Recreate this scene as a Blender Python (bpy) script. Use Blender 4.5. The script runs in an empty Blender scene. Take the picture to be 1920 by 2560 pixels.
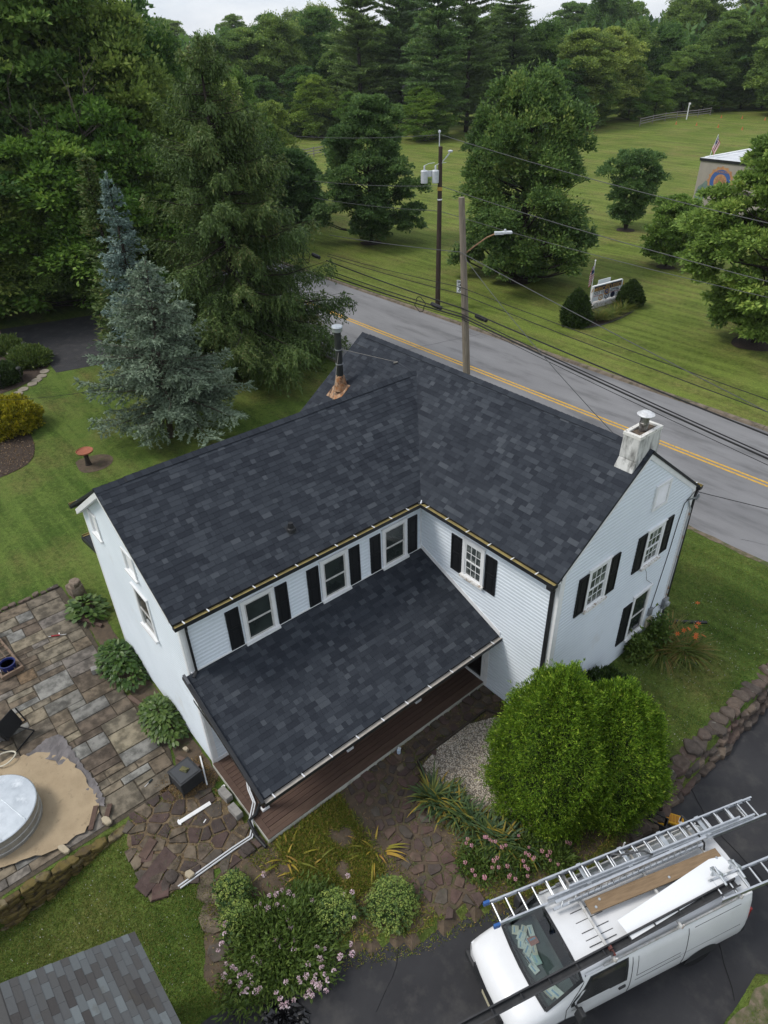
import bpy, bmesh, math, random
import numpy as np
from mathutils import Vector, Matrix
from mathutils.geometry import delaunay_2d_cdt
random.seed(7); RNG = np.random.default_rng(7)
SC = bpy.context.scene
COL = SC.collection
R = math.radians

# ---------------------------------------------------------------- camera
CAM = np.array([12.1727, -11.2341, 16.3740])
CR = np.array([0.64174551, 0.76649142, -0.02556554])
CU = np.array([-0.42056194, 0.37960059, 0.8240334])
CD = np.array([-0.64131923, 0.51806785, -0.56596409])
FPX = 1712.666                                   # focal length in pixels of a 1920 x 2560 frame
cam = bpy.data.cameras.new('camera'); cam_o = bpy.data.objects.new('camera', cam); COL.objects.link(cam_o)
m = Matrix.Identity(4)
for i in range(3):
    m[i][0] = CR[i]; m[i][1] = CU[i]; m[i][2] = -CD[i]; m[i][3] = CAM[i]
cam_o.matrix_world = m
cam.sensor_fit = 'VERTICAL'; cam.sensor_height = 24.0; cam.lens = FPX / 2560 * 24.0
cam.clip_start = 0.2; cam.clip_end = 9000
SC.camera = cam_o

# ---------------------------------------------------------------- sky, sun, exposure
SUN_EL, SUN_AZ = R(52), R(215)                   # sun high behind the camera, veiled by cloud
world = bpy.data.worlds.new('World'); SC.world = world; world.use_nodes = True
wn = world.node_tree; wn.nodes.clear()
def wnode(t, **k):
    n = wn.nodes.new(t)
    for a, b in k.items(): setattr(n, a, b)
    return n
w_out = wnode('ShaderNodeOutputWorld'); w_bg = wnode('ShaderNodeBackground')
w_sky = wnode('ShaderNodeTexSky', sky_type='NISHITA', sun_disc=False, sun_elevation=SUN_EL, sun_rotation=SUN_AZ)
w_tc = wnode('ShaderNodeTexCoord'); w_map = wnode('ShaderNodeMapping'); w_map.inputs['Scale'].default_value = (2.2, 2.2, 7.0)
w_n = wnode('ShaderNodeTexNoise'); w_n.inputs['Scale'].default_value = 2.3; w_n.inputs['Detail'].default_value = 7; w_n.inputs['Roughness'].default_value = .58
w_r = wnode('ShaderNodeValToRGB')
w_r.color_ramp.elements[0].position = .33; w_r.color_ramp.elements[0].color = (4.4, 4.9, 5.7, 1)
w_r.color_ramp.elements[1].position = .68; w_r.color_ramp.elements[1].color = (7.0, 7.1, 7.3, 1)
w_mix = wnode('ShaderNodeMixRGB'); w_mix.inputs[0].default_value = .86
wl = wn.links.new
wl(w_tc.outputs['Generated'], w_map.inputs[0]); wl(w_map.outputs[0], w_n.inputs['Vector']); wl(w_n.outputs['Fac'], w_r.inputs[0])
wl(w_sky.outputs[0], w_mix.inputs[1]); wl(w_r.outputs[0], w_mix.inputs[2])
wl(w_mix.outputs[0], w_bg.inputs[0]); w_bg.inputs[1].default_value = 0.10
wl(w_bg.outputs[0], w_out.inputs[0])
sun = bpy.data.lights.new('sun', 'SUN'); sun.energy = 1.4; sun.angle = R(18); sun.color = (1, .95, .88)
sun_o = bpy.data.objects.new('sun', sun); COL.objects.link(sun_o)
sd = Vector((math.sin(SUN_AZ) * math.cos(SUN_EL), math.cos(SUN_AZ) * math.cos(SUN_EL), math.sin(SUN_EL)))
sun_o.rotation_euler = sd.to_track_quat('Z', 'Y').to_euler(); sun_o.location = (0, 0, 60)
SC.view_settings.view_transform = 'Standard'; SC.view_settings.look = 'None'
SC.view_settings.exposure = 0.70; SC.view_settings.gamma = 1.0; SC.view_settings.use_curve_mapping = False
SC.render.engine = 'CYCLES'
SC.cycles.max_bounces = 5; SC.cycles.diffuse_bounces = 3; SC.cycles.glossy_bounces = 2; SC.cycles.transparent_max_bounces = 6
SC.cycles.transmission_bounces = 3; SC.cycles.volume_bounces = 0
SC.cycles.use_denoising = True
SC.cycles.caustics_reflective = False; SC.cycles.caustics_refractive = False

# ---------------------------------------------------------------- helpers
def ray(px, py): return CD + CR * (px - 960) / FPX - CU * (py - 1280) / FPX
def at(px, py, z=0.0):
    """a point on the level plane z, from where it shows in the photograph"""
    q = ray(px, py); p = CAM + q * ((z - CAM[2]) / q[2]); return (float(p[0]), float(p[1]), z)
def pix(p):
    q = np.asarray(p, float) - CAM; z = q @ CD
    return 960 + FPX * (q @ CR) / z, 1280 - FPX * (q @ CU) / z
def dist(p): return float(np.linalg.norm(np.asarray(p, float) - CAM))
def sstep(a, b, x):
    t = np.clip((np.asarray(x, float) - a) / (b - a), 0, 1); return t * t * (3 - 2 * t)

def tag(o, label=None, cat=None, group=None, kind=None):
    if label: o['label'] = label
    if cat: o['category'] = cat
    if group: o['group'] = group
    if kind: o['kind'] = kind
    return o
def empty(name, loc=(0, 0, 0), rz=0, label=None, cat=None, group=None):
    o = bpy.data.objects.new(name, None); COL.objects.link(o)
    o.location = loc; o.rotation_euler = (0, 0, rz); o.empty_display_size = .2
    return tag(o, label, cat, group)
def link(name, me, parent=None, loc=None):
    o = bpy.data.objects.new(name, me); COL.objects.link(o)
    if parent: o.parent = parent
    if loc is not None: o.location = loc
    return o
def copy_tree(o, parent=None):
    c = o.copy(); COL.objects.link(c); c.parent = parent
    for ch in o.children: copy_tree(ch, c)
    return c

def np_mesh(name, V, F, mat, A=None, smooth=False):
    """mesh from a vertex array and a face array (or list of arrays of equal-sized faces)"""
    V = np.asarray(V, np.float32).reshape(-1, 3)
    Fs = F if isinstance(F, list) else [F]
    Fs = [np.asarray(f, np.int32) for f in Fs if len(f)]
    me = bpy.data.meshes.new(name)
    nl = sum(f.size for f in Fs); nf = sum(len(f) for f in Fs)
    me.vertices.add(len(V)); me.vertices.foreach_set('co', V.ravel())
    me.loops.add(nl); me.loops.foreach_set('vertex_index', np.concatenate([f.ravel() for f in Fs]))
    me.polygons.add(nf)
    tot = np.concatenate([np.full(len(f), f.shape[1], np.int32) for f in Fs])
    st = np.concatenate([[0], np.cumsum(tot)[:-1]]).astype(np.int32)
    me.polygons.foreach_set('loop_start', st)
    try: me.polygons.foreach_set('loop_total', tot)
    except Exception: pass
    if A is not None:
        a = me.attributes.new('rnd', 'FLOAT', 'FACE'); a.data.foreach_set('value', np.asarray(A, np.float32))
    me.polygons.foreach_set('use_smooth', np.full(nf, bool(smooth)))
    me.update(calc_edges=True); me.validate()
    for mm in (mat if isinstance(mat, (list, tuple)) else [mat]): me.materials.append(mm)
    return me

class MB:
    """collects solids and builds them into ONE mesh object"""
    def __init__(s): s.v = []; s.f = []; s.a = []; s.mi = []; s.cur = 0; s.rnd = 0.5
    def face(s, idx): s.f.append(idx); s.a.append(s.rnd); s.mi.append(s.cur)
    def add(s, vs, fs):
        b = len(s.v); s.v += [tuple(map(float, v)) for v in vs]
        for f in fs: s.face([b + i for i in f])
    def hexa(s, p):     # 8 points: bottom 0-3, top 4-7
        s.add(p, [(0, 3, 2, 1), (4, 5, 6, 7), (0, 1, 5, 4), (1, 2, 6, 5), (2, 3, 7, 6), (3, 0, 4, 7)])
    def box(s, x0, x1, y0, y1, z0, z1):
        s.hexa([(x0, y0, z0), (x1, y0, z0), (x1, y1, z0), (x0, y1, z0), (x0, y0, z1), (x1, y0, z1), (x1, y1, z1), (x0, y1, z1)])
    def obox(s, c, ax, ay, az, hx, hy, hz):    # oriented box
        c = Vector(c); ax = Vector(ax) * hx; ay = Vector(ay) * hy; az = Vector(az) * hz
        s.hexa([c - ax - ay - az, c + ax - ay - az, c + ax + ay - az, c - ax + ay - az, c - ax - ay + az, c + ax - ay + az, c + ax + ay + az, c - ax + ay + az])
    def bar(s, a, b, w, h, up=(0, 0, 1)):      # rectangular bar from a to b
        a = Vector(a); b = Vector(b); d = (b - a); L = d.length; d.normalize()
        side = d.cross(Vector(up))
        if side.length < 1e-4: side = d.cross(Vector((1, 0, 0)))
        side.normalize(); u2 = side.cross(d)
        s.obox((a + b) / 2, d, side, u2, L / 2, w / 2, h / 2)
    def prism(s, poly, z0, z1, top=None):
        n = len(poly); t = top or poly
        s.add([(x, y, z0) for x, y in poly] + [(x, y, z1) for x, y in t],
              [tuple(range(n - 1, -1, -1)), tuple(range(n, 2 * n))] + [(i, (i + 1) % n, n + (i + 1) % n, n + i) for i in range(n)])
    def tube(s, pts, rad, n=8, caps=True):
        pts = [Vector(p) for p in pts]; rad = rad if isinstance(rad, (list, tuple)) else [rad] * len(pts)
        b = len(s.v); prev = None
        for i, p in enumerate(pts):
            d = (pts[min(i + 1, len(pts) - 1)] - pts[max(i - 1, 0)])
            d = d.normalized() if d.length > 1e-9 else Vector((0, 0, 1))
            if prev is None:
                side = d.cross(Vector((0, 0, 1)))
                if side.length < .05: side = d.cross(Vector((1, 0, 0)))
            else: side = prev - d * prev.dot(d)
            side.normalize(); prev = side; up = d.cross(side)
            for k in range(n):
                a = 2 * math.pi * k / n
                s.v.append(tuple(p + (side * math.cos(a) + up * math.sin(a)) * rad[i]))
        for i in range(len(pts) - 1):
            for k in range(n):
                s.face([b + i * n + k, b + i * n + (k + 1) % n, b + (i + 1) * n + (k + 1) % n, b + (i + 1) * n + k])
        if caps:
            s.face([b + k for k in range(n)][::-1]); s.face([b + (len(pts) - 1) * n + k for k in range(n)])
    def lathe(s, prof, c=(0, 0, 0), n=20):       # prof: (radius, z)
        b = len(s.v); c = Vector(c)
        for r_, z in prof:
            for k in range(n):
                a = 2 * math.pi * k / n; s.v.append((c.x + r_ * math.cos(a), c.y + r_ * math.sin(a), c.z + z))
        for i in range(len(prof) - 1):
            for k in range(n):
                s.face([b + i * n + k, b + i * n + (k + 1) % n, b + (i + 1) * n + (k + 1) % n, b + (i + 1) * n + k])
        s.face([b + k for k in range(n)][::-1]); s.face([b + (len(prof) - 1) * n + k for k in range(n)])
    def mesh(s, name, mat, smooth=False):
        me = bpy.data.meshes.new(name); me.from_pydata(s.v, [], s.f)
        a = me.attributes.new('rnd', 'FLOAT', 'FACE'); a.data.foreach_set('value', s.a)
        mats = mat if isinstance(mat, (list, tuple)) else [mat]
        for mm in mats: me.materials.append(mm)
        if len(mats) > 1: me.polygons.foreach_set('material_index', s.mi)
        if smooth: me.shade_smooth() if smooth is True else me.shade_smooth()
        me.update(); return me
    def build(s, name, mat, parent=None, loc=None, smooth=False, bevel=0):
        o = link(name, s.mesh(name, mat, smooth), parent, loc)
        if bevel:
            b = o.modifiers.new('bevel', 'BEVEL'); b.width = bevel; b.segments = 2; b.limit_method = 'ANGLE'
        return o
def one(name, mat, parent, fn, *a, **k):         # a part that is a single solid
    mb = MB(); getattr(mb, fn)(*a); return mb.build(name, mat, parent, **k)

# ---------------------------------------------------------------- materials
MATS = {}
def hexc(r_, g_, b_):    # photo colour 0-255 -> linear
    f = lambda c: ((c / 255 + .055) / 1.055) ** 2.4 if c > 10 else c / 255 / 12.92
    return (f(r_), f(g_), f(b_))
def M(name, c1, c2=None, scale=4.0, rough=.8, bump=0., bscale=40., spec=.25, metal=0., ramp=None, rmix=1.0, detail=5, stain=None,
      coat=0., objvar=0., aniso=None, contrast=(.35, .65), emit=None):
    """principled material: two colours mixed by noise; 'ramp' colours each face by its own random attribute;
    stain = (colour, scale, lo, hi) a second noise layer; objvar = value change from object to object"""
    if name in MATS: return MATS[name]
    mt = bpy.data.materials.new(name); mt.use_nodes = True; nt = mt.node_tree; N = nt.nodes; L = nt.links.new
    bs = N['Principled BSDF']
    bs.inputs['Roughness'].default_value = rough; bs.inputs['Metallic'].default_value = metal
    bs.inputs['Specular IOR Level'].default_value = spec
    if coat: bs.inputs['Coat Weight'].default_value = coat; bs.inputs['Coat Roughness'].default_value = .08
    tc = N.new('ShaderNodeTexCoord'); src = tc.outputs['Object']
    if aniso:
        mp = N.new('ShaderNodeMapping'); mp.inputs['Scale'].default_value = aniso; L(src, mp.inputs[0]); src = mp.outputs[0]
    rgb = N.new('ShaderNodeRGB'); rgb.outputs[0].default_value = (*c1, 1); col = rgb.outputs[0]
    def noise(sc, det=detail):
        n = N.new('ShaderNodeTexNoise'); n.inputs['Scale'].default_value = sc; n.inputs['Detail'].default_value = det
        n.inputs['Roughness'].default_value = .62; L(src, n.inputs['Vector']); return n.outputs['Fac']
    def rng(fac, lo, hi):
        r_ = N.new('ShaderNodeMapRange'); r_.inputs[1].default_value = lo; r_.inputs[2].default_value = hi; L(fac, r_.inputs[0]); return r_.outputs[0]
    def mix(fac, a, b, mode='MIX'):
        x = N.new('ShaderNodeMix'); x.data_type = 'RGBA'; x.blend_type = mode
        if isinstance(fac, float): x.inputs[0].default_value = fac
        else: L(fac, x.inputs[0])
        for s_, v in ((6, a), (7, b)):
            if isinstance(v, tuple): x.inputs[s_].default_value = (*v, 1)
            else: L(v, x.inputs[s_])
        return x.outputs[2]
    if ramp:
        at_ = N.new('ShaderNodeAttribute'); at_.attribute_name = 'rnd'
        cr = N.new('ShaderNodeValToRGB'); e = cr.color_ramp.elements
        while len(e) < len(ramp): e.new(.5)
        for i, c in enumerate(ramp): e[i].position = i / (len(ramp) - 1); e[i].color = (*c, 1)
        L(at_.outputs['Fac'], cr.inputs[0]); col = mix(rmix, col, cr.outputs[0])
    if c2: col = mix(rng(noise(scale), *contrast), col, c2)
    if stain: col = mix(rng(noise(stain[1], 7), stain[2], stain[3]), col, stain[0])
    if objvar:
        oi = N.new('ShaderNodeObjectInfo'); hs = N.new('ShaderNodeHueSaturation')
        L(rng2(N, L, oi.outputs['Random'], 1 - objvar, 1 + objvar), hs.inputs['Value'])
        L(rng2(N, L, oi.outputs['Random'], .5 - objvar * .05, .5 + objvar * .05), hs.inputs['Hue'])
        L(col, hs.inputs['Color']); col = hs.outputs[0]
    L(col, bs.inputs['Base Color'])
    if bump:
        bp = N.new('ShaderNodeBump'); bp.inputs['Strength'].default_value = bump; bp.inputs['Distance'].default_value = .02
        L(noise(bscale, 6), bp.inputs['Height']); L(bp.outputs[0], bs.inputs['Normal'])
    if emit: bs.inputs['Emission Color'].default_value = (*emit[:3], 1); bs.inputs['Emission Strength'].default_value = emit[3]
    MATS[name] = mt; return mt
def rng2(N, L, s, lo, hi):
    r_ = N.new('ShaderNodeMapRange'); r_.inputs[3].default_value = lo; r_.inputs[4].default_value = hi; L(s, r_.inputs[0]); return r_.outputs[0]
def leaf_mat(name, ramp, trans=.40, rough=.55, objvar=.12, spec=.25, warm=True):
    """leaves: per-leaf colour, a share of light passing through, slight colour change from plant to plant"""
    if name in MATS: return MATS[name]
    mt = bpy.data.materials.new(name); mt.use_nodes = True; nt = mt.node_tree; N = nt.nodes; L = nt.links.new
    bs = N['Principled BSDF']; out = N['Material Output']
    bs.inputs['Roughness'].default_value = rough; bs.inputs['Specular IOR Level'].default_value = spec
    at_ = N.new('ShaderNodeAttribute'); at_.attribute_name = 'rnd'
    cr = N.new('ShaderNodeValToRGB'); e = cr.color_ramp.elements
    while len(e) < len(ramp): e.new(.5)
    if warm: ramp = [(min(1, c[0] * 1.22), c[1], c[2] * .78) for c in ramp]
    for i, c in enumerate(ramp): e[i].position = i / (len(ramp) - 1); e[i].color = (*c, 1)
    L(at_.outputs['Fac'], cr.inputs[0])
    oi = N.new('ShaderNodeObjectInfo'); hs = N.new('ShaderNodeHueSaturation')
    L(rng2(N, L, oi.outputs['Random'], 1 - objvar, 1 + objvar), hs.inputs['Value'])
    L(rng2(N, L, oi.outputs['Random'], .5 + objvar * .1, .5 - objvar * .1), hs.inputs['Hue'])
    L(cr.outputs[0], hs.inputs['Color']); L(hs.outputs[0], bs.inputs['Base Color'])
    tr = N.new('ShaderNodeBsdfTranslucent'); L(hs.outputs[0], tr.inputs[0])
    mx = N.new('ShaderNodeMixShader'); mx.inputs[0].default_value = trans
    L(bs.outputs[0], mx.inputs[1]); L(tr.outputs[0], mx.inputs[2]); L(mx.outputs[0], out.inputs[0])
    MATS[name] = mt; return mt
WHITE = M('white_paint', (.78, .80, .82), (.70, .73, .76), 1.5, .55, spec=.3)
TRIM = M('white_trim', (.80, .81, .82), (.72, .73, .73), 3, .5, spec=.35)
BLACK = M('black_metal', (.012, .013, .015), (.02, .021, .024), 3, .45, spec=.4)
ALU = M('aluminium', (.62, .64, .66), (.5, .52, .54), 9, .32, metal=.9, spec=.5)
STEEL = M('galvanised', (.55, .58, .60), (.42, .45, .47), 5, .38, metal=.75, spec=.5)
DKPLASTIC = M('dark_plastic', (.02, .021, .023), None, rough=.5)
RUST = M('rusty_steel', (.30, .13, .05), (.42, .30, .20), 7, .75, metal=.2, stain=((.08, .05, .035), 5, .5, .62))
CONC = M('concrete', (.30, .29, .27), (.22, .21, .20), 8, .9, bump=.3, bscale=60)
WIRE = M('cable_black', (.012, .012, .013), None, rough=.6)
WIREG = M('cable_grey', (.07, .072, .075), None, rough=.5)
# ================================================================ GROUND
def inpoly(x, y, poly):
    x = np.asarray(x, float); y = np.asarray(y, float); c = np.zeros(x.shape, bool); n = len(poly)
    for i in range(n):
        x0, y0 = poly[i]; x1, y1 = poly[(i + 1) % n]
        if y0 == y1: continue
        k = ((y0 > y) != (y1 > y)) & (x < (x1 - x0) * (y - y0) / (y1 - y0) + x0); c ^= k
    return c
def smooth_poly(p, it=2, closed=True):
    for _ in range(it):
        q = []; n = len(p)
        if not closed: q.append(p[0])
        for i in range(n if closed else n - 1):
            a = p[i]; b = p[(i + 1) % n]
            q += [(a[0] * .75 + b[0] * .25, a[1] * .75 + b[1] * .25), (a[0] * .25 + b[0] * .75, a[1] * .25 + b[1] * .75)]
        if not closed: q.append(p[-1])
        p = q
    return p
ROAD_N, ROAD_F, CENTRE = 12.25, 22.35, 17.55       # near edge, far edge, yellow lines
DRIVE = [(8.75, 12.5), (8.75, 6), (8.55, 2.8), (8.5, 1.3), (8.5, .2), (8.35, -2.4), (7.6, -4.3), (7.1, -5.0), (6.75, -6.3), (5.75, -7.9), (5.45, -9.6),
         (5.0, -10.7), (4.6, -18), (12.6, -18), (12.05, -4), (12.05, -2), (12.4, -.5), (13.6, 3), (14.2, 12.5)]
def hgt(x, y):
    x = np.asarray(x, float); y = np.asarray(y, float)
    z = .30 * sstep(3.4, 4.8, x) * sstep(-.3, 1.5, y) * (1 - sstep(8, 11.5, y)) * (1 - sstep(40, 60, x))
    low = sstep(-.06, .06, x) * sstep(-9.9, -13.0, y) * .80
    z = z - low * (1 - sstep(20, 40, x)) - .2 * sstep(2.8, 5.4, x) * sstep(-.5, -2.0, y) * (1 - low * 1.2)
    z = np.where(inpoly(x, y, DRIVE), -.36 + .34 * sstep(8, 12.2, y), z)
    z = np.where((y > ROAD_N - .1) & (y < ROAD_F + .1), -.06, z)
    z = np.where(y > ROAD_F + .05, .06 + .7 * sstep(24, 60, y) * 0 + 1.2 * sstep(70, 150, y) + .25 * np.sin(x * .05) * sstep(40, 90, y), z)
    z = z + 16 * sstep(260, 900, np.hypot(x, y)) * 0
    return z
def H1(x, y): return float(hgt(np.array([x]), np.array([y]))[0])
def gat(px, py):                                   # a point of the ground under a place in the photograph
    z = 0.
    for _ in range(4): p = at(px, py, z); z = H1(p[0], p[1])
    return (p[0], p[1], z)
def lines(*segs):
    o = []
    for a, b, s in segs: o += list(np.arange(a, b, s))
    return np.array(sorted(set(np.round(o, 4))))
gx = lines((-2600, -400, 200), (-400, -70, 22), (-70, -14, 2), (-14, 16, .25), (16, 60, 3), (60, 400, 30), (400, 2600, 200))
gx = np.array(sorted(set(list(gx) + [-.07, -.04, .04, .07])))
gy = lines((-600, -60, 60), (-60, -16, 3), (-16, 13, .25), (13, 26, .5), (26, 90, 3), (90, 300, 10), (300, 3200, 200))
gy = np.array(sorted(set(list(gy) + [12.14, 12.16, 22.39, 22.41])))
GX, GY = np.meshgrid(gx, gy, indexing='ij'); GZ = hgt(GX, GY)
nx, ny = len(gx), len(gy); I = np.arange(nx * ny).reshape(nx, ny)
GF = np.stack([I[:-1, :-1], I[1:, :-1], I[1:, 1:], I[:-1, 1:]], -1).reshape(-1, 4)

def lawn_mat(name, a, b, dry, fine_amt=.5, dryamt=(.56, .74), streak=0.):
    mt = bpy.data.materials.new(name); mt.use_nodes = True; nt = mt.node_tree; N = nt.nodes; L = nt.links.new
    bs = N['Principled BSDF']; bs.inputs['Roughness'].default_value = .9; bs.inputs['Specular IOR Level'].default_value = .1
    tc = N.new('ShaderNodeTexCoord')
    def noise(sc, det=4, rough=.6, scale=None):
        n = N.new('ShaderNodeTexNoise'); n.inputs['Scale'].default_value = sc; n.inputs['Detail'].default_value = det; n.inputs['Roughness'].default_value = rough
        if scale:
            mp = N.new('ShaderNodeMapping'); mp.inputs['Scale'].default_value = scale; mp.inputs['Rotation'].default_value = (0, 0, .35)
            L(tc.outputs['Object'], mp.inputs[0]); L(mp.outputs[0], n.inputs['Vector'])
        else: L(tc.outputs['Object'], n.inputs['Vector'])
        return n.outputs['Fac']
    def rng(f_, lo, hi, a_=0., b_=1.):
        r_ = N.new('ShaderNodeMapRange')
        for i_, v in zip((1, 2, 3, 4), (lo, hi, a_, b_)): r_.inputs[i_].default_value = v
        L(f_, r_.inputs[0]); return r_.outputs[0]
    def mix(f_, p, q, mode='MIX'):
        x = N.new('ShaderNodeMix'); x.data_type = 'RGBA'; x.blend_type = mode; L(f_, x.inputs[0]) if not isinstance(f_, float) else setattr(x.inputs[0], 'default_value', f_)
        for s_, v in ((6, p), (7, q)):
            if isinstance(v, tuple): x.inputs[s_].default_value = (*v, 1)
            else: L(v, x.inputs[s_])
        return x.outputs[2]
    col = mix(rng(noise(.35, 5), .38, .62), a, b)
    col = mix(rng(noise(.16, 6, .65), *dryamt), col, dry)
    col = mix(rng(noise(1.7, 5, .7), .55, .8, 0, .5), col, dry)
    col = mix(rng(noise(1.1, 5, .7), .5, .75, 0, .6), col, tuple(c * .55 for c in a))
    col = mix(rng(noise(5.5, 4, .75), .42, .66, 0, .75), col, tuple(c * .5 for c in a))
    col = mix(rng(noise(3.1, 4, .75), .54, .72, 0, .6), col, tuple(min(1, c * 1.5) for c in b))
    if streak: col = mix(rng(noise(1.0, 3, .5, (.12, 1.6, 1)), .42, .6, 0, streak), col, tuple(c * 1.5 for c in b))
    fine = rng(noise(22, 4, .75), .3, .72, 1 - fine_amt, 1 + fine_amt)
    f2 = rng(noise(95, 2, .7), .3, .7, 1 - fine_amt * .8, 1 + fine_amt * .8)
    mul = N.new('ShaderNodeMath'); mul.operation = 'MULTIPLY'; L(fine, mul.inputs[0]); L(f2, mul.inputs[1])
    comb = N.new('ShaderNodeCombineColor')
    for i_ in range(3): L(mul.outputs[0], comb.inputs[i_])
    col = mix(1.0, col, comb.outputs[0], 'MULTIPLY'); L(col, bs.inputs['Base Color'])
    bp = N.new('ShaderNodeBump'); bp.inputs['Strength'].default_value = .6; bp.inputs['Distance'].default_value = .05; L(noise(30, 5, .7), bp.inputs['Height']); L(bp.outputs[0], bs.inputs['Normal'])
    MATS[name] = mt; return mt
LAWN = lawn_mat('lawn_grass', (.050, .094, .016), (.098, .142, .030), (.165, .150, .052), .65, (.46, .64), .35)
FIELD = lawn_mat('mown_field_grass', (.090, .128, .022), (.124, .164, .032), (.190, .178, .060), .55, (.44, .64), .45)
g = link('ground', np_mesh('ground', np.stack([GX, GY, GZ], -1).reshape(-1, 3), GF, LAWN, smooth=False)); tag(g, kind='structure')

def resample(poly, step, closed=True):
    out = []; n = len(poly)
    for i in range(n if closed else n - 1):
        a = np.array(poly[i], float); b = np.array(poly[(i + 1) % n], float); k = max(1, int(np.linalg.norm(b - a) / step))
        for j in range(k): out.append(tuple(a + (b - a) * j / k))
    if not closed: out.append(tuple(poly[-1]))
    return out
def sheet(name, poly, dz, mat, step=.5, rough_edge=0., zf=None, parent=None, thick=0.):
    """flat-lying sheet with a clean outline that follows the lie of the ground"""
    b = resample(poly, step * .6)
    if rough_edge: b = [(x + random.uniform(-1, 1) * rough_edge, y + random.uniform(-1, 1) * rough_edge) for x, y in b]
    xs = [p[0] for p in b]; ys = [p[1] for p in b]
    ax = np.arange(min(xs), max(xs), step); ay = np.arange(min(ys), max(ys), step)
    A, B = np.meshgrid(ax, ay); A = A.ravel() + .013; B = B.ravel() + .017; k = inpoly(A, B, b)
    pts = [Vector(p) for p in b] + [Vector((x, y)) for x, y in zip(A[k], B[k])]
    v2, e2, f2, *_ = delaunay_2d_cdt(pts, [(i, (i + 1) % len(b)) for i in range(len(b))], [list(range(len(b)))], 1, 1e-5)
    V = np.array([(v.x, v.y) for v in v2]); Z = (zf(V[:, 0], V[:, 1]) if zf else hgt(V[:, 0], V[:, 1])) + dz
    F = np.array([f for f in f2 if len(f) == 3])
    me = np_mesh(name, np.column_stack([V, Z]), F, mat)
    return link(name, me, parent)
# --- the road, its kerb and its double yellow line
ASPH = M('road_asphalt', (.225, .225, .23), (.165, .165, .17), .55, .9, bump=.25, bscale=90, stain=((.115, .115, .117), 1.1, .52, .74), spec=.2, aniso=(.22, 1, 1))
DRVM = M('driveway_sealed_asphalt', (.024, .024, .027), (.036, .036, .039), .6, .75, bump=.4, bscale=120, stain=((.060, .058, .056), 1.6, .5, .74), spec=.3)
YEL = M('road_paint_yellow', (.62, .36, .045), (.54, .32, .05), 3, .8, stain=((.22, .18, .11), 9, .48, .70))
road = one('road', ASPH, None, 'add', [(-320, ROAD_N, 0), (320, ROAD_N, 0), (320, ROAD_F, 0), (-320, ROAD_F, 0), (-320, ROAD_N, -.3), (320, ROAD_N, -.3)], [(0, 1, 2, 3), (4, 5, 1, 0)])
tag(road, kind='structure')
for dy in (-.20, .07):
    o = one('yellow_line', YEL, road, 'add', [(-320, CENTRE + dy, .004), (320, CENTRE + dy, .004), (320, CENTRE + dy + .13, .004), (-320, CENTRE + dy + .13, .004)], [(0, 1, 2, 3)])
TAR = M('tar_seam', (.06, .06, .062), None, rough=.6)
for x0, x1, y0, y1 in ((-20.5, -18.2, ROAD_N + .2, ROAD_F - .2), (9.6, 9.9, ROAD_N, 16), (4.4, 5.8, 12.9, 13.5)):
    mb = MB(); n = 14; pts = [(x0 + (x1 - x0) * i / n + random.uniform(-.06, .06), y0 + (y1 - y0) * i / n) for i in range(n + 1)]
    for i in range(n):
        a, b = pts[i], pts[i + 1]; mb.add([(a[0] - .018, a[1], .006), (a[0] + .018, a[1], .006), (b[0] + .018, b[1], .006), (b[0] - .018, b[1], .006)], [(0, 1, 2, 3)])
    mb.build('tar_seam', TAR, road)
KERB = M('weathered_kerb', (.20, .165, .125), (.115, .095, .075), 3, .95, bump=.4, bscale=25, stain=((.06, .065, .03), 1.5, .52, .7))
kerb = tag(empty('kerb', (0, 0, 0)), kind='structure')
x = -90.
while x < 40:
    mb = MB(); l_ = 3.0 + random.uniform(-.2, .2); j = random.uniform(-.02, .02)
    mb.hexa([(x, ROAD_F - .02 + j, -.05), (x + l_ - .03, ROAD_F - .02 + j, -.05), (x + l_ - .03, ROAD_F + .3, -.05), (x, ROAD_F + .3, -.05),
             (x, ROAD_F + .05 + j, .12), (x + l_ - .03, ROAD_F + .05 + j, .12), (x + l_ - .03, ROAD_F + .28, .13), (x, ROAD_F + .28, .13)])
    mb.build('kerb_stone', KERB, kerb); x += l_
fs = sheet('field', [(-260, ROAD_F + .3), (150, ROAD_F + .3), (150, 330), (-260, 330)], .02, FIELD, 6.0); tag(fs, kind='structure')
DIRT = M('bare_dirt', (.115, .085, .058), (.075, .058, .042), 5, .95, bump=.5, bscale=40, stain=((.06, .075, .025), 2.2, .55, .7))
EDGE = M('verge_dirt', (.17, .135, .10), (.10, .085, .05), 4, .95, bump=.3, bscale=40, stain=((.06, .08, .025), 2, .45, .6))
sv = sheet('dirt_verge', [(-60, ROAD_N - .28), (-20, ROAD_N - .22), (8.5, ROAD_N - .25), (8.5, ROAD_N - .01), (-60, ROAD_N - .01)], .02, EDGE, 1.0, .05, zf=lambda a, b: np.zeros_like(a)); tag(sv, kind='structure')
drive = sheet('driveway', smooth_poly(DRIVE, 1), 0, DRVM, .6, .02, zf=lambda a, b: -.32 + .325 * sstep(8, 12.2, b)); tag(drive, kind='structure')
SEAM = M('driveway_crack', (.008, .008, .009), None, rough=.7)
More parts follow.
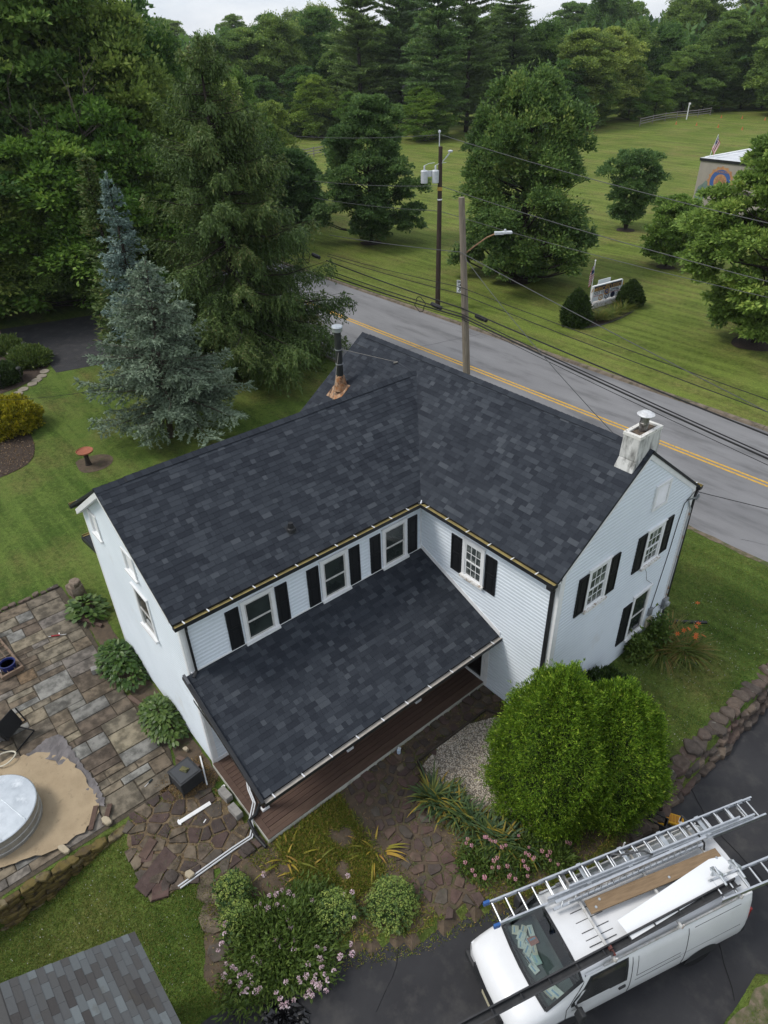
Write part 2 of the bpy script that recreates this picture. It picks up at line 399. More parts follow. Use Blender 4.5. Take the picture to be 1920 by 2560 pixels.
for pts in ([(8.6, 1.9), (9.6, 1.2), (10.9, .9), (12.3, .4)], [(10.6, -.6), (11.3, -1.4), (12.0, -2.1)], [(6.3, -6.4), (6.9, -7.0), (7.3, -7.9)]):
    q = resample(pts, .2, False); mb = MB()
    q = [(a + random.uniform(-.02, .02), b + random.uniform(-.02, .02)) for a, b in q]
    for a, b in zip(q, q[1:]): mb.add([(a[0], a[1] - .014, -.314), (b[0], b[1] - .014, -.314), (b[0], b[1] + .014, -.314), (a[0], a[1] + .014, -.314)], [(0, 1, 2, 3)])
    mb.build('crack', SEAM, drive)

ldrive = sheet('neighbour_driveway', [at(-260, 870)[:2], at(0, 824)[:2], at(270, 782)[:2], (-36.5, 12.24), (-28.5, 12.24), at(480, 880)[:2], at(246, 912)[:2], at(141, 932)[:2], at(95, 872)[:2], at(40, 846)[:2], at(-260, 935)[:2]], .012, DRVM, 1.2); tag(ldrive, kind='structure')
tag(sheet('dirt_patch', smooth_poly([(12.1, -7), (12.1, -1.9), (12.5, -.7), (13.6, -.2), (15, -2), (15, -7)], 1), .03, EDGE, .3, .05), kind='structure')
# --- beds round the house
MULCH = M('brown_mulch', (.062, .043, .032), (.032, .024, .019), 9, .95, bump=.8, bscale=28, stain=((.13, .10, .07), 14, .6, .72))
BED = [(2.9, .02), (2.9, -7.75), (2.6, -9.15), (3.6, -9.9), (4.7, -10.5), (5.7, -9.8), (6.1, -8.1), (7.1, -6.5), (7.4, -5.2), (7.9, -4.4), (8.7, -2.5), (8.75, .2), (7.9, 1.6), (6.6, .9), (5.3, -.1)]
sb = sheet('garden_bed', smooth_poly(BED, 1), .022, DIRT, .25, .03); tag(sb, kind='structure')
lb = sheet('mulch_bed', smooth_poly([at(*p)[:2] for p in ((-120, 1010), (20, 1030), (60, 1060), (88, 1105), (85, 1150), (40, 1180), (-120, 1240))], 2), .02, MULCH, .4); tag(lb, kind='structure')
lb = sheet('mulch_bed', smooth_poly([at(*p)[:2] for p in ((-200, 860), (60, 845), (112, 890), (130, 905), (110, 930), (60, 965), (-40, 1000), (-200, 1010))], 2), .02, MULCH, .4); tag(lb, kind='structure')
side = sheet('planting_strip', [(-10.1, -7.72), (.3, -7.72), (.55, -8.0), (.6, -9.0), (-.5, -9.2), (-.6, -8.5), (-1.5, -8.25), (-4.5, -8.4), (-8.2, -8.3), (-10.0, -8.2)], .012, DIRT, .3, .03); tag(side, kind='structure')
# --- flagstones
def voronoi(pts, bound):
    """cells of scattered points clipped to a convex bound"""
    out = []
    P = np.array(pts)
    for i, p in enumerate(P):
        cell = [np.array(b, float) for b in bound]
        d = np.linalg.norm(P - p, axis=1); order = np.argsort(d)[1:16]
        for j in order:
            mid = (p + P[j]) / 2; nrm = P[j] - p; new = []
            for a, b in zip(cell, cell[1:] + cell[:1]):
                da = (a - mid) @ nrm; db = (b - mid) @ nrm
                if da <= 0: new.append(a)
                if (da < 0) != (db < 0) and da != db: new.append(a + (b - a) * (da / (da - db)))
            cell = new
            if len(cell) < 3: break
        if len(cell) >= 3: out.append([tuple(c) for c in cell])
    return out
def shrink(poly, g_, jit=0.):
    c = np.mean(poly, axis=0); o = []
    for p in poly:
        v = np.array(p) - c; L_ = np.linalg.norm(v)
        q = c + v * max(.3, (L_ - g_ * 1.35) / max(L_, 1e-6)) + np.random.default_rng(int(abs(p[0] * 971 + p[1] * 317) * 100)).uniform(-jit, jit, 2); o.append(tuple(q))
    return o
FLAGC = [(c[0] * 1.5, c[1] * 1.42, c[2] * 1.34) for c in [(.110, .092, .070), (.150, .132, .100), (.155, .160, .155), (.125, .113, .090), (.140, .142, .132), (.098, .082, .065), (.165, .148, .112), (.135, .100, .065), (.130, .122, .112)]]
FLAG = [M('bluestone_%d' % i, c, tuple(v * .48 for v in c), 3.4, .85, bump=.5, bscale=18, stain=(tuple(v * .36 for v in c), 1.7, .46, .66), contrast=(.4, .62), objvar=.14, detail=8) for i, c in enumerate(FLAGC)]
REDC = [(.120, .078, .066), (.098, .068, .060), (.135, .092, .072), (.105, .088, .072), (.080, .062, .055)]
REDF = [M('redstone_%d' % i, c, tuple(v * .62 for v in c), 5, .88, bump=.45, bscale=22, stain=((.07, .075, .045), 3, .58, .75), objvar=.12) for i, c in enumerate(REDC)]
def slab(name, poly, z0, h, mat, parent, tilt=.006, bev=.012):
    mb = MB(); c = np.mean(poly, axis=0); n = len(poly)
    tx, ty = random.uniform(-tilt, tilt), random.uniform(-tilt, tilt)
    zt = lambda p, d: z0 + h + (p[0] - c[0]) * tx + (p[1] - c[1]) * ty - d
    ins = shrink(poly, bev)
    mb.add([(x, y, z0 - .03) for x, y in poly] + [(p[0], p[1], zt(p, bev * .8)) for p in poly] + [(p[0], p[1], zt(p, 0)) for p in ins],
           [(i, (i + 1) % n, n + (i + 1) % n, n + i) for i in range(n)] + [(n + i, n + (i + 1) % n, 2 * n + (i + 1) % n, 2 * n + i) for i in range(n)] + [tuple(range(2 * n, 3 * n))])
    return mb.build(name, mat, parent)
PATIO_BASE = M('patio_joint_soil', (.085, .070, .050), (.05, .042, .032), 8, .95, bump=.4, bscale=50, stain=((.20, .17, .13), 30, .6, .7))
PATIO = [(-10.65, -8.3), (-8.2, -8.3), (-4.5, -8.55), (-1.6, -8.3), (-.4, -8.65), (-.1, -9.2), (-.15, -10.3), (-.15, -15.5), (-10.65, -15.5)]
pat = sheet('patio', PATIO, .012, PATIO_BASE, .5); tag(pat, kind='structure')
cs = .265; cx0, cy0 = -10.6, -15.4; ncx, ncy = int(10.5 / cs), int(7.1 / cs)
occ = np.zeros((ncx, ncy), bool); rp = random.Random(3)
SAND_C = (-1.75, -11.75)
for j in range(ncy - 1, -1, -1):
    for i in range(ncx):
        if occ[i, j]: continue
        for w_, h_ in rp.choices([[(2, 4), (2, 3), (1, 3), (2, 2), (1, 2), (1, 1)], [(1, 3), (1, 2), (2, 2), (1, 1)], [(2, 2), (2, 3), (1, 2), (1, 1)], [(3, 4), (2, 4), (2, 3), (1, 2), (1, 1)], [(1, 4), (1, 3), (1, 2), (1, 1)]], [4, 3, 2, 2, 1])[0]:
            if i + w_ <= ncx and j - h_ + 1 >= 0 and not occ[i:i + w_, j - h_ + 1:j + 1].any(): break
        else: continue
        occ[i:i + w_, j - h_ + 1:j + 1] = True
        x0, x1 = cx0 + i * cs, cx0 + (i + w_) * cs; y0, y1 = cy0 + (j - h_ + 1) * cs, cy0 + (j + 1) * cs
        mid = np.array([(x0 + x1) / 2, (y0 + y1) / 2])
        pp = [(x0, y0), (x1, y0), (x1, y1), (x0, y1)]
        if not inpoly(*mid, PATIO) or sum(inpoly(np.array([a]), np.array([b]), PATIO)[0] for a, b in pp) < 2: continue
        px, py = pix((*mid, 0))
        if px < -160 or py > 2300: continue
        g_ = rp.uniform(.009, .018); jt = .010
        pp = [(x0 + g_ + rp.uniform(-jt, jt), y0 + g_ + rp.uniform(-jt, jt)), (x1 - g_ + rp.uniform(-jt, jt), y0 + g_ + rp.uniform(-jt, jt)),
              (x1 - g_ + rp.uniform(-jt, jt), y1 - g_ + rp.uniform(-jt, jt)), (x0 + g_ + rp.uniform(-jt, jt), y1 - g_ + rp.uniform(-jt, jt))]
        slab('flagstone', pp, .01, rp.uniform(.018, .032), FLAG[rp.choices(range(9), [6, 5, 3, 5, 3, 4, 2, 1, 3])[0]], pat)
def crazy(name, label_poly, spacing, parent, mats, zf, seed, gap=.02, thick=(.02, .05), keep=lambda p: True):
    rr = random.Random(seed); xs = [p[0] for p in label_poly]; ys = [p[1] for p in label_poly]
    pts = []; x = min(xs) - .3
    for _ in range(4000):
        p = (rr.uniform(min(xs), max(xs)), rr.uniform(min(ys), max(ys)))
        if all((p[0] - q[0]) ** 2 + (p[1] - q[1]) ** 2 > (spacing * rr.uniform(.45, 1.35)) ** 2 for q in pts): pts.append(p)
    B = [(min(xs) - .1, min(ys) - .1), (max(xs) + .1, min(ys) - .1), (max(xs) + .1, max(ys) + .1), (min(xs) - .1, max(ys) + .1)]
    for c in voronoi(pts, B):
        m_ = np.mean(c, axis=0)
        if not inpoly(m_[0], m_[1], label_poly) or not keep(m_): continue
        s_ = shrink(c, gap + rr.uniform(0, .02), .018)
        slab(name, s_, zf(m_[0], m_[1]), rr.uniform(*thick), rr.choice(mats), parent, .03)
IRR = [(-.1, -9.3), (.6, -8.0), (2.75, -7.85), (2.7, -8.6), (2.45, -9.6), (2.35, -10.45), (.75, -10.5), (.05, -10.2)]
ip = sheet('flagstone_walk', smooth_poly(IRR, 1), .024, M('sandy_joint_soil', (.17, .125, .075), (.09, .068, .045), 6, .95, bump=.5, bscale=40, stain=((.26, .20, .12), 4, .55, .7)), .3, .03); tag(ip, kind='structure')
crazy('flagstone', IRR, .40, ip, [REDF[3], REDF[4], FLAG[5], FLAG[0], REDF[1]], lambda a, b: H1(a, b) + .02, 5, .022)
PATH = [(2.95, -5.3), (2.95, -3.9), (4.1, -3.75), (5.0, -4.1), (6.2, -4.5), (7.2, -4.65), (7.0, -5.6), (6.2, -5.75), (5.4, -5.6), (4.4, -5.4)]
gp = sheet('garden_path', smooth_poly(PATH, 1), .034, DIRT, .25, .04); tag(gp, kind='structure')
crazy('flagstone', PATH, .31, gp, REDF, lambda a, b: H1(a, b) + .03, 8, .03)
PATH2 = [(2.95, -3.9), (2.95, -.1), (3.5, -.1), (3.55, -3.3), (4.0, -3.7)]
gp2 = sheet('garden_path', PATH2, .034, DIRT, .25, .03); tag(gp2, kind='structure')
crazy('flagstone', PATH2, .34, gp2, REDF[1:] + [FLAG[5]], lambda a, b: H1(a, b) + .03, 11, .03)
for (px, py), sc, rot in (((995, 2222), .42, .3), ((520, 2228), .36, .2), ((530, 2297), .42, .5), ((545, 2375), .33, .9), ((508, 2180), .40, .4)):
    gx_, gy_, gz_ = gat(px, py); rr = random.Random(px)
    pl_ = [(gx_ + sc * rr.uniform(.75, 1.1) * math.cos(a + rot), gy_ + .75 * sc * rr.uniform(.75, 1.1) * math.sin(a + rot)) for a in np.linspace(0, 2 * math.pi, 8)[:-1]]
    o = slab('stepping_stone', pl_, gz_, .035, [FLAG[5], FLAG[0], REDF[3]][rr.randrange(3)], None, .02)
    tag(o, {995: 'flat stepping stone where the garden path meets the driveway', 520: 'uppermost stepping stone in the grass left of the flower bed', 530: 'middle stepping stone in the grass left of the flower bed',
            545: 'lowest stepping stone in the grass left of the flower bed', 508: 'large flat grey stone at the end of the flagstone walk'}[px], 'stepping stone', 'stepping stones')
# loose slabs piled at the foot of the flagstone walk
for k, (px, py, lx, ly, rz, lab) in enumerate(((370, 2140, .30, .24, .5, 'reddish slab fragment on the grass edge, leftmost of the loose pile'), (392, 2180, .92, .36, 1.15, 'long loose reddish slab tipped off the flagstone walk onto the grass'),
                                  (403, 2225, .38, .34, .4, 'lowest loose reddish slab at the tip of the flagstone walk'), (372, 2125, .42, .2, 1.0, 'narrow loose slab lying across the pile by the retaining wall'))):
    gx_, gy_, gz_ = gat(px, py); mb = MB(); c, s_ = math.cos(-rz), math.sin(-rz)
    pl_ = [(gx_ + c * u_ * lx * .62 - s_ * v_ * ly * .62, gy_ + s_ * u_ * lx * .62 + c * v_ * ly * .62) for u_, v_ in ((-1, -.9), (.9, -1), (1, .85), (-.85, 1))]
    o = slab('loose_slab', pl_, gz_ + .02 + (.03 if k == 3 else 0), .05, REDF[(0, 1, 0, 2)[k]], None, .08); tag(o, lab, 'slab', 'loose slabs by the walk')
# --- stone walls
def stone(mb, c, sx, sy, sz, rz, rr, n=7):
    """rough lump: an uneven slab with chipped corners"""
    ring = []
    for k in range(n):
        a = 2 * math.pi * k / n + rr.uniform(-.25, .25); q = max(abs(math.cos(a)), abs(math.sin(a))) ** .75
        ring.append((math.cos(a) / q * rr.uniform(.8, 1.05), math.sin(a) / q * rr.uniform(.8, 1.05)))
    c_, s_ = math.cos(rz), math.sin(rz); V = []
    for zf_, sh in ((0, .9), (.45, 1.0), (.9, .95), (1, .8)):
        for u_, v_ in ring:
            X, Y = u_ * sx * sh, v_ * sy * sh
            V.append((c[0] + c_ * X - s_ * Y, c[1] + s_ * X + c_ * Y, c[2] + sz * zf_ + rr.uniform(-.012, .012)))
    F = [(j * n + k, j * n + (k + 1) % n, (j + 1) * n + (k + 1) % n, (j + 1) * n + k) for j in range(3) for k in range(n)] + [tuple(range(3 * n, 4 * n))]
    mb.add(V, F)
WSTONE = [M('fieldstone_%d' % i, c, tuple(v * .6 for v in c), 6, .9, bump=.5, bscale=20, stain=((.22, .22, .19), 7, .62, .74), objvar=.15) for i, c in enumerate([(.12, .085, .07), (.10, .078, .065), (.15, .115, .09), (.085, .07, .06)])]
wall = empty('stone_edging_wall', (8.3, 3, -.3), 0, 'low dry-laid brown stone wall between right lawn and driveway', 'stone wall')
rr = random.Random(21)
ys = np.arange(-.6, 8.6, .30)
for row, (dx, sz0, sc) in enumerate(((.34, .0, .95), (.06, .26, 1.15), (-.24, .50, 1.15))):
    for y in ys:
        x_ = 8.46 + dx * .62 + .012 * (y - 3) + rr.uniform(-.06, .06); mb = MB()
        mb.rnd = rr.random(); w_ = rr.uniform(.17, .25) * sc; l_ = rr.uniform(.18, .27)
        stone(mb, (x_ - 8.3, y - 3 + rr.uniform(-.05, .05), sz0 - .06 + rr.uniform(-.04, .04) - (.18 * row if y < .6 else 0)), w_, l_, rr.uniform(.16, .26), rr.uniform(-.5, .5), rr)
        mb.build('stone', rr.choice(WSTONE), wall)
MOSS = [M('mossy_stone_%d' % i, c, (.11, .085, .025), 3.2, .95, bump=.6, bscale=22, stain=((.035, .028, .02), 5, .5, .68)) for i, c in enumerate([(.15, .115, .045), (.085, .062, .035), (.18, .15, .10)])]
rwall = empty('retaining_wall', (-.05, -11.5, -.4), 0, 'mossy dry stone retaining wall holding up the patio above the lower lawn', 'stone wall')
rr = random.Random(5)
y = -16.0
while y < -10.25:
    hh = -H1(.3, y) + .07; nz = max(1, int(hh / .10)); l_ = rr.uniform(.25, .5)
    for k in range(nz):
        mb = MB(); stone(mb, (rr.uniform(-.03, .04) + .10 - .012 * k, y + 11.5 + rr.uniform(-.08, .08), (.4 - hh + hh * k / nz)), .15, l_ * .60, hh / nz * rr.uniform(.95, 1.15), rr.uniform(-.12, .12), rr, 6)
        mb.build('stone', MOSS[rr.choices((0, 1, 2), (5, 4, 1 if k < nz - 1 else 5))[0]], rwall)
    y += l_ * .95
# low edging stones at the lawn side of the patio and the rough boulder by the house corner
edging = empty('patio_edging', (-10.75, -10, 0), 0, 'row of small stones edging the far side of the patio', 'edging'); y = -14.5
while y < -8.2:
    l_ = rr.uniform(.18, .4); mb = MB(); stone(mb, (rr.uniform(-.05, .05), y + 10, 0), .11, l_ * .5, rr.uniform(.06, .12), 0, rr, 6); mb.build('stone', WSTONE[rr.randrange(4)], edging); y += l_
bx_, by_, _ = at(195, 1485); mb = MB(); stone(mb, (0, 0, -.02), .34, .27, .5, .5, random.Random(4), 9); stone(mb, (.03, .02, .42), .25, .2, .22, .2, random.Random(9), 8)
tag(mb.build('boulder', M('pale_boulder', (.26, .21, .16), (.12, .09, .07), 5, .9, bump=.8, bscale=14), None, (bx_, by_, 0)), 'rough pale boulder at patio corner beside house', 'boulder')
# ================================================================ HOUSE
LV, LW, WL, XRG, HL, WR, HR, XL, XR = 7.86, 7.66, 5.95, -3.09, 7.69, 6.03, 7.99, -6.37, 5.0
HE, OE, HPT, PX, HPB, LP = 5.6, .224, 3.71, 3.28, 2.45, 7.80
XE = XR + .06                                        # roof edge at the right gable
SR = (HR - HE) / (WR / 2 + OE); SL = (HL - HE) / (-XRG + OE); YE = WR / 2 - (HR - HL) / SR
house = empty('house', (0, 0, 0), 0, 'white L-shaped two-storey farmhouse with new dark shingle roof and front porch', 'house')
SIDING = M('white_siding', (.70, .76, .815), (.64, .70, .755), .7, .5, spec=.3, stain=((.58, .60, .60), 1.1, .62, .85), bump=.06, bscale=30)
class Face:
    """a wall plane: a runs along it, n points outward"""
    def __init__(s, o, a, n): s.o = Vector(o); s.a = Vector(a); s.n = Vector(n)
    def p(s, a, z, off=0): return s.o + s.a * a + s.n * off + Vector((0, 0, z))
    def box(s, mb, a0, a1, z0, z1, n0, n1):
        P = [s.p(a, z, n_) for z in (z0, z1) for a, n_ in ((a0, n0), (a1, n0), (a1, n1), (a0, n1))]; mb.hexa(P)
    def part(s, name, mat, parent, *b, **k):
        mb = MB(); s.box(mb, *b); return mb.build(name, mat, parent, **k)
def siding(fc, parent, a0f, a1f, zb, zt, holes, e=.118):
    z = zb
    while z < zt - .02:
        z1 = min(z + e, zt); segs = [(a0f(z), a1f(z), a0f(z1), a1f(z1))]
        for h0, h1, hz0, hz1 in holes:
            if min(z1, hz1) - max(z, hz0) < .03: continue
            new = []
            for (b0, b1, t0, t1) in segs:
                if h1 <= b0 or h0 >= b1: new.append((b0, b1, t0, t1)); continue
                if h0 > b0 + .02: new.append((b0, h0, t0, h0))
                if h1 < b1 - .02: new.append((h1, b1, h1, t1))
            segs = new
        for b0, b1, t0, t1 in segs:
            if b1 - b0 < .03: continue
            mb = MB(); ob, ot = .028, .003
            if t1 - t0 < .01: t0 = t1 = (t0 + t1) / 2
            zm = z + (z1 - z) * .56; m0, m1 = b0 + (t0 - b0) * .56, b1 + (t1 - b1) * .56
            mb.add([fc.p(b0, z, 0), fc.p(b1, z, 0), fc.p(b1, z, ob), fc.p(b0, z, ob), fc.p(m1, zm, ob), fc.p(m0, zm, ob), fc.p(t1, z1, ot), fc.p(t0, z1, ot), fc.p(t0, z1, 0), fc.p(t1, z1, 0)],
                   [(0, 1, 2, 3), (3, 2, 4, 5), (5, 4, 6, 7), (0, 3, 5, 7, 8), (1, 9, 6, 4, 2), (8, 7, 6, 9)])
            o = mb.build('siding_board', SIDING, parent)
        z += e
GLASS = M('dark_window_glass', (.012, .016, .016), (.03, .04, .036), 1.2, .06, spec=.6)
GLASS2 = M('curtained_window_glass', (.05, .06, .06), (.22, .24, .23), 3.0, .06, spec=.6, contrast=(.48, .6))
SHUT = M('black_shutter', (.010, .011, .013), None, rough=.5, spec=.3)
OLDP = M('peeling_sill_paint', (.70, .70, .68), (.34, .27, .21), 9, .8, contrast=(.52, .62))
def window(fc, a0, a1, z0, z1, grid=False, old=False, cas=.10):
    mb = MB(); n1 = .06
    for b in ((a0, a0 + cas, z0, z1), (a1 - cas, a1, z0, z1), (a0 + cas, a1 - cas, z1 - cas, z1), (a0 + cas, a1 - cas, z0, z0 + .05)): fc.box(mb, *b, .0, n1)
    w = mb.build('window', TRIM, house, bevel=.004)
    fc.part('sill', OLDP if old else TRIM, w, a0 - .03, a1 + .03, z0 - .05, z0 + .035, 0, .12)
    fc.part('head_trim', TRIM, w, a0 - .02, a1 + .02, z1, z1 + .035, 0, .085)
    i0, i1, j0, j1 = a0 + cas, a1 - cas, z0 + .05, z1 - cas; zm = (j0 + j1) / 2 - .02; SG = M('sash_grey_white', (.60, .60, .58), (.45, .44, .42), 8, .55)
    for k, (s0, s1, off) in enumerate(((j0, zm + .025, .010), (zm - .02, j1, .024))):
        mb = MB(); t = .042
        for b in ((i0, i0 + t, s0, s1), (i1 - t, i1, s0, s1), (i0 + t, i1 - t, s0, s0 + t), (i0 + t, i1 - t, s1 - t, s1)): fc.box(mb, *b, off - .008, off + .022)
        if grid:
            for q in (1, 2):
                x_ = i0 + t + (i1 - i0 - 2 * t) * q / 3; fc.box(mb, x_ - .008, x_ + .008, s0 + t, s1 - t, off, off + .012)
            q = (s0 + s1) / 2; fc.box(mb, i0 + t, i1 - t, q - .0079, q + .0079, off + .0005, off + .0125)
        mb.build('sash', TRIM if grid else SG, w)
        fc.part('pane', GLASS2 if grid else GLASS, w, i0 + t, i1 - t, s0 + t, s1 - t, off - .006, off + .003)
    return w
def shutter(fc, a0, a1, z0, z1):
    mb = MB(); fc.box(mb, a0, a1, z0, z1, .022, .042); t = .055; zm = z0 + (z1 - z0) * .52
    for b in ((a0, a0 + t, z0, z1), (a1 - t, a1, z0, z1), (a0 + t, a1 - t, z0, z0 + t), (a0 + t, a1 - t, z1 - t, z1), (a0 + t, a1 - t, zm - .035, zm + .035)): fc.box(mb, *b, .042, .060)
    for s0, s1 in ((z0 + t + .05, zm - .085), (zm + .085, z1 - t - .05)): fc.box(mb, a0 + t + .05, a1 - t - .05, s0, s1, .042, .052)
    mb.build('shutter', SHUT, house, bevel=.003)
fE = Face((0, 0, 0), (0, 1, 0), (1, 0, 0))           # left wing wall that faces the porch; a = y
fS = Face((0, 0, 0), (1, 0, 0), (0, -1, 0))          # right wing wall that faces the porch; a = x
fG = Face((XR, 0, 0), (0, 1, 0), (1, 0, 0))          # right gable; a = y
fW = Face((0, -LW, 0), (1, 0, 0), (0, -1, 0))        # left gable; a = x
zt = 5.44
wE = fE.part('wall', WHITE, house, -LW, -.02, .1, zt, -.2, 0)
wS = fS.part('wall', WHITE, house, .01, XR - .005, 0, zt, -.2, 0)
def gable(fc, a0, a1, am, zb, zs, zp, name='wall'):
    mb = MB(); P = [(a0, zb), (a1, zb), (a1, zs), (am, zp), (a0, zs)]
    mb.add([fc.p(a, z, -.2) for a, z in P] + [fc.p(a, z, 0) for a, z in P], [(0, 1, 2, 3, 4), (9, 8, 7, 6, 5)] + [(i, (i + 1) % 5, 5 + (i + 1) % 5, 5 + i) for i in range(5)])
    return mb.build(name, WHITE, house)
zs_r = HE + OE * SR - .1; zs_l = HE + OE * SL - .1
wG = gable(fG, .0, WR, WR / 2, .05, zs_r, HR - .12); wW = gable(fW, -WL, .0, XRG, 0, zs_l, HL - .12)
mb = MB(); mb.box(XL + .05, XR - .21, WR - .2, WR, 0, 5.7); mb.box(XL, XL + .2, 0, WR - .21, 0, 5.6); mb.box(-WL, -WL + .2, -LW + .21, 0, 0, 5.6); mb.box(XL + .21, -WL - .01, 0, .2, 0, 5.6); mb.build('back_wall', WHITE, house)
mb = MB(); P = [(0, 5.6), (WR, 5.6), (WR / 2, HR - .15)]; mb.add([(XL + .02, y, z) for y, z in P] + [(XL + .2, y, z) for y, z in P], [(0, 2, 1), (3, 4, 5), (0, 1, 4, 3), (1, 2, 5, 4), (2, 0, 3, 5)]); mb.build('back_gable', WHITE, house)
WE = [(-6.09, -5.13, 3.72, 5.08), (-3.68, -2.76, 3.72, 5.08), (-1.53, -.60, 3.72, 5.08)]
siding(fE, wE, lambda z: -LW + .12, lambda z: -.03, .22, zt, WE)
siding(fS, wS, lambda z: .04, lambda z: XR - .13, .06, zt, [(1.76, 2.58, 3.76, 5.05), (.35, 2.85, .1, 2.3)])
ga0 = lambda z: .16 if z < zs_r else .0 + (z - zs_r) / SR + .16; ga1 = lambda z: WR - (.16 if z < zs_r else (z - zs_r) / SR + .16)
WG = [(1.17, 2.09, 3.82, 5.2), (3.80, 4.68, 3.85, 5.15), (3.86, 4.80, .98, 2.72), (3.66, 4.40, 5.86, 6.66)]
siding(fG, wG, ga0, ga1, .30, HR - .32, WG)
la0 = lambda z: -WL + (.12 if z < zs_l else (z - zs_l) / SL + .12); la1 = lambda z: -(.12 if z < zs_l else (z - zs_l) / SL * (3.09 / 3.09) + .12)
la1 = lambda z: -.12 if z < zs_l else -.12 - (z - zs_l) * 3.09 / (HL - .12 - zs_l)
la0 = lambda z: -WL + .12 if z < zs_l else -WL + .12 + (z - zs_l) * (WL - 3.09) / (HL - .12 - zs_l)
WW = [(-5.22, -4.58, 5.2, 6.02), (-2.85, -2.15, 5.3, 6.02), (-2.85, -1.88, 3.4, 4.82)]
siding(fW, wW, la0, la1, .15, HL - .32, WW)
for a0, a1, z0, z1 in WE: window(fE, a0, a1, z0, z1, False)
for a0, a1 in ((-6.52, -6.15), (-5.09, -4.73), (-4.11, -3.74), (-2.71, -2.35), (-1.97, -1.60), (-.56, -.2)): shutter(fE, a0, a1, 3.75, 5.02)
window(fS, 1.76, 2.58, 3.76, 5.05, True, True)
for a0, a1 in ((1.32, 1.72), (2.62, 3.02)): shutter(fS, a0, a1, 3.73, 4.97)
window(fG, 1.17, 2.09, 3.82, 5.2, True, True); window(fG, 3.80, 4.68, 3.85, 5.15, True, True); window(fG, 3.86, 4.80, .98, 2.72, False)
for a0, a1, z0, z1 in ((.76, 1.16, 3.84, 5.12), (2.11, 2.53, 3.84, 5.12), (3.36, 3.77, 3.87, 5.12), (4.70, 5.10, 3.90, 5.13), (3.40, 3.83, 1.02, 2.57)): shutter(fG, a0, a1, z0, z1)
window(fW, -2.85, -1.88, 3.4, 4.82, False)
for a0, a1, z0, z1 in ((-5.22, -4.58, 5.2, 6.02), (-2.85, -2.15, 5.3, 6.02)):      # shallow blind windows in the left gable
    mb = MB()
    for b in ((a0, a0 + .07, z0, z1), (a1 - .07, a1, z0, z1), (a0 + .07, a1 - .07, z1 - .07, z1), (a0 + .07, a1 - .07, z0, z0 + .06)): fW.box(mb, *b, 0, .06)
    w = mb.build('blind_window', TRIM, house); fW.part('panel', TRIM, w, a0 + .07, a1 - .07, z0 + .06, z1 - .07, 0, .008); fW.part('sill', TRIM, w, a0 - .03, a1 + .03, z0 - .04, z0 + .02, 0, .10)
# gable louvre
mb = MB()
for b in ((3.66, 3.74, 5.86, 6.66), (4.32, 4.40, 5.86, 6.66), (3.74, 4.32, 6.58, 6.66), (3.74, 4.32, 5.86, 5.94)): fG.box(mb, *b, 0, .07)
lv = mb.build('gable_vent', TRIM, house)
for k in range(10):
    z = 5.95 + k * .063; mb = MB(); mb.hexa([fG.p(3.74, z, .05), fG.p(4.32, z, .05), fG.p(4.32, z + .008, .055), fG.p(3.74, z + .008, .055), fG.p(3.74, z + .05, .005), fG.p(4.32, z + .05, .005), fG.p(4.32, z + .058, .01), fG.p(3.74, z + .058, .01)]); mb.build('slat', TRIM, lv)
# corner boards, friezes, rakes
for fc, b in ((fE, (-LW, -LW + .13, .1, zt, 0, .03)), (fS, (XR - .14, XR + .03, .0, zt, 0, .034)), (fG, (0, .15, .05, zs_r - .02, 0, .032)), (fG, (WR - .15, WR, .05, zs_r - .02, 0, .032)), (fW, (-.12, 0, 0, zs_l, 0, .03)), (fW, (-WL, -WL + .12, 0, zs_l, 0, .03)),
              (fE, (-.05, 0, 3.75, zt, 0, .03)), (fS, (2.87, 3.0, .05, 2.35, 0, .035))): fc.part('corner_board', TRIM, house, *b)
for fc, b in ((fE, (-LW, 0, zt, zt + .1, 0, .19)), (fS, (.19, XR, zt, zt + .1, 0, .19))): fc.part('soffit', TRIM, house, *b)
def rake(fc, a0, z0, a1, z1, h=.2, t=.03):
    mb = MB(); mb.hexa([fc.p(a0, z0 - h, 0), fc.p(a1, z1 - h, 0), fc.p(a1, z1 - h, t), fc.p(a0, z0 - h, t), fc.p(a0, z0, 0), fc.p(a1, z1, 0), fc.p(a1, z1, t), fc.p(a0, z0, t)]); mb.build('rake_board', TRIM, house)
rake(fG, -.0, zs_r + .02, WR / 2, HR - .08, .17, .036); rake(fG, WR, zs_r + .02, WR / 2, HR - .08, .17, .036)
rake(fW, -WL, zs_l + .02, XRG, HL - .08, .17, .19); rake(fW, 0, zs_l + .02, XRG, HL - .08, .17, .19)
# ---- roof: sheathing slabs with black drip edge, then shingles laid course by course
ROOFB = M('roof_underlay_black', (.022, .024, .028), None, rough=.6)
SHRAMP = [(.0210, .0245, .0320), (.0275, .0320, .0405), (.0350, .0405, .0500), (.0460, .0525, .0630), (.0660, .0740, .0850)]
SHING = M('asphalt_shingle', (.03, .032, .038), None, ramp=SHRAMP, rough=.92, bump=.35, bscale=220, spec=.15)
roof = MB()
def slab4(mb, p, t=.07):
    n = (Vector(p[1]) - Vector(p[0])).cross(Vector(p[-1]) - Vector(p[0])).normalized(); q = [Vector(v) - n * t for v in p]; k = len(p)
    mb.add([*q, *[Vector(v) for v in p]], [tuple(range(k - 1, -1, -1)), tuple(range(k, 2 * k))] + [(i, (i + 1) % k, k + (i + 1) % k, k + i) for i in range(k)])
A_ = (OE, -OE, HE); E_ = (XRG, YE, HL); XW = 2 * XRG - OE
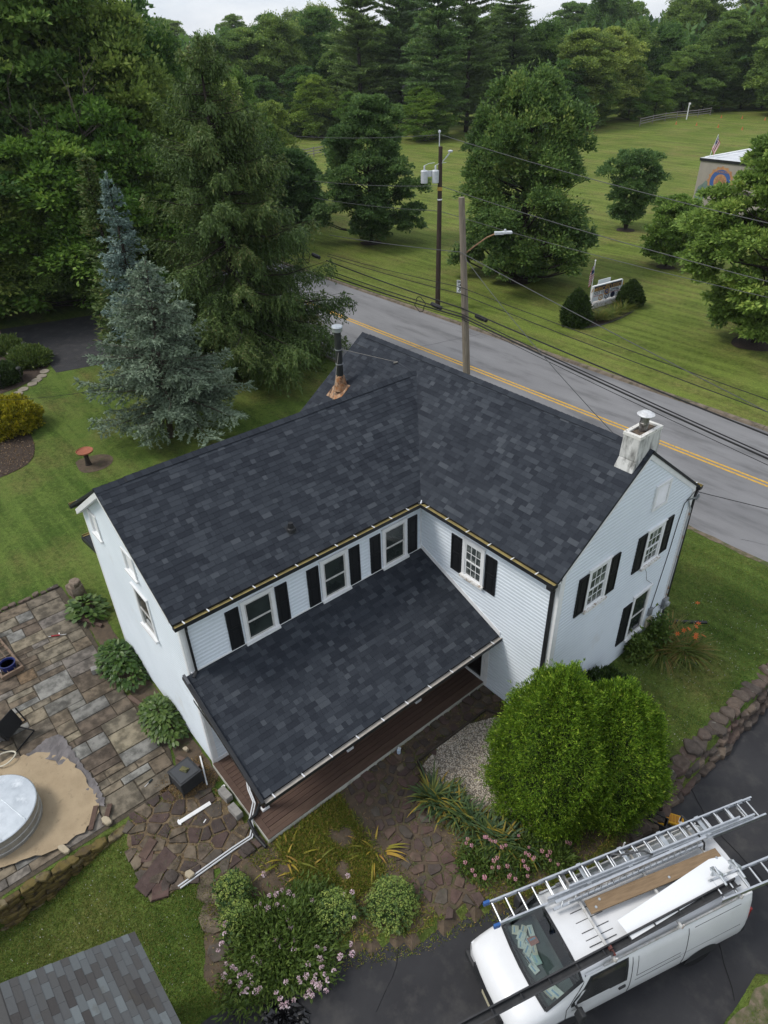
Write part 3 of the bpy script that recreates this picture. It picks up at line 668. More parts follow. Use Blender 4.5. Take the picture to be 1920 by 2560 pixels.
slab4(roof, [A_, (XE, -OE, HE), (XE, WR / 2, HR), (XL, WR / 2, HR), (XL, YE + .02 - (XRG - XL) / 1.0 * 0 - (HL - (HE + (XL - XW) * SL)) / SR, HE + (XL - XW) * SL), E_])
slab4(roof, [(XE, WR + OE, HE), (XL, WR + OE, HE), (XL, WR / 2, HR), (XE, WR / 2, HR)])
slab4(roof, [(OE, -LV, HE), A_, E_, (XRG, -LV, HL)])
slab4(roof, [(XRG, -LV, HL), E_, (XW, -OE, HE), (XW, -LV, HE)])
slab4(roof, [(PX, -LP, HPB), (PX, -.02, HPB), (0.03, -.02, HPT), (0.03, -LP, HPT)])
roof_o = roof.build('roof', ROOFB, house)
SH_V, SH_F, SH_A, SH_INFO = [], [], [], []
def lay(o, a, s, slen, lim0, lim1, e=.142, seed=1, near=False):
    """shingle courses: o eave origin, a along the course, s up the slope (unit vectors)"""
    o, a, s = Vector(o), Vector(a), Vector(s).normalized(); n = a.cross(s).normalized()
    if n.z < 0: n = -n
    rr = random.Random(seed); k = 0; row = 0.
    while row < slen - .03:
        s0, s1 = row, min(row + e + .012, slen); l0b, l1b = lim0(s0), lim1(s0); l0t, l1t = lim0(s1), lim1(s1)
        x = min(l0b, l0t) - rr.uniform(0, .3); band = rr.choice((.0, .05, -.04))
        while x < max(l1b, l1t):
            w = rr.choice((.13, .16, .19, .22, .26, .32)) * rr.uniform(.9, 1.1); xa, xb = x, x + w - .003
            q = [max(xa, l0b), min(xb, l1b), max(xa, l0t), min(xb, l1t)]
            if q[1] - q[0] > .012 or q[3] - q[2] > .012:
                if q[1] < q[0]: q[0] = q[1] = (q[0] if xa < l0b else q[1])
                if q[3] < q[2]: q[2] = q[3] = (q[2] if xa < l0t else q[3])
                t = rr.choice((.004, .005, .007)) + rr.uniform(0, .001); drop = rr.uniform(0, .003)
                r_ = rr.random(); v = min(1, max(0, rr.betavariate(1.5, 2.3) + band * .6))
                P = [o + a * q[0] + s * (s0 - drop), o + a * q[1] + s * (s0 - drop), o + a * q[3] + s * s1, o + a * q[2] + s * s1]
                SH_INFO.append(((P[0] + P[2]) / 2, near, len(SH_A)))
                SH_V.append([p + n * .002 for p in P] + [P[0] + n * (t + .006), P[1] + n * (t + .006), P[2] + n * .005, P[3] + n * .005]); SH_A.append(v)
            x += w
        row += e; k += 1
def slope(dx, dy, dz): return Vector((dx, dy, dz)).normalized()
L1 = math.hypot(WR / 2 + OE, HR - HE); c1 = (WR / 2 + OE) / L1
yv = lambda s: -OE + s * c1
zv = lambda s: HE + (HR - HE) * s / L1
def val_e(s):                                       # x of the east valley at slope distance s up the right wing roof
    z = zv(s); return OE - (z - HE) / SL if z < HL else -1e3
def val_w(s):
    z = zv(s); return XW + (z - HE) / SL if z < HL else 1e3
lay((0, -OE, HE), (1, 0, 0), (0, WR / 2 + OE, HR - HE), L1, lambda s: max(XL, val_e(s) if val_e(s) > -50 else XL), lambda s: XE, seed=2)
lay((0, -OE, HE), (1, 0, 0), (0, WR / 2 + OE, HR - HE), L1 * (HL - HE) / (HR - HE), lambda s: XL, lambda s: max(XL, min(val_w(s), XRG)), seed=2)
L2 = math.hypot(-XRG + OE, HL - HE)
lay((OE, 0, HE), (0, 1, 0), (XRG - OE, 0, HL - HE), L2, lambda s: -LV, lambda s: -OE + (HL - HE) * s / L2 / SR, seed=5)
L5 = math.hypot(PX, HPT - HPB)
lay((PX + .02, 0, HPB), (0, 1, 0), (-PX, 0, HPT - HPB), L5 - .01, lambda s: -LP, lambda s: -.03, seed=9, near=True)
order = sorted(range(len(SH_INFO)), key=lambda i: dist(SH_INFO[i][0]) + (0 if SH_INFO[i][1] else 50))
solo = set(order[:300]); QF = [(4, 5, 6, 7), (0, 1, 5, 4), (1, 2, 6, 5), (3, 0, 4, 7)]
VV, FF, AA = [], [], []
for i, vs in enumerate(SH_V):
    if i in solo:
        mb = MB(); mb.rnd = SH_A[i]; mb.add(vs, QF); mb.build('shingle', SHING, roof_o)
    else:
        b = len(VV); VV += [tuple(v) for v in vs]; FF += [[b + j for j in f] for f in QF]; AA += [SH_A[i]] * 4
tag(link('shingles', np_mesh('shingles', VV, np.array(FF), SHING, AA), roof_o), kind='stuff')
# ridge vents and cap shingles
def ridge(p0, p1, sl_a, sl_b, side, vent0, vent1, flip=False):
    p0, p1 = Vector(p0), Vector(p1); d = (p1 - p0).normalized(); side = Vector(side); L = (p1 - p0).length; n = int(L / .20)
    vb = MB(); hv = .025; w = .14
    q0, q1 = p0 + d * vent0, p1 - d * vent1
    for sg, sl in ((1, sl_a), (-1, sl_b)):
        dn = (side * sg - Vector((0, 0, sl))).normalized(); nn = d.cross(dn); nn = nn if nn.z > 0 else -nn
        vb.hexa([q0 + nn * .004, q1 + nn * .004, q1 + dn * w + nn * .004, q0 + dn * w + nn * .004, q0 + nn * hv, q1 + nn * hv, q1 + dn * w + nn * hv, q0 + dn * w + nn * hv])
    vb.build('ridge_vent', ROOFB, roof_o)
    ms = []
    for sh in (.18, .3, .42, .55):
        mb = MB(); mb.rnd = sh
        for sg, sl in ((1, sl_a), (-1, sl_b)):
            dn = (side * sg - Vector((0, 0, sl))).normalized(); nn = d.cross(dn); nn = nn if nn.z > 0 else -nn; O = Vector((0, 0, 0)); l_ = .225
            mb.hexa([O, d * l_, d * l_ + dn * .155, dn * .155, nn * .016, d * l_ + nn * .004, d * l_ + dn * .155 + nn * .004, dn * .155 + nn * .016])
        ms.append(mb.mesh('ridge_cap', SHING))
    for k in range(n):
        u_ = k * .2 if not flip else L - .2 * k; c = p0 + d * (k * .2); up = hv + .002 if vent0 < k * .2 + .1 < L - vent1 else .008
        link('ridge_cap', random.choice(ms), roof_o, c + Vector((0, 0, up)))
ridge((XL + .02, WR / 2, HR), (XE, WR / 2, HR), SR, SR, (0, 1, 0), .35, 1.05)
ridge((XRG, -LV, HL), (XRG, YE + .1, HL), SL, SL, (1, 0, 0), .75, .55)
# ---- gutters
GUTIN = M('old_gutter_inside', (.36, .29, .11), (.25, .20, .085), 5, .6, stain=((.13, .10, .05), 7, .58, .75), metal=.2)
GUTIN2 = M('porch_gutter_inside', (.40, .37, .33), (.30, .28, .25), 5, .6)
CLIP = M('gutter_clip', (.75, .76, .78), None, rough=.3, metal=.3)
def gutter(p0, p1, out, liner, step=.62, d=.14, h=.115, clips=True):
    p0, p1, out = Vector(p0), Vector(p1), Vector(out); a = (p1 - p0).normalized(); up = Vector((0, 0, 1)); L = (p1 - p0).length; mid = (p0 + p1) / 2; mb = MB()
    mb.obox(mid + out * d / 2 - up * h, a, out, up, L / 2, d / 2, .004); mb.obox(mid + out * .003 - up * h / 2, a, out, up, L / 2, .003, h / 2); mb.obox(mid + out * (d - .004) - up * h / 2, a, out, up, L / 2, .004, h / 2)
    mb.obox(mid + out * (d + .006) - up * .008, a, out, up, L / 2, .007, .010)
    for e_ in (p0 + a * .003, p1 - a * .003): mb.obox(e_ + out * d / 2 - up * h / 2, a, out, up, .003, d / 2 - .006, h / 2)
    g_ = mb.build('gutter', BLACK, house); mb = MB()
    mb.obox(mid + out * d / 2 - up * .045, a, out, up, L / 2 - .012, d / 2 - .012, .003); mb.obox(mid + out * (d - .012) - up * h / 2, a, out, up, L / 2 - .012, .002, h / 2 - .008); mb.obox(mid + out * (d - .002) - up * (-.006), a, out, up, L / 2 - .012, .007, .003)
    mb.build('gutter_inside_raised', liner, g_)  # inside floor raised off the gutter bottom so light reaches it
    if clips:
        k = .25
        while k < L:
            mb = MB(); mb.obox(p0 + a * k + out * d / 2 + up * .004, a, out, up, .014, d / 2 + .012, .003); mb.obox(p0 + a * (k + .004) + out * (d - .02) + up * .010, a, out, up, .018, .022, .004); mb.build('hanger', CLIP, g_); k += step
    return g_
gutter((OE - .02, -LV, HE - .02), (OE - .02, -OE - .12, HE - .02), (1, 0, 0), GUTIN)
gutter((OE + .10, -OE + .02, HE - .02), (XE, -OE + .02, HE - .02), (0, -1, 0), GUTIN, .78)
gutter((PX + .0, -LP - .02, HPB - .02), (PX + .0, .0, HPB - .02), (1, 0, 0), GUTIN2, .80)
gutter((XL, WR + OE - .02, HE - .02), (XE + .02, WR + OE - .02, HE - .02), (0, 1, 0), GUTIN, 1.0)
gutter((XW + .02, -LV - .02, HE - .02), (XW + .02, -.3, HE - .02), (-1, 0, 0), GUTIN, 1.0)
mb = MB(); mb.bar((OE + .10, -OE - .1, HE - .01), (OE - .05, -OE + .12, HE + .04), .03, .01); mb.build('valley_diverter', CLIP, house)
# downspouts
def spout(pts, w=.075, parent=house, name='downspout'):
    mb = MB()
    for a, b in zip(pts, pts[1:]): mb.bar(a, b, w, w * .8, (.3, 1, .1))
    return mb.build(name, BLACK, parent, bevel=.006)
spout([(OE + .05, -LV + .28, HE - .12), (OE + .05, -LV + .28, HE - .24), (.08, -LV + .33, HE - .48), (.08, -LV + .33, HPT + .06), (.16, -LV + .20, HPT - .02)])
spout([(XE - .13, -OE - .06, HE - .10), (XE - .13, -OE - .06, HE - .24), (XE - .20, -.07, HE - .42), (XE - .20, -.07, .15)], .095)
mb = MB(); mb.box(XE - .22, XE - .05, -OE - .13, -OE + .01, HE - .24, HE - .13); mb.build('leader_head', BLACK, house)
spout([(XE - .08, WR + .28, HE - .1), (XE - .08, WR + .28, HE - .2), (XE - .03, WR + .08, HE - .42), (XE - .03, WR + .08, .25)], .07)
tag(one('downspout_extension', BLACK, None, 'bar', (5.15, 6.25, .36), (6.05, 7.25, .30), .10, .09, bevel=.01), 'black downspout extension lying on the right lawn by the gable corner', 'downspout')
# porch
mb = MB(); s0 = Vector((.02, -LP - .055, HPT + .02)); s1 = Vector((PX + .1, -LP - .055, HPB + .015 - .04)); mb.bar(s0, s1, .085, .14); mb.build('porch_rake', BLACK, house, bevel=.006)
mb = MB(); mb.bar(s0 + Vector((0, .01, .074)), s1 + Vector((-.12, .01, .074 + .02)), .07, .006); mb.build('rake_cover', M('grey_metal_trim', (.12, .125, .135), None, rough=.4, metal=.3), house)
mb = MB(); mb.add([(.03, -.022, HPT + .01), (PX + .06, -.022, HPB + .01), (PX + .06, -.022, HPB + .16), (.03, -.022, HPT + .16), (.03, -.05, HPT + .01), (PX + .06, -.05, HPB + .01), (PX + .06, -.05, HPB + .16), (.03, -.05, HPT + .16)],
                  [(0, 1, 2, 3), (7, 6, 5, 4), (0, 4, 5, 1), (1, 5, 6, 2), (2, 6, 7, 3), (3, 7, 4, 0)]); mb.build('flashing_board', TRIM, house)
mb = MB(); mb.box(.023, .055, -LW, -.05, HPT + .01, HPT + .05); mb.build('flashing_board', TRIM, house)
BROWN = M('dark_brown_post', (.035, .022, .016), (.05, .032, .022), 4, .7)
DECK = M('brown_deck_board', (.105, .066, .050), (.080, .050, .038), 2.0, .7, bump=.12, bscale=60, objvar=.12, aniso=(6, 1, 1))
SKIRT = M('weathered_white_skirt', (.55, .55, .50), (.42, .42, .37), 3, .75, stain=((.20, .22, .12), 4, .6, .75))
deck = empty('porch_deck'); deck.parent = house
DX, DY = 2.88, -7.72
nb = 18; bw = (DX - .30) / nb
shared = one('deck_board', DECK, deck, 'box', 0, bw - .008, DY + .16, -.04, .155, .18, bevel=.003)
for k in range(nb):
    o = shared if k == 0 else shared.copy()
    if k: COL.objects.link(o)
    o.location = (.03 + k * bw, 0, 0)
one('border_board', DECK, deck, 'box', DX - .262, DX - .14, DY + .165, -.04, .155, .181); one('border_board', DECK, deck, 'box', DX - .135, DX, DY, -.03, .155, .182); one('border_board', DECK, deck, 'box', .02, DX - .14, DY, DY + .155, .155, .1825)
one('skirt', SKIRT, deck, 'box', DX - .02, DX + .012, DY - .012, -.02, -.04, .152); one('skirt', SKIRT, deck, 'box', .0, DX - .022, DY - .012, DY + .02, -.04, .152); one('deck_frame', BROWN, deck, 'box', .05, DX - .05, DY + .05, -.05, 0, .14)
for yy in (-7.34, -4.6, -2.05):
    mb = MB(); mb.box(2.0, 2.13, yy - .065, yy + .065, .18, 2.70); pst = mb.build('porch_post', BROWN, house); mb = MB()
    for b in ((1.96, 2.17, yy - .105, yy - .066), (1.96, 2.17, yy + .066, yy + .105), (1.96, 1.999, yy - .066, yy + .066), (2.131, 2.17, yy - .066, yy + .066)): mb.box(*b, .183, .26)
    mb.build('post_base', TRIM, pst)
one('porch_beam', TRIM, house, 'box', 1.99, 2.14, -LP + .05, -.06, 2.70, 2.86); one('porch_ceiling', TRIM, house, 'add', [(0.03, -LP + .03, 2.88), (1.98, -LP + .03, 2.88), (1.98, -.05, 2.88), (.03, -.05, 2.88)], [(3, 2, 1, 0)])
mb = MB(); mb.add([(.03, -LP + .02, 2.88), (PX - .05, -LP + .02, HPB - .02), (PX - .05, -LP + .02, HPB - .1), (2.2, -LP + .02, 2.7), (.03, -LP + .02, 2.75)], [(0, 1, 2, 3, 4)]); mb.build('porch_end_trim', BLACK, house)
DOOR = M('dark_screen_door', (.010, .009, .009), None, rough=.25, spec=.5)
mb = MB()
for b in ((.35, .45, .2, 2.25), (2.76, 2.86, .2, 2.25), (.45, 2.76, 2.15, 2.25), (.45, 2.76, .19, .27), (1.56, 1.64, .27, 2.15)): fS.box(mb, *b, 0, .05)
dr = mb.build('door', TRIM, house); fS.part('pane', DOOR, dr, .45, 1.56, .27, 2.15, 0, .01); fS.part('pane', DOOR, dr, 1.64, 2.76, .27, 2.15, 0, .01)
one('base_trim', TRIM, house, 'box', .024, .05, DY + .1, -.06, .183, .30)
# chimney with its metal pot
CHIM = M('stained_white_parging', (.62, .62, .60), (.48, .48, .46), 4, .9, bump=.35, bscale=18, stain=((.16, .16, .15), 5.5, .46, .66), aniso=(1, 1, .3))
cx0_, cx1_, cy0_, cy1_ = 4.48, 4.96, 2.46, 3.42; mb = MB()
mb.hexa([(cx0_ - .07, cy0_ - .12, 7.35), (cx1_ + .0, cy0_ - .12, 7.35), (cx1_ + .0, cy1_ + .05, 7.35), (cx0_ - .07, cy1_ + .05, 7.35), (cx0_, cy0_, 7.82), (cx1_, cy0_, 7.82), (cx1_, cy1_, 7.82), (cx0_, cy1_, 7.82)])
mb.hexa([(cx0_, cy0_, 7.82), (cx1_, cy0_, 7.82), (cx1_, cy1_, 7.82), (cx0_, cy1_, 7.82), (cx0_ + .01, cy0_ + .01, 8.42), (cx1_ - .01, cy0_ + .01, 8.42), (cx1_ - .01, cy1_ - .01, 8.42), (cx0_ + .01, cy1_ - .01, 8.42)])
ch = mb.build('chimney', CHIM, house, bevel=.02); mb = MB()
for b in ((cx0_, cx1_, cy0_, cy0_ + .09), (cx0_, cx1_, cy1_ - .09, cy1_), (cx0_, cx0_ + .09, cy0_ + .091, cy1_ - .091), (cx1_ - .09, cx1_, cy0_ + .091, cy1_ - .091)): mb.box(*b, 8.421, 8.50)
mb.build('chimney_crown', M('pitted_white_crown', (.66, .65, .61), (.20, .19, .17), 16, .95, bump=.5, bscale=30, contrast=(.56, .66)), ch)
one('chimney_top', M('sooty_mortar', (.16, .12, .085), (.06, .05, .045), 9, .95, bump=.5), ch, 'box', cx0_ + .092, cx1_ - .092, cy0_ + .092, cy1_ - .092, 8.421, 8.45)
mb = MB(); mb.lathe([(.105, 0), (.105, .16), (.115, .17), (.115, .22), (.105, .23), (.105, .40)], (4.72, 2.92, 8.45), 16); mb.build('chimney_pipe', M('sooty_pipe', (.30, .29, .28), (.10, .09, .085), 7, .4, metal=.7), ch, smooth=False)
mb = MB(); mb.lathe([(.20, 0), (.215, .03), (.12, .09), (.03, .115)], (4.72, 2.92, 8.86), 12); mb.build('chimney_cap', M('pale_cap_metal', (.72, .73, .74), (.5, .5, .5), 10, .35, metal=.4), ch)
mb = MB()
for k in range(4): a = k * math.pi / 2 + .4; mb.bar((4.72 + .1 * math.cos(a), 2.92 + .1 * math.sin(a), 8.80), (4.72 + .15 * math.cos(a), 2.92 + .15 * math.sin(a), 8.89), .012, .012)
mb.build('cap_bracket', STEEL, ch)
# black stove flue behind the left ridge
fx, fy = -5.46, 1.30; zr = HE + (fy + OE) * SR
mb = MB(); mb.lathe([(.115, 0), (.115, 1.62)], (fx, fy, zr + .35), 18); fl = mb.build('stove_flue', M('black_stovepipe', (.018, .02, .019), (.032, .036, .034), 3, .38, spec=.5), house)
mb = MB(); mb.lathe([(.26, -.1), (.15, .36), (.13, .40)], (fx, fy, zr + .05), 18); mb.build('flue_boot', RUST, fl)
mb = MB(); c = Vector((fx, fy, zr)); su = Vector((0, 1, SR)).normalized(); mb.obox(c + Vector((0, -.12, -.07)), (1, 0, 0), su, Vector((0, -SR, 1)).normalized(), .33, .34, .012); mb.build('flashing_plate', RUST, fl)
mb = MB(); mb.lathe([(.125, 0), (.125, .035)], (fx, fy, zr + .85), 18); mb.lathe([(.125, 0), (.125, .03)], (fx, fy, zr + 1.35), 18); mb.build('flue_band', STEEL, fl)
mb = MB(); mb.lathe([(.12, 0), (.17, .02), (.17, .12), (.14, .125)], (fx, fy, zr + 1.95), 18); mb.lathe([(.185, 0), (.19, .03), (.17, .07), (.05, .085)], (fx, fy, zr + 2.08), 18); mb.build('flue_cap', STEEL, fl, smooth=False)
mb = MB(); mb.tube([(fx + .1, fy, zr + 1.4), (-4.03, 2.55, 7.72)], .009, 6); mb.bar((-4.1, 2.52, 7.68), (-3.98, 2.58, 7.72), .07, .03); mb.build('brace_rod', M('dull_rod', (.2, .19, .17), None, rough=.6), fl)
mb = MB(); mb.tube([(fx + .08, fy - .06, zr + 1.3), (-4.85, .35, HE + (.35 + OE) * SR + .05)], .009, 6); mb.build('brace_rod', M('dull_rod', (.2, .19, .17), None, rough=.6), fl)
# plumbing vent on the left wing roof
vx, vy = -.50, -4.09; vz = HE + (OE - vx) * SL; mb = MB(); sn = Vector((SL, 0, 1)).normalized(); su = Vector((-1, 0, SL)).normalized()
mb.obox((vx, vy, vz + .012), su, (0, 1, 0), sn, .15, .14, .006); pv = mb.build('vent_flashing', M('dark_flashing', (.03, .033, .038), None, rough=.6), house); mb = MB(); mb.lathe([(.13, -.03), (.11, .06), (.08, .08), (.06, .22)], (vx, vy, vz), 14); mb.build('vent_pipe', DKPLASTIC, pv)
# back porch roof that shows past the left gable
mb = MB(); slab4(mb, [(-WL - .02, -LW + .25, 3.6), (-WL - .02, -2.5, 3.6), (-8.4, -2.5, 3.1), (-8.4, -LW + .25, 3.1)], .1); mb.build('back_porch_roof', ROOFB, house); gutter((-8.4, -LW + .22, 3.12), (-8.4, -2.5, 3.12), (-1, 0, 0), GUTIN, 1.0, clips=False)
mb = MB(); mb.bar((-WL, -LW + .2, 3.56), (-8.45, -LW + .2, 3.03), .06, .16); mb.build('back_porch_rake', BLACK, house)
for yy in (-7.2, -3): one('back_porch_post', TRIM, house, 'box', -8.25, -8.13, yy, yy + .12, 0, 3.0)
# meters and cables on the right gable
METAL_G = M('grey_meter_metal', (.28, .30, .31), (.2, .21, .22), 9, .5, metal=.3); CREAM = M('cream_plastic', (.55, .50, .36), None, rough=.5)
def gp(px, py): q = ray(px, py); t = (XR + .05 - CAM[0]) / q[0]; p = CAM + q * t; return float(p[1]), float(p[2])
a, z = gp(1660, 1504); mb = MB(); fG.box(mb, a - .12, a + .12, z - .22, z + .16, .03, .14); ms_ = mb.build('meter_box', METAL_G, house, bevel=.01); mb = MB(); mb.tube([fG.p(a, z, .14), fG.p(a, z, .22)], .085, 14); mb.build('meter_dial', M('meter_glass', (.35, .37, .38), None, rough=.15), ms_)
mb = MB(); mb.tube([fG.p(a + .02, z + .15, .06), fG.p(a + .06, 4.9, .06), fG.p(WR - .28, 5.3, .06)], .022, 8); mb.tube([fG.p(a - .05, z - .2, .05), fG.p(a - .05, .35, .05)], .02, 8); mb.build('conduit', M('rusty_conduit', (.42, .43, .44), (.30, .17, .09), 5, .6, contrast=(.55, .62)), ms_)
a2, z2 = gp(1624, 1528); mb = MB(); fG.box(mb, a2 - .09, a2 + .09, z2 - .14, z2 + .14, .03, .11); mb.build('junction_box', METAL_G, house, bevel=.008)
a3, z3 = gp(1619, 1553); mb = MB(); fG.box(mb, a3 - .14, a3 + .14, z3 - .17, z3 + .17, .03, .12); mb.build('phone_box', CREAM, house, bevel=.012)
mb = MB(); mb.tube([fG.p(a2, z2 + .1, .05), fG.p(a2 + .12, 2.3, .04), fG.p(a2 + .28, 3.6, .04), fG.p(a2 + .36, 4.7, .04), fG.p(WR - .5, 5.3, .05), fG.p(WR - .1, 5.55, .07)], .011, 6); mb.tube([fG.p(a2, z2, .08), fG.p((a2 + a) / 2, z2 + .05, .06), fG.p(a, z - .25, .07)], .010, 6)
mb.tube([fG.p(a3, z3 - .1, .06), fG.p(a3 + .05, z3 - .32, .08), fG.p(a3 - .06, z3 - .42, .05), fG.p(a3 - .03, .35, .04)], .012, 6); mb.build('wall_cable', WIRE, house)
mb = MB(); mb.tube([fG.p(4.0, 3.83, .03), fG.p(4.25, 3.5, .03), fG.p(4.4, 3.1, .03), fG.p(4.72, 2.8, .06)], .006, 5); mb.build('thin_cable', WIREG, house)
mb = MB(); mb.bar(fG.p(WR - .35, 5.35, .03), fG.p(WR - .02, 5.42, .22), .03, .03); mb.bar(fG.p(WR - .06, 5.3, .16), fG.p(WR - .06, 5.52, .2), .05, .05); mb.build('service_bracket', METAL_G, house)
# ================================================================ VEGETATION
def unit(v): return v / np.maximum(np.linalg.norm(v, axis=-1, keepdims=True), 1e-9)
def sphere_pts(n, g): return unit(g.normal(size=(n, 3)))
def leaf_quads(C, D, Nn, L, Wd, mid=.45, fold=.0):
    """pointed leaves: base at C, long axis D, face normal about Nn"""
    D = unit(D); S = unit(np.cross(D, Nn)); L = np.broadcast_to(np.asarray(L, float), (len(C),))[:, None]; Wd = np.broadcast_to(np.asarray(Wd, float), (len(C),))[:, None]
    V = np.stack([C, C + D * L * mid + S * Wd / 2, C + D * L, C + D * L * mid - S * Wd / 2], 1).reshape(-1, 3)
    return V, np.arange(len(C) * 4).reshape(-1, 4)
class Veg:
    """collects leaf quads of one crown"""
    def __init__(s): s.V = []; s.F = []; s.A = []; s.n = 0
    def add(s, V, F, A): s.V.append(V); s.F.append(F + s.n); s.A.append(np.broadcast_to(A, (len(F),))); s.n += len(V)
    def leaves(s, C, D, Nn, L, Wd, A, mid=.45): V, F = leaf_quads(C, D, Nn, L, Wd, mid); s.add(V, F, A)
    def mesh(s, name, mat): return np_mesh(name, np.concatenate(s.V), np.concatenate(s.F), mat, np.clip(np.concatenate(s.A), 0, 1))
BARK = M('grey_brown_bark', (.095, .078, .062), (.05, .042, .035), 6, .95, bump=.6, bscale=20, aniso=(1, 1, .25))
BARKD = M('dark_bark', (.045, .037, .030), (.028, .023, .019), 6, .95, bump=.6, bscale=20, aniso=(1, 1, .25))
def LB(k, *c): return [tuple(v * k for v in q) for q in c]
LEAF_OAK = leaf_mat('oak_leaf', LB(3.77, (.016, .034, .014), (.024, .050, .018), (.034, .066, .022), (.050, .086, .028), (.075, .105, .035)))
LEAF_MAPLE = leaf_mat('maple_leaf', LB(3.17, (.022, .050, .014), (.034, .072, .020), (.048, .096, .026), (.066, .122, .034), (.095, .150, .045)))
LEAF_DARK = leaf_mat('dark_leaf', LB(4.30, (.012, .028, .012), (.018, .040, .016), (.026, .054, .020), (.038, .070, .026)))
LEAF_FOREST = leaf_mat('woodland_leaf', LB(3.13, (.018, .042, .014), (.028, .060, .018), (.042, .082, .024), (.058, .106, .030), (.082, .130, .040)), objvar=.3)
LEAF_YEL = leaf_mat('yellowgreen_leaf', LB(2.67, (.026, .062, .014), (.040, .088, .018), (.060, .118, .024), (.088, .145, .034)), objvar=.2)
NEED_NOR = leaf_mat('norway_needle', LB(2.0, (.021, .044, .016), (.030, .060, .021), (.042, .078, .026), (.058, .094, .034), (.080, .088, .045)), trans=.2, objvar=.05)
NEED_BLUE = leaf_mat('blue_spruce_needle', LB(1.75, (.052, .074, .050), (.076, .104, .070), (.102, .136, .092), (.136, .172, .120)), trans=.12, objvar=.03, warm=False)
NEED_SILV = leaf_mat('silver_spruce_needle', LB(1.72, (.050, .080, .070), (.080, .120, .105), (.115, .160, .142), (.150, .200, .178)), trans=.12, objvar=.03, warm=False)
NEED_PINE = leaf_mat('pine_needle', LB(4.07, (.014, .032, .014), (.022, .046, .018), (.032, .064, .024), (.046, .082, .030)), trans=.15, objvar=.18)
ARBOR = leaf_mat('arborvitae_spray', LB(1.95, (.026, .056, .005), (.055, .104, .008), (.090, .155, .012), (.138, .200, .018), (.200, .238, .034)), trans=.2, objvar=.03, warm=False)
YEW = leaf_mat('yew_needle', [(.020, .046, .015), (.032, .068, .020), (.048, .095, .026), (.070, .125, .034)], trans=.15)

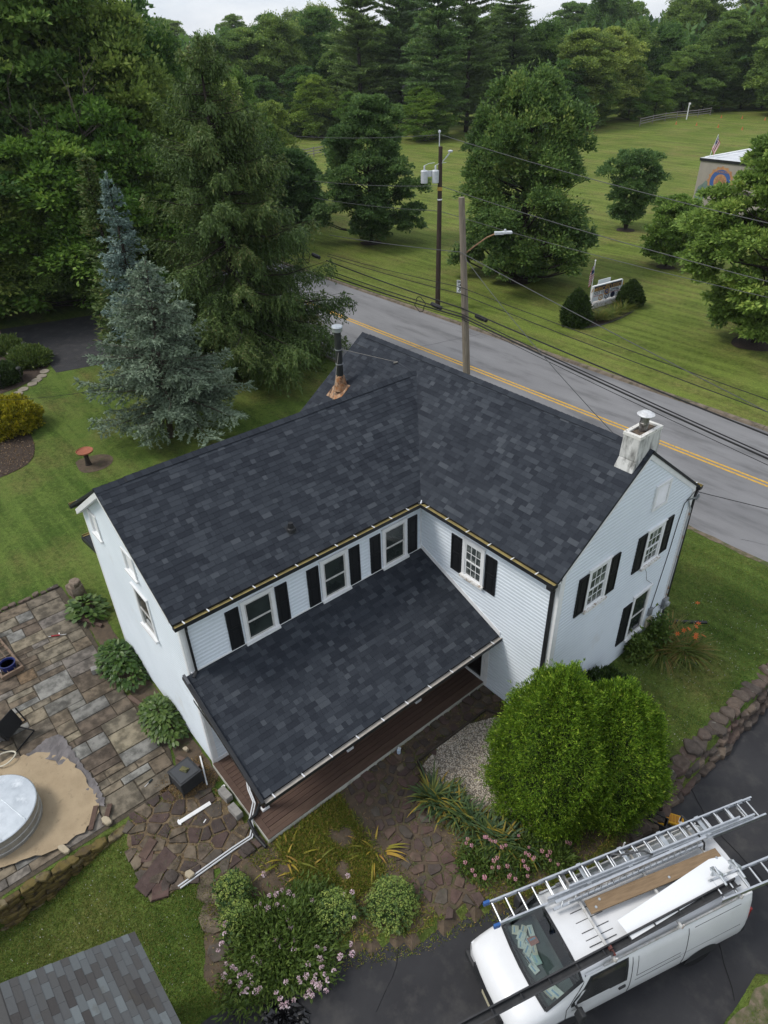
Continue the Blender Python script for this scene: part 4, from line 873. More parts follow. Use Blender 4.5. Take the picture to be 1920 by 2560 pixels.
def broadleaf(seed, H, Rw, base, leaf, ncl, nlf, lsz, trunk_r=.22, shape='oval', lean=0., spiky=0.):
    """one tree: tapered trunk and limbs, crown of leaf clumps spread through its volume. Returns (wood mesh builder, crown Veg)"""
    g = np.random.default_rng(seed); rr = random.Random(seed)
    ph = g.uniform(0, 6.28, 8); kk = g.integers(2, 5, 8)
    def prof(t):                                      # crown radius over height 0..1
        if shape == 'oval': return np.sin(np.clip(t, 0, 1) * math.pi * .93 + .2) ** .62
        if shape == 'cone': return np.clip((1 - t) * 1.05 + .06, 0, 1) ** .72 * sstep(-.05, .18, t)
        if shape == 'vase': return (.28 + .72 * sstep(0, .8, t)) * np.sqrt(np.clip(1.04 - t, 0, 1)) ** .7 * 1.1
        if shape == 'egg': return np.sin(np.clip(t, 0, 1) ** .62 * math.pi * .86 + .36) ** .62
    nb = max(40, ncl // 6); big = []; rb0 = math.sqrt(2 * math.pi * Rw * .72 * (H - base) / nb / math.pi)
    for i in range(nb):                               # main boughs set round the crown, each a lump, with some kept inside
        t = (i + g.uniform(.1, .9)) / nb; az = i * 2.39996 + g.uniform(-.45, .45); inner = i % 5 == 0
        lump = 1 + .17 * sum(math.sin(kk[j] * az + ph[j] + t * (4 + j)) for j in range(3)) / 1.5
        r_ = float(prof(t)) * Rw * lump * (g.uniform(.25, .5) if inner else g.uniform(.66, .92)); rb = rb0 * g.uniform(.75, 1.2) * (.62 + .38 * float(prof(t)))
        big.append((np.array((r_ * math.cos(az) + lean * t, r_ * math.sin(az), base + (H - base) * (.03 + .93 * t))), rb))
    cl = []; cr = []
    per_b = max(11, ncl // len(big))
    for c, rb in big:
        d_ = sphere_pts(per_b, g); d_[:, 2] = np.where(d_[:, 2] < -.45, -d_[:, 2], d_[:, 2])
        for q in d_: cl.append(c + q * rb * np.array((1.1, 1.1, .8)) * g.uniform(.7, 1.08)); cr.append(rb * g.uniform(.34, .58))
    cl = np.array(cl); cr = np.array(cr); tone_b = np.repeat(g.normal(size=len(big)) * .10, per_b)
    wood = MB(); top = Vector((lean * .6, 0, H * .86))
    tp = [Vector((0, 0, -.2)), Vector((0.02, 0, base * .5)), Vector((lean * .1, .05, base)), Vector((lean * .35, -.05, H * .5)), top]
    wood.tube(tp, [trunk_r * 1.35, trunk_r, trunk_r * .85, trunk_r * .5, trunk_r * .12], 8)
    for i in g.permutation(len(cl))[:max(14, ncl // 7)]:
        e = Vector(cl[i]); z0 = max(base * .75, min(e.z - Rw * .35, H * .72)); f = z0 / H
        s_ = Vector((lean * f, 0, z0)); m_ = s_.lerp(e, .55) + Vector((0, 0, -.06 * (e - s_).length))
        r0 = trunk_r * (1 - f) * .42 + .015; wood.tube([s_, m_, e], [r0, r0 * .6, r0 * .18], 5, caps=False)
    vg = Veg(); per = max(1, int(nlf * 1.35) // len(cl))
    idx = np.repeat(np.arange(len(cl)), per); d = sphere_pts(len(idx), g); d[:, 2] = np.where(d[:, 2] < -.25, -d[:, 2] * .7, d[:, 2]); d = unit(d)
    rad = cr[idx] * g.uniform(.4, 1.15, len(idx)); sq = np.array([1.2, 1.2, .7])
    P = cl[idx] + d * rad[:, None] * sq
    if spiky: P[:, 2] += spiky * np.abs(g.normal(size=len(idx))) * (d[:, 2] > .6)
    out = unit(cl[idx] - np.array([0, 0, base + (H - base) * .4])); dirn = unit(d * .8 + out * .5 + g.normal(size=d.shape) * .45 + np.array([0, 0, -.18]))
    nn = unit(d + np.array([0, 0, .7]) + g.normal(size=d.shape) * .45)
    cvar = (g.uniform(-.14, .14, len(cl)) + tone_b)[idx]
    vg.leaves(P, dirn, nn, lsz * g.uniform(.7, 1.3, len(idx)), lsz * .62 * g.uniform(.7, 1.2, len(idx)), np.clip(.45 + cvar + g.normal(size=len(idx)) * .2, 0, 1))
    return wood, vg
def make_tree(name, wood, vg, leaf, bark, loc, label, cat='tree', group=None, rz=0., sc=1., scz=None):
    t = empty(name, loc, rz, label, cat, group); t.scale = (sc, sc, scz or sc)
    wood.build('trunk', bark, t, smooth=True); link('crown', vg.mesh('crown', leaf), t); return t

def spruce(seed, H, Rw, needle, style, n_per=1.0, bare=.06, nl=.30, up=0.):
    """conifer: whorls of boughs; 'weep' hangs curtains of twigs, 'fan' carries flat tufted sprays, 'pine' carries plates of tufts"""
    g = np.random.default_rng(seed); wood = MB(); vg = Veg()
    wood.tube([(0, 0, -.2), (0, 0, H * .3), (0, 0, H * .7), (0, 0, H * .99)], [H * .019, H * .014, H * .007, .02], 8)
    z = H * bare; C, D, NN, LL, WW, AA = [], [], [], [], [], []
    while z < H * .985:
        t = (z - H * bare) / (H * (1 - bare)); nb = int(g.integers(5, 8)) if style != 'pine' else int(g.integers(4, 6))
        rl = Rw * ((1 - t) ** (.82 if style == 'fan' else .62) * (.55 + .45 * sstep(-.08, .14, t)) + .03) if style != 'pine' else Rw * (.45 + .55 * np.sin(min(1, t * 1.25 + .12) * math.pi * .86))
        for b in range(nb):
            az = g.uniform(0, 6.283); L = rl * (g.uniform(.62, 1.18) if style != 'weep' else g.choice([.55, .8, 1.0, 1.2]) * g.uniform(.9, 1.1)); ax = np.array([math.cos(az), math.sin(az), 0]); sd = np.array([-ax[1], ax[0], 0])
            dr = {'weep': -.30, 'fan': -.16, 'pine': .10}[style] * g.uniform(.6, 1.3); n = max(4, int(L / .22))
            s_ = np.linspace(0.06, 1, n); cz = z + L * (dr * s_ * 1.4 + (.22 if style != 'pine' else .06) * s_ ** 2.4) + (.25 * (1 - t)) * L * s_ * (1 if t > .5 else 0) * .6
            cen = ax[None] * (L * s_)[:, None]; cen[:, 2] = cz
            if L > .7:
                wood.tube([Vector((0, 0, z)), Vector(cen[n // 2]), Vector(cen[-1])], [.012 + L * .010, .008 + L * .005, .004], 4, caps=False)
            tone = g.normal() * .1
            for i in range(n):
                sp = L * .30 * (1 - abs(s_[i] - .45) * .9) + .12
                if style == 'weep':
                    m_ = max(3, int(14 * n_per * (.5 + sp))); off = g.uniform(-1, 1, m_); ln = nl * g.uniform(.8, 2.1, m_) * (1 + .7 * s_[i])
                    p = cen[i][None] + sd[None] * (off * sp)[:, None] + ax[None] * (g.uniform(-.1, .22, m_))[:, None]; p[:, 2] -= np.abs(off) * .12 * sp + g.uniform(-.05, .1, m_)
                    dd = np.array([0, 0, -1.0])[None] + ax[None] * g.uniform(.0, .75, m_)[:, None] + sd[None] * (off * .5)[:, None] + g.normal(size=(m_, 3)) * .16
                    C.append(p); D.append(dd); NN.append(ax[None] + g.normal(size=(m_, 3)) * .5); LL.append(ln); WW.append(np.full(m_, .075) * g.uniform(.7, 1.5, m_)); AA.append(np.clip(.4 + tone + g.normal(size=m_) * .18 + .22 * (1 - s_[i]) * 0, 0, 1))
                    m2 = max(2, int(7 * n_per * (.5 + sp))); off = g.uniform(-1, 1, m2)
                    p = cen[i][None] + sd[None] * (off * sp * .8)[:, None]; dd = ax[None] + sd[None] * (off * .9)[:, None] + np.array([0, 0, .05])[None] + g.normal(size=(m2, 3)) * .25
                    C.append(p); D.append(dd); NN.append(np.array([0, 0, 1.])[None] + g.normal(size=(m2, 3)) * .3); LL.append(np.full(m2, nl * .9)); WW.append(np.full(m2, .09)); AA.append(np.clip(.5 + tone + g.normal(size=m2) * .15, 0, 1))
                else:
                    m_ = max(4, int((22 if style == 'fan' else 16) * n_per * (.35 + sp))); off = g.uniform(-1, 1, m_)
                    if style == 'pine': sp = .25 + L * .22 * s_[i]
                    p = cen[i][None] + sd[None] * (off * sp)[:, None] + ax[None] * (np.abs(off) * sp * .55 + g.uniform(-.12, .12, m_))[:, None]
                    p[:, 2] += g.uniform(-.10, .06, m_) - np.abs(off) * sp * .22 * (style == 'fan')
                    dd = ax[None] * 1.0 + sd[None] * (off * .9)[:, None] + np.array([0, 0, .18 if style == 'fan' else .35])[None] + g.normal(size=(m_, 3)) * (.42 if style == 'fan' else .55)
                    C.append(p); D.append(dd); NN.append(np.array([0, 0, 1.])[None] + g.normal(size=(m_, 3)) * .6); LL.append(nl * g.uniform(.7, 1.25, m_)); WW.append(nl * .36 * g.uniform(.7, 1.3, m_)); AA.append(np.clip(.42 + tone + g.normal(size=m_) * .2 + .12 * s_[i], 0, 1))
        z += (H * .019 + .10) * g.uniform(.8, 1.2) * (1.0 if style != 'pine' else 1.35)
    n = 26; p = np.zeros((n, 3)); p[:, 2] = H * np.linspace(.96, 1.0, n); dd = sphere_pts(n, g); dd[:, 2] = .6
    C.append(p); D.append(dd); NN.append(sphere_pts(n, g)); LL.append(np.full(n, nl * .8)); WW.append(np.full(n, .07)); AA.append(np.full(n, .5))
    vg.leaves(np.concatenate(C), np.concatenate(D), np.concatenate(NN), np.concatenate(LL), np.concatenate(WW), np.concatenate(AA)); return wood, vg

def conifer(seed, H, Rw, bare, style):
    """spruce built bough by bough: limbs in whorls, side branches along each limb, short needle sprays along each side branch"""
    g = np.random.default_rng(seed); wood = MB(); C, D, NN, LL, WW, AA = [], [], [], [], [], []
    wood.tube([(0, 0, -.2), (0, 0, H * .3), (0, 0, H * .7), (0, 0, H * .99)], [H * .020, H * .015, H * .007, .02], 8); z = H * bare; weep = style == 'weep'
    ns = .16 if weep else .16
    while z < H * .985:
        t = (z - H * bare) / (H * (1 - bare)); rl = Rw * ((1 - t) ** (.70 if weep else .80) * (.62 + .38 * float(sstep(-.05, .15, t))) + .02)
        for b in range(int(g.integers(5, 9) if weep else g.integers(5, 8))):
            az = g.uniform(0, 6.283); L = rl * g.uniform(.50, 1.18); ax = np.array([math.cos(az), math.sin(az), 0.]); sd = np.array([-ax[1], ax[0], 0.]); z0 = z + g.uniform(-.12, .12)
            dr = (-.34 if weep else -.20) * g.uniform(.4, 1.3) * (1 - .75 * t); upt = (.26 if weep else .20) * g.uniform(.5, 1.3); n = max(4, int(L / .20)); tone = g.normal() * .13
            s_ = np.linspace(.10, 1, n); cen = ax[None] * (L * s_)[:, None] + sd[None] * (L * .10 * np.sin(s_ * 3 + az))[:, None]; cen[:, 2] = z0 + L * (dr * s_ * 1.4 + upt * s_ ** 2.6) + .10 * L * t
            if L > .5: wood.tube([Vector((0, 0, z0)), Vector(cen[n // 2]), Vector(cen[-1])], [.012 + L * .009, .008 + L * .004, .004], 4, caps=False)
            for i in range(n):
                if g.random() < .06: continue                     # gaps in the bough
                env = (1 - abs(s_[i] - .42) * 1.15) * .36 * L + .14
                for sg in (-1, 1):
                    l2 = env * g.uniform(.45, 1.1); d2 = ax * g.uniform(.45, 1.0) + sd * sg * g.uniform(.5, 1.0) + np.array([0, 0, (-.55 if weep else -.22) * g.uniform(.4, 1.4)]); d2 = d2 / np.linalg.norm(d2); m_ = max(4, int(l2 / (.036 if weep else .034)))
                    q = np.linspace(.05, 1, m_); p = cen[i][None] + d2[None] * (l2 * q)[:, None]; p[:, 2] -= (.22 if weep else .05) * l2 * q ** 2
                    if weep:                                      # short hanging twigs under the side branch
                        h_ = g.uniform(.15, 1.0, m_) < .62; p = np.concatenate([p, p[h_] - np.array([0, 0, 1.])[None] * g.uniform(.08, .34, h_.sum())[:, None] + g.normal(size=(h_.sum(), 3)) * .03])
                    k = len(p); dd = d2[None] * .8 + g.normal(size=(k, 3)) * .42 + np.array([0, 0, .05 if not weep else 0.])[None]
                    if weep: dd[m_:] = np.array([0, 0, -1.])[None] + g.normal(size=(k - m_, 3)) * .3 + ax[None] * .25
                    C.append(p); D.append(dd); NN.append(np.array([0, 0, 1.])[None] + g.normal(size=(k, 3)) * .55); LL.append(ns * g.uniform(.8, 1.5, k)); WW.append(ns * (.46 if not weep else .44) * g.uniform(.7, 1.3, k)); AA.append(np.clip(.42 + tone + g.normal(size=k) * .17 + .10 * (s_[i] - .5), 0, 1))
            if True:                                              # leader sprays at the tip
                k = 10; C.append(np.repeat(cen[-1:], k, 0)); D.append(ax[None] + g.normal(size=(k, 3)) * .5); NN.append(sphere_pts(k, g)); LL.append(np.full(k, ns * 1.4)); WW.append(np.full(k, ns * .4)); AA.append(np.full(k, np.clip(.6 + tone, 0, 1)))
        z += (H * .017 + .13) * g.uniform(.75, 1.3)
    vg = Veg(); n = 30; p = np.zeros((n, 3)); p[:, 2] = H * np.linspace(.95, 1.0, n); dd = sphere_pts(n, g); dd[:, 2] = .7; C.append(p); D.append(dd); NN.append(sphere_pts(n, g)); LL.append(np.full(n, .2)); WW.append(np.full(n, .06)); AA.append(np.full(n, .5))
    vg.leaves(np.concatenate(C), np.concatenate(D), np.concatenate(NN), np.concatenate(LL), np.concatenate(WW), np.concatenate(AA)); return wood, vg

# ---- single trees that stand out ---------------------------------------------------------------
def height_for(px_base, py_base, py_top, loc):
    """height of an upright thing on loc whose top shows at image row py_top"""
    lo, hi = .05, 60
    for _ in range(50):
        m_ = (lo + hi) / 2
        if pix((loc[0], loc[1], loc[2] + m_))[1] > py_top: lo = m_
        else: hi = m_
    return lo
def width_at(loc, px): return px / (FPX / ((np.array(loc) - CAM) @ CD))
def spot(px, py): return gat(px, py)
p = spot(428, 1092); h = height_for(0, 0, 655, p)
bsp = make_tree('blue_spruce', *conifer(11, h * 1.02, 3.9, .15, 'fan'), NEED_BLUE, BARK, p, 'full blue-green spruce on the lawn left of the house, bare trunk foot showing')
p = (-23.6, 7.2, 0); h = height_for(0, 0, 85, p)
make_tree('norway_spruce', *conifer(12, h, 6.3, .04, 'weep'), NEED_NOR, BARKD, p, 'tall olive weeping spruce with hanging boughs by the road, largest conifer')
bsp.rotation_euler = (0, 0, 0); ax_ = Vector(CD).cross(Vector((0, 0, 1))).normalized(); bsp.rotation_mode = 'QUATERNION'; bsp.rotation_quaternion = Matrix.Rotation(R(4), 3, Vector((CD[0], CD[1], 0)).normalized()).to_quaternion()
p = (-25.9, 2.3, 0); h = height_for(0, 0, 425, p)
make_tree('silver_spruce', *conifer(13, h * .99, 2.3, .04, 'fan'), NEED_SILV, BARKD, p, 'slim silver-blue spruce partly hidden behind the larger blue-green spruce')
p = (-29.5, 2.6, 0); h = height_for(0, 0, 385, p)
make_tree('green_spruce', *spruce(14, h, 1.7, NEED_NOR, 'fan', .8, .05, .28), NEED_NOR, BARKD, p, 'narrow brownish-green spruce just left of the silver-blue spruce')
def lone(name, seed, px, py, ptop, pw, leaf, shape, base_f, ncl, nlf, lsz, label, bark=BARKD, tr=.2, spiky=0.):
    p = spot(px, py); h = height_for(0, 0, ptop, p); w = width_at((p[0], p[1], h / 2), pw) / 2 * .98
    make_tree(name, *broadleaf(seed, h, w, h * base_f, leaf, ncl, nlf, lsz, tr, shape, spiky=spiky), leaf, bark, p, label); return p, h
lone('maple_tree', 21, 928, 607, 240, 250, LEAF_DARK, 'egg', .05, 480, 64000, .27, 'dark round-headed maple alone in the field left of the transformer pole')
lone('oak_tree', 22, 1297, 700, 195, 375, LEAF_OAK, 'egg', .02, 700, 105000, .25, 'largest dark oak in the field, right of both utility poles', spiky=.4, tr=.3)
lone('maple_tree', 23, 1886, 857, 305, 405, LEAF_MAPLE, 'oval', .05, 660, 98000, .25, 'bright green maple at the right edge with dark mulch ring', tr=.24)
lone('small_maple', 24, 1663, 667, 492, 150, LEAF_MAPLE, 'oval', .08, 260, 20000, .23, 'small young green tree in the field in front of the mural building', tr=.10)
lone('vase_tree', 25, 1563, 573, 382, 190, LEAF_DARK, 'vase', .10, 240, 17000, .24, 'vase-shaped multi-stemmed small tree standing in a mulch ring in the field', BARK, .09)
lone('maple_tree', 26, 745, 560, 380, 160, LEAF_DARK, 'egg', .05, 280, 26000, .28, 'dark tree in the field showing behind the right side of the weeping spruce')
p = spot(1563, 573); vs = MB(); rr = random.Random(2)
for k in range(9):
    a = k * .7 + rr.uniform(-.2, .2); r_ = rr.uniform(.6, 1.5); vs.tube([(0.1 * math.cos(a), .1 * math.sin(a), 0), (r_ * .35 * math.cos(a), r_ * .35 * math.sin(a), 1.2), (r_ * math.cos(a), r_ * math.sin(a), 3.0)], [.06, .045, .02], 6)
vt = [o for o in COL.objects if o.name.startswith('vase_tree')][0]; vs.build('stem', BARK, vt)
for (px, py, rw, lab) in ((1563, 576, .95, 'dark mulch ring under the vase-shaped tree'), (1886, 860, 1.5, 'dark mulch ring under the bright maple at the right edge'), (1297, 702, 1.2, 'mulch ring at the foot of the largest oak'), (928, 608, 1.1, 'mulch ring at the foot of the round-headed field maple'), (1663, 669, .8, 'small mulch ring under the young tree by the mural building')):
    q = spot(px, py); rr = random.Random(px); poly = [(q[0] + rw * rr.uniform(.85, 1.1) * math.cos(a), q[1] + rw * rr.uniform(.85, 1.1) * math.sin(a)) for a in np.linspace(0, 6.28, 15)[:-1]]
    o = sheet('mulch_ring', smooth_poly(poly, 1), .05, MULCH, .4); tag(o, lab, 'mulch ring', 'mulch rings under the field trees')

# ---- woodland: kinds built once, then copied as single trees ---------------------------------------
def proto(name, wood, vg, leaf, bark):
    t = empty(name); w = wood.build('trunk', bark, t, smooth=True); c = link('crown', vg.mesh('crown', leaf), t); return t
KINDS = {
 'round': proto('broadleaf_tree', *broadleaf(31, 16, 5.6, .8, None, 260, 42000, .33, .26, 'oval'), LEAF_FOREST, BARKD),
 'egg': proto('broadleaf_tree', *broadleaf(32, 18, 5.0, .6, None, 260, 42000, .33, .26, 'egg', spiky=.5), LEAF_FOREST, BARKD),
 'tall': proto('broadleaf_tree', *broadleaf(33, 22, 5.4, 1.0, None, 300, 48000, .34, .30, 'oval'), LEAF_FOREST, BARKD),
 'loose': proto('broadleaf_tree', *broadleaf(34, 15, 5.2, .4, None, 200, 30000, .32, .24, 'egg'), LEAF_FOREST, BARKD),
 'bright': proto('broadleaf_tree', *broadleaf(35, 11, 4.2, .2, None, 220, 24000, .27, .18, 'egg'), LEAF_YEL, BARKD),
 'pine': proto('pine_tree', *spruce(36, 24, 4.6, None, 'pine', 1.5, .06, .46), NEED_PINE, BARKD),
 'pine2': proto('pine_tree', *spruce(37, 26, 5.4, None, 'pine', 1.5, .05, .5), NEED_PINE, BARKD),
}
KH = dict(round=16, egg=18, tall=22, loose=15, bright=11, pine=24, pine2=26)
used = set(); WOODS = []
def plant(kind, x, y, h, fat=1.0, rz=None, zone='back'):
    t = KINDS[kind] if kind not in used else copy_tree(KINDS[kind]); used.add(kind)
    s_ = h / KH[kind]; t.location = (x, y, H1(x, y) - .1); t.scale = (s_ * fat, s_ * fat, s_); t.rotation_euler = (0, 0, rz if rz is not None else random.uniform(0, 6.28)); WOODS.append((t, kind, zone))
def plant_px(kind, px, py, ptop, fat=1.0, zone='back'):
    p = spot(px, py); plant(kind, p[0], p[1], height_for(0, 0, ptop, p) , fat, None, zone)
# dark wood on the left, beyond the neighbour driveway
for kind, px, py, pt, fat in (('egg', 120, 778, 455, 1.35), ('bright', 215, 765, 335, 1.35), ('bright', 100, 752, 320, 1.3), ('round', 20, 770, 270, 1.3), ('loose', -70, 800, 260, 1.3), ('bright', 330, 735, 250, 1.1), ('loose', 420, 720, 330, 1.1), ('tall', 55, 722, -170, 1.1), ('tall', 250, 700, -220, 1.1), ('egg', 385, 690, 20, 1.1), ('round', 150, 690, -110, 1.15),
                              ('tall', -60, 715, -260, 1.2), ('tall', 320, 655, -140, 1.1), ('egg', 455, 650, 95, 1.0), ('round', 60, 655, -60, 1.2), ('round', 530, 600, 165, 1.1), ('egg', 620, 560, 185, 1.0), ('tall', 200, 640, -90, 1.2), ('loose', 690, 520, 255, 1.0), ('tall', 400, 600, 10, 1.1), ('round', 300, 600, -30, 1.2), ('tall', 130, 600, -120, 1.2), ('egg', 20, 590, -100, 1.2)):
    plant_px(kind, px, py, pt, fat, 'left')
def bare_tree(name, loc, h, seed, label):
    rr = random.Random(seed); mb = MB()
    def grow(p, d, L, r_, lv):
        if lv > 4 or r_ < .008: return
        q = p + d * L; mb.tube([p, p.lerp(q, .5) + Vector((rr.uniform(-1, 1), rr.uniform(-1, 1), rr.uniform(-1, 1))) * L * .06, q], [r_, r_ * .85, r_ * .65], 5, caps=False)
        for _ in range(3 if lv < 3 else 2): grow(p.lerp(q, rr.uniform(.6, 1)), (d + Vector((rr.uniform(-1, 1), rr.uniform(-1, 1), rr.uniform(-.35, .6))) * .75).normalized(), L * rr.uniform(.55, .8), r_ * .6, lv + 1)
    grow(Vector((0, 0, -.2)), Vector((0, 0, 1)), h * .42, h * .013, 0); t = empty(name, loc, 0, label, 'tree'); mb.build('trunk', M('dead_wood', (.16, .135, .115), (.10, .085, .07), 5, .95), t)
p = spot(190, 742); bare_tree('dead_tree', p, height_for(0, 0, 70, p), 5, 'leafless grey dead tree standing in the left wood')
# treeline behind the field, left to right as it shows
for kind, px, py, pt, fat in (('egg', 560, 345, 95, 1.2), ('round', 640, 335, 75, 1.2), ('egg', 720, 330, 50, 1.1), ('loose', 765, 340, 165, 1.2), ('tall', 810, 318, 20, 1.1), ('tall', 690, 305, 35, 1.0), ('pine', 905, 335, -70, 1.1), ('pine2', 1000, 325, -90, 1.0), ('pine', 1090, 345, -90, 1.05), ('pine2', 1165, 330, -110, 1.0),
                              ('bright', 1060, 352, 215, 1.5), ('bright', 790, 345, 190, 1.3), ('pine', 1270, 318, -20, 1.1), ('round', 1440, 320, 75, 1.3), ('egg', 1345, 312, 60, 1.2), ('bright', 1570, 299, 160, 1.2), ('bright', 1635, 294, 190, 1.2), ('round', 1510, 302, 70, 1.2), ('round', 1705, 281, 115, 1.35), ('egg', 1640, 275, 65, 1.2),
                              ('tall', 1785, 274, 25, 1.25), ('loose', 1850, 272, 70, 1.4), ('tall', 1905, 270, -20, 1.3), ('round', 1965, 290, 20, 1.3), ('egg', 1560, 278, 60, 1.2), ('loose', 850, 325, 130, 1.2), ('egg', 930, 305, 60, 1.2), ('round', 1220, 302, 90, 1.2), ('loose', 490, 340, 130, 1.3), ('tall', 600, 305, 70, 1.1), ('bright', 1300, 330, 205, 1.3), ('loose', 1400, 330, 150, 1.2), ('bright', 1755, 279, 195, 1.2), ('loose', 1800, 276, 150, 1.3), ('bright', 1890, 272, 180, 1.3), ('loose', 1480, 318, 165, 1.2), ('bright', 880, 345, 230, 1.2), ('loose', 660, 350, 190, 1.2)):
    plant_px(kind, px, py, pt, fat)
# second and third ranks, deeper in the wood
rr = random.Random(17)
for k in range(46):
    px = rr.uniform(380, 2000); py = rr.uniform(185, 268) - (px - 1000) * .03; p = spot(px, py)
    if p[1] > 700 or p[1] < 60: continue
    plant(rr.choice(['round', 'egg', 'tall', 'loose', 'tall']), p[0], p[1], rr.uniform(17, 26), rr.uniform(1.0, 1.3), None, 'deep')
ORD = 'first second third fourth fifth sixth seventh eighth ninth tenth eleventh twelfth thirteenth fourteenth fifteenth sixteenth seventeenth eighteenth nineteenth twentieth'.split()
def ordinal(n): return ORD[n] if n < 20 else ('twenty-' if n < 29 else 'thirty-' if n < 39 else 'forty-' if n < 49 else 'fifty-') + ORD[(n - 20) % 10] if (n + 1) % 10 else {29: 'thirtieth', 39: 'fortieth', 49: 'fiftieth'}[n]
for zone, what, grp in (('left', 'in the tall dark wood at upper left', 'trees of the left wood'), ('back', 'along the front of the treeline behind the field', 'trees at the edge of the field'), ('deep', 'in the deep woods', 'trees deeper in the woods')):
    for fam in ('broadleaf', 'pine', 'bright'):
        sel = [(pix(t.location)[0], t) for t, k, z in WOODS if z == zone and (('pine' in k) == (fam == 'pine')) and ((k == 'bright') == (fam == 'bright'))]
        for n, (_, t) in enumerate(sorted(sel, key=lambda e: e[0])):
            nm = {'broadleaf': 'broadleaf tree', 'pine': 'tall dark pine', 'bright': 'low bright green tree'}[fam]
            tag(t, '%s %s from left %s' % (ordinal(n), nm, what), 'tree', grp)
# far woods that read as one mass, and hills on the skyline
g = np.random.default_rng(91); vg = Veg(); n = 2600
ang = g.uniform(-.15, 1.75, n); dd = 190 + 700 * g.uniform(0, 1, n) ** 1.3; hx = CAM[0] - np.sin(ang) * dd; hy = CAM[1] + np.cos(ang) * dd
ok = (hy > 170) | (hx < -150); hx, hy, dd = hx[ok], hy[ok], dd[ok]; n = len(hx); hh = g.uniform(12, 21, n)
idx = np.repeat(np.arange(n), 46); d = sphere_pts(len(idx), g); d[:, 2] = np.abs(d[:, 2])
P = np.stack([hx, hy, hh * .45], 1)[idx] + d * np.stack([hh * .36, hh * .36, hh * .55], 1)[idx] * g.uniform(.75, 1.05, len(idx))[:, None]
vg.leaves(P, unit(d + g.normal(size=d.shape) * .5), unit(d + np.array([0, 0, .5])), (1.3 + dd / 420)[idx] * g.uniform(.7, 1.4, len(idx)), (1.0 + dd / 480)[idx] * g.uniform(.7, 1.3, len(idx)), np.clip(.4 + (g.normal(size=n) * .2)[idx] + g.normal(size=len(idx)) * .18, 0, 1))
tag(link('distant_woods', vg.mesh('distant_woods', LEAF_FOREST)), 'mass of green woods stretching to the horizon behind the field', 'woods', kind='stuff')
HILL = M('wooded_hill', (.030, .058, .022), (.045, .075, .028), .02, .95)
na, nd = 90, 5; V = []
for j, (r_, hz) in enumerate(((1500, 0), (1750, 22), (2000, 40), (2300, 52), (2900, 60))):
    for i in range(na):
        a = -.5 + 2.6 * i / (na - 1); k = hz * (.62 + .30 * math.sin(a * 3.1 + 1) + .16 * math.sin(a * 7 + j) + .05 * math.sin(a * 23 + j * 2)); V.append((CAM[0] - math.sin(a) * r_, CAM[1] + math.cos(a) * r_, k))
I2 = np.arange(na * nd).reshape(nd, na); F = np.stack([I2[:-1, :-1], I2[:-1, 1:], I2[1:, 1:], I2[1:, :-1]], -1).reshape(-1, 4)
tag(link('hills', np_mesh('hills', V, F, HILL, smooth=True)), kind='structure')

# ---- shrubs near the house -----------------------------------------------------------------------
def plume_shrub(seed, rx, ry, hz, n, ln, wd, lean=.55, lumps=.10, bot=0.0, tip=.35, pw=2.2, pe=.5):
    """dense clipped evergreen: upright feathery sprays all over a domed body, plus a dark twiggy core"""
    g = np.random.default_rng(seed); d = sphere_pts(int(n * 1.25), g); d = d[d[:, 2] > -.35][:n]; n = len(d)
    az = np.arctan2(d[:, 1], d[:, 0]); lump = 1 + lumps * (np.sin(az * 5 + d[:, 2] * 6) * .5 + np.sin(az * 9 - d[:, 2] * 11 + 2) * .4 + g.normal(size=n) * .55)
    zz = np.clip(d[:, 2], -.35, 1); rf = np.where(zz > 0, np.clip(1 - np.abs(zz) ** pw, 0, 1) ** pe, 1 + zz * .35)
    hxy = unit(np.stack([d[:, 0], d[:, 1], np.zeros(n)], 1)); P = hxy * np.stack([rx * rf * lump, ry * rf * lump, np.zeros(n)], 1); P[:, 2] = bot + hz * (.28 + .72 * zz * (1 + (lump - 1) * .4)) if True else 0
    nm = unit(np.stack([d[:, 0] / rx, d[:, 1] / ry, np.maximum(d[:, 2], .0) / hz * 1.1], 1)); vg = Veg(); k = 6
    idx = np.repeat(np.arange(n), k); a = g.normal(size=(len(idx), 3))
    dirn = unit(nm[idx] * (1 - lean) + np.array([0, 0, lean]) + a * .33); base = P[idx] - nm[idx] * ln * .6 + g.normal(size=(len(idx), 3)) * ln * .28
    tone = (g.normal(size=n) * .19)[idx]
    vg.leaves(base, dirn, unit(nm[idx] + g.normal(size=(len(idx), 3)) * .5), ln * g.uniform(.7, 1.35, len(idx)), wd * g.uniform(.7, 1.3, len(idx)), np.clip(.38 + tone + g.normal(size=len(idx)) * .2 + tip * (np.clip(d[:, 2], 0, 1)[idx] - .5) * 0, 0, 1), .55)
    core = MB(); core.lathe([(rx * .25, 0), (rx * .86, hz * .12)] + [(max(.02, rx * .88 * (1 - zz_ ** pw) ** pe), hz * (.26 + .67 * zz_)) for zz_ in (.0, .25, .5, .7, .85, .95, 1.)], (0, 0, 0), 18); return core, vg
TWIG = M('shrub_core', (.018, .028, .010), None, rough=.95)
def shrub(name, seed, loc, rx, ry, hz, n, ln, wd, leaf, label, lean=.55, lumps=.10, group=None, cat='shrub', rz=0., pw=2.2, pe=.5):
    c, v = plume_shrub(seed, rx, ry, hz, n, ln, wd, lean, lumps, pw=pw, pe=pe); t = empty(name, loc, rz, label, cat, group)
    c.build('branches', TWIG, t); link('foliage', v.mesh('foliage', leaf), t); return t
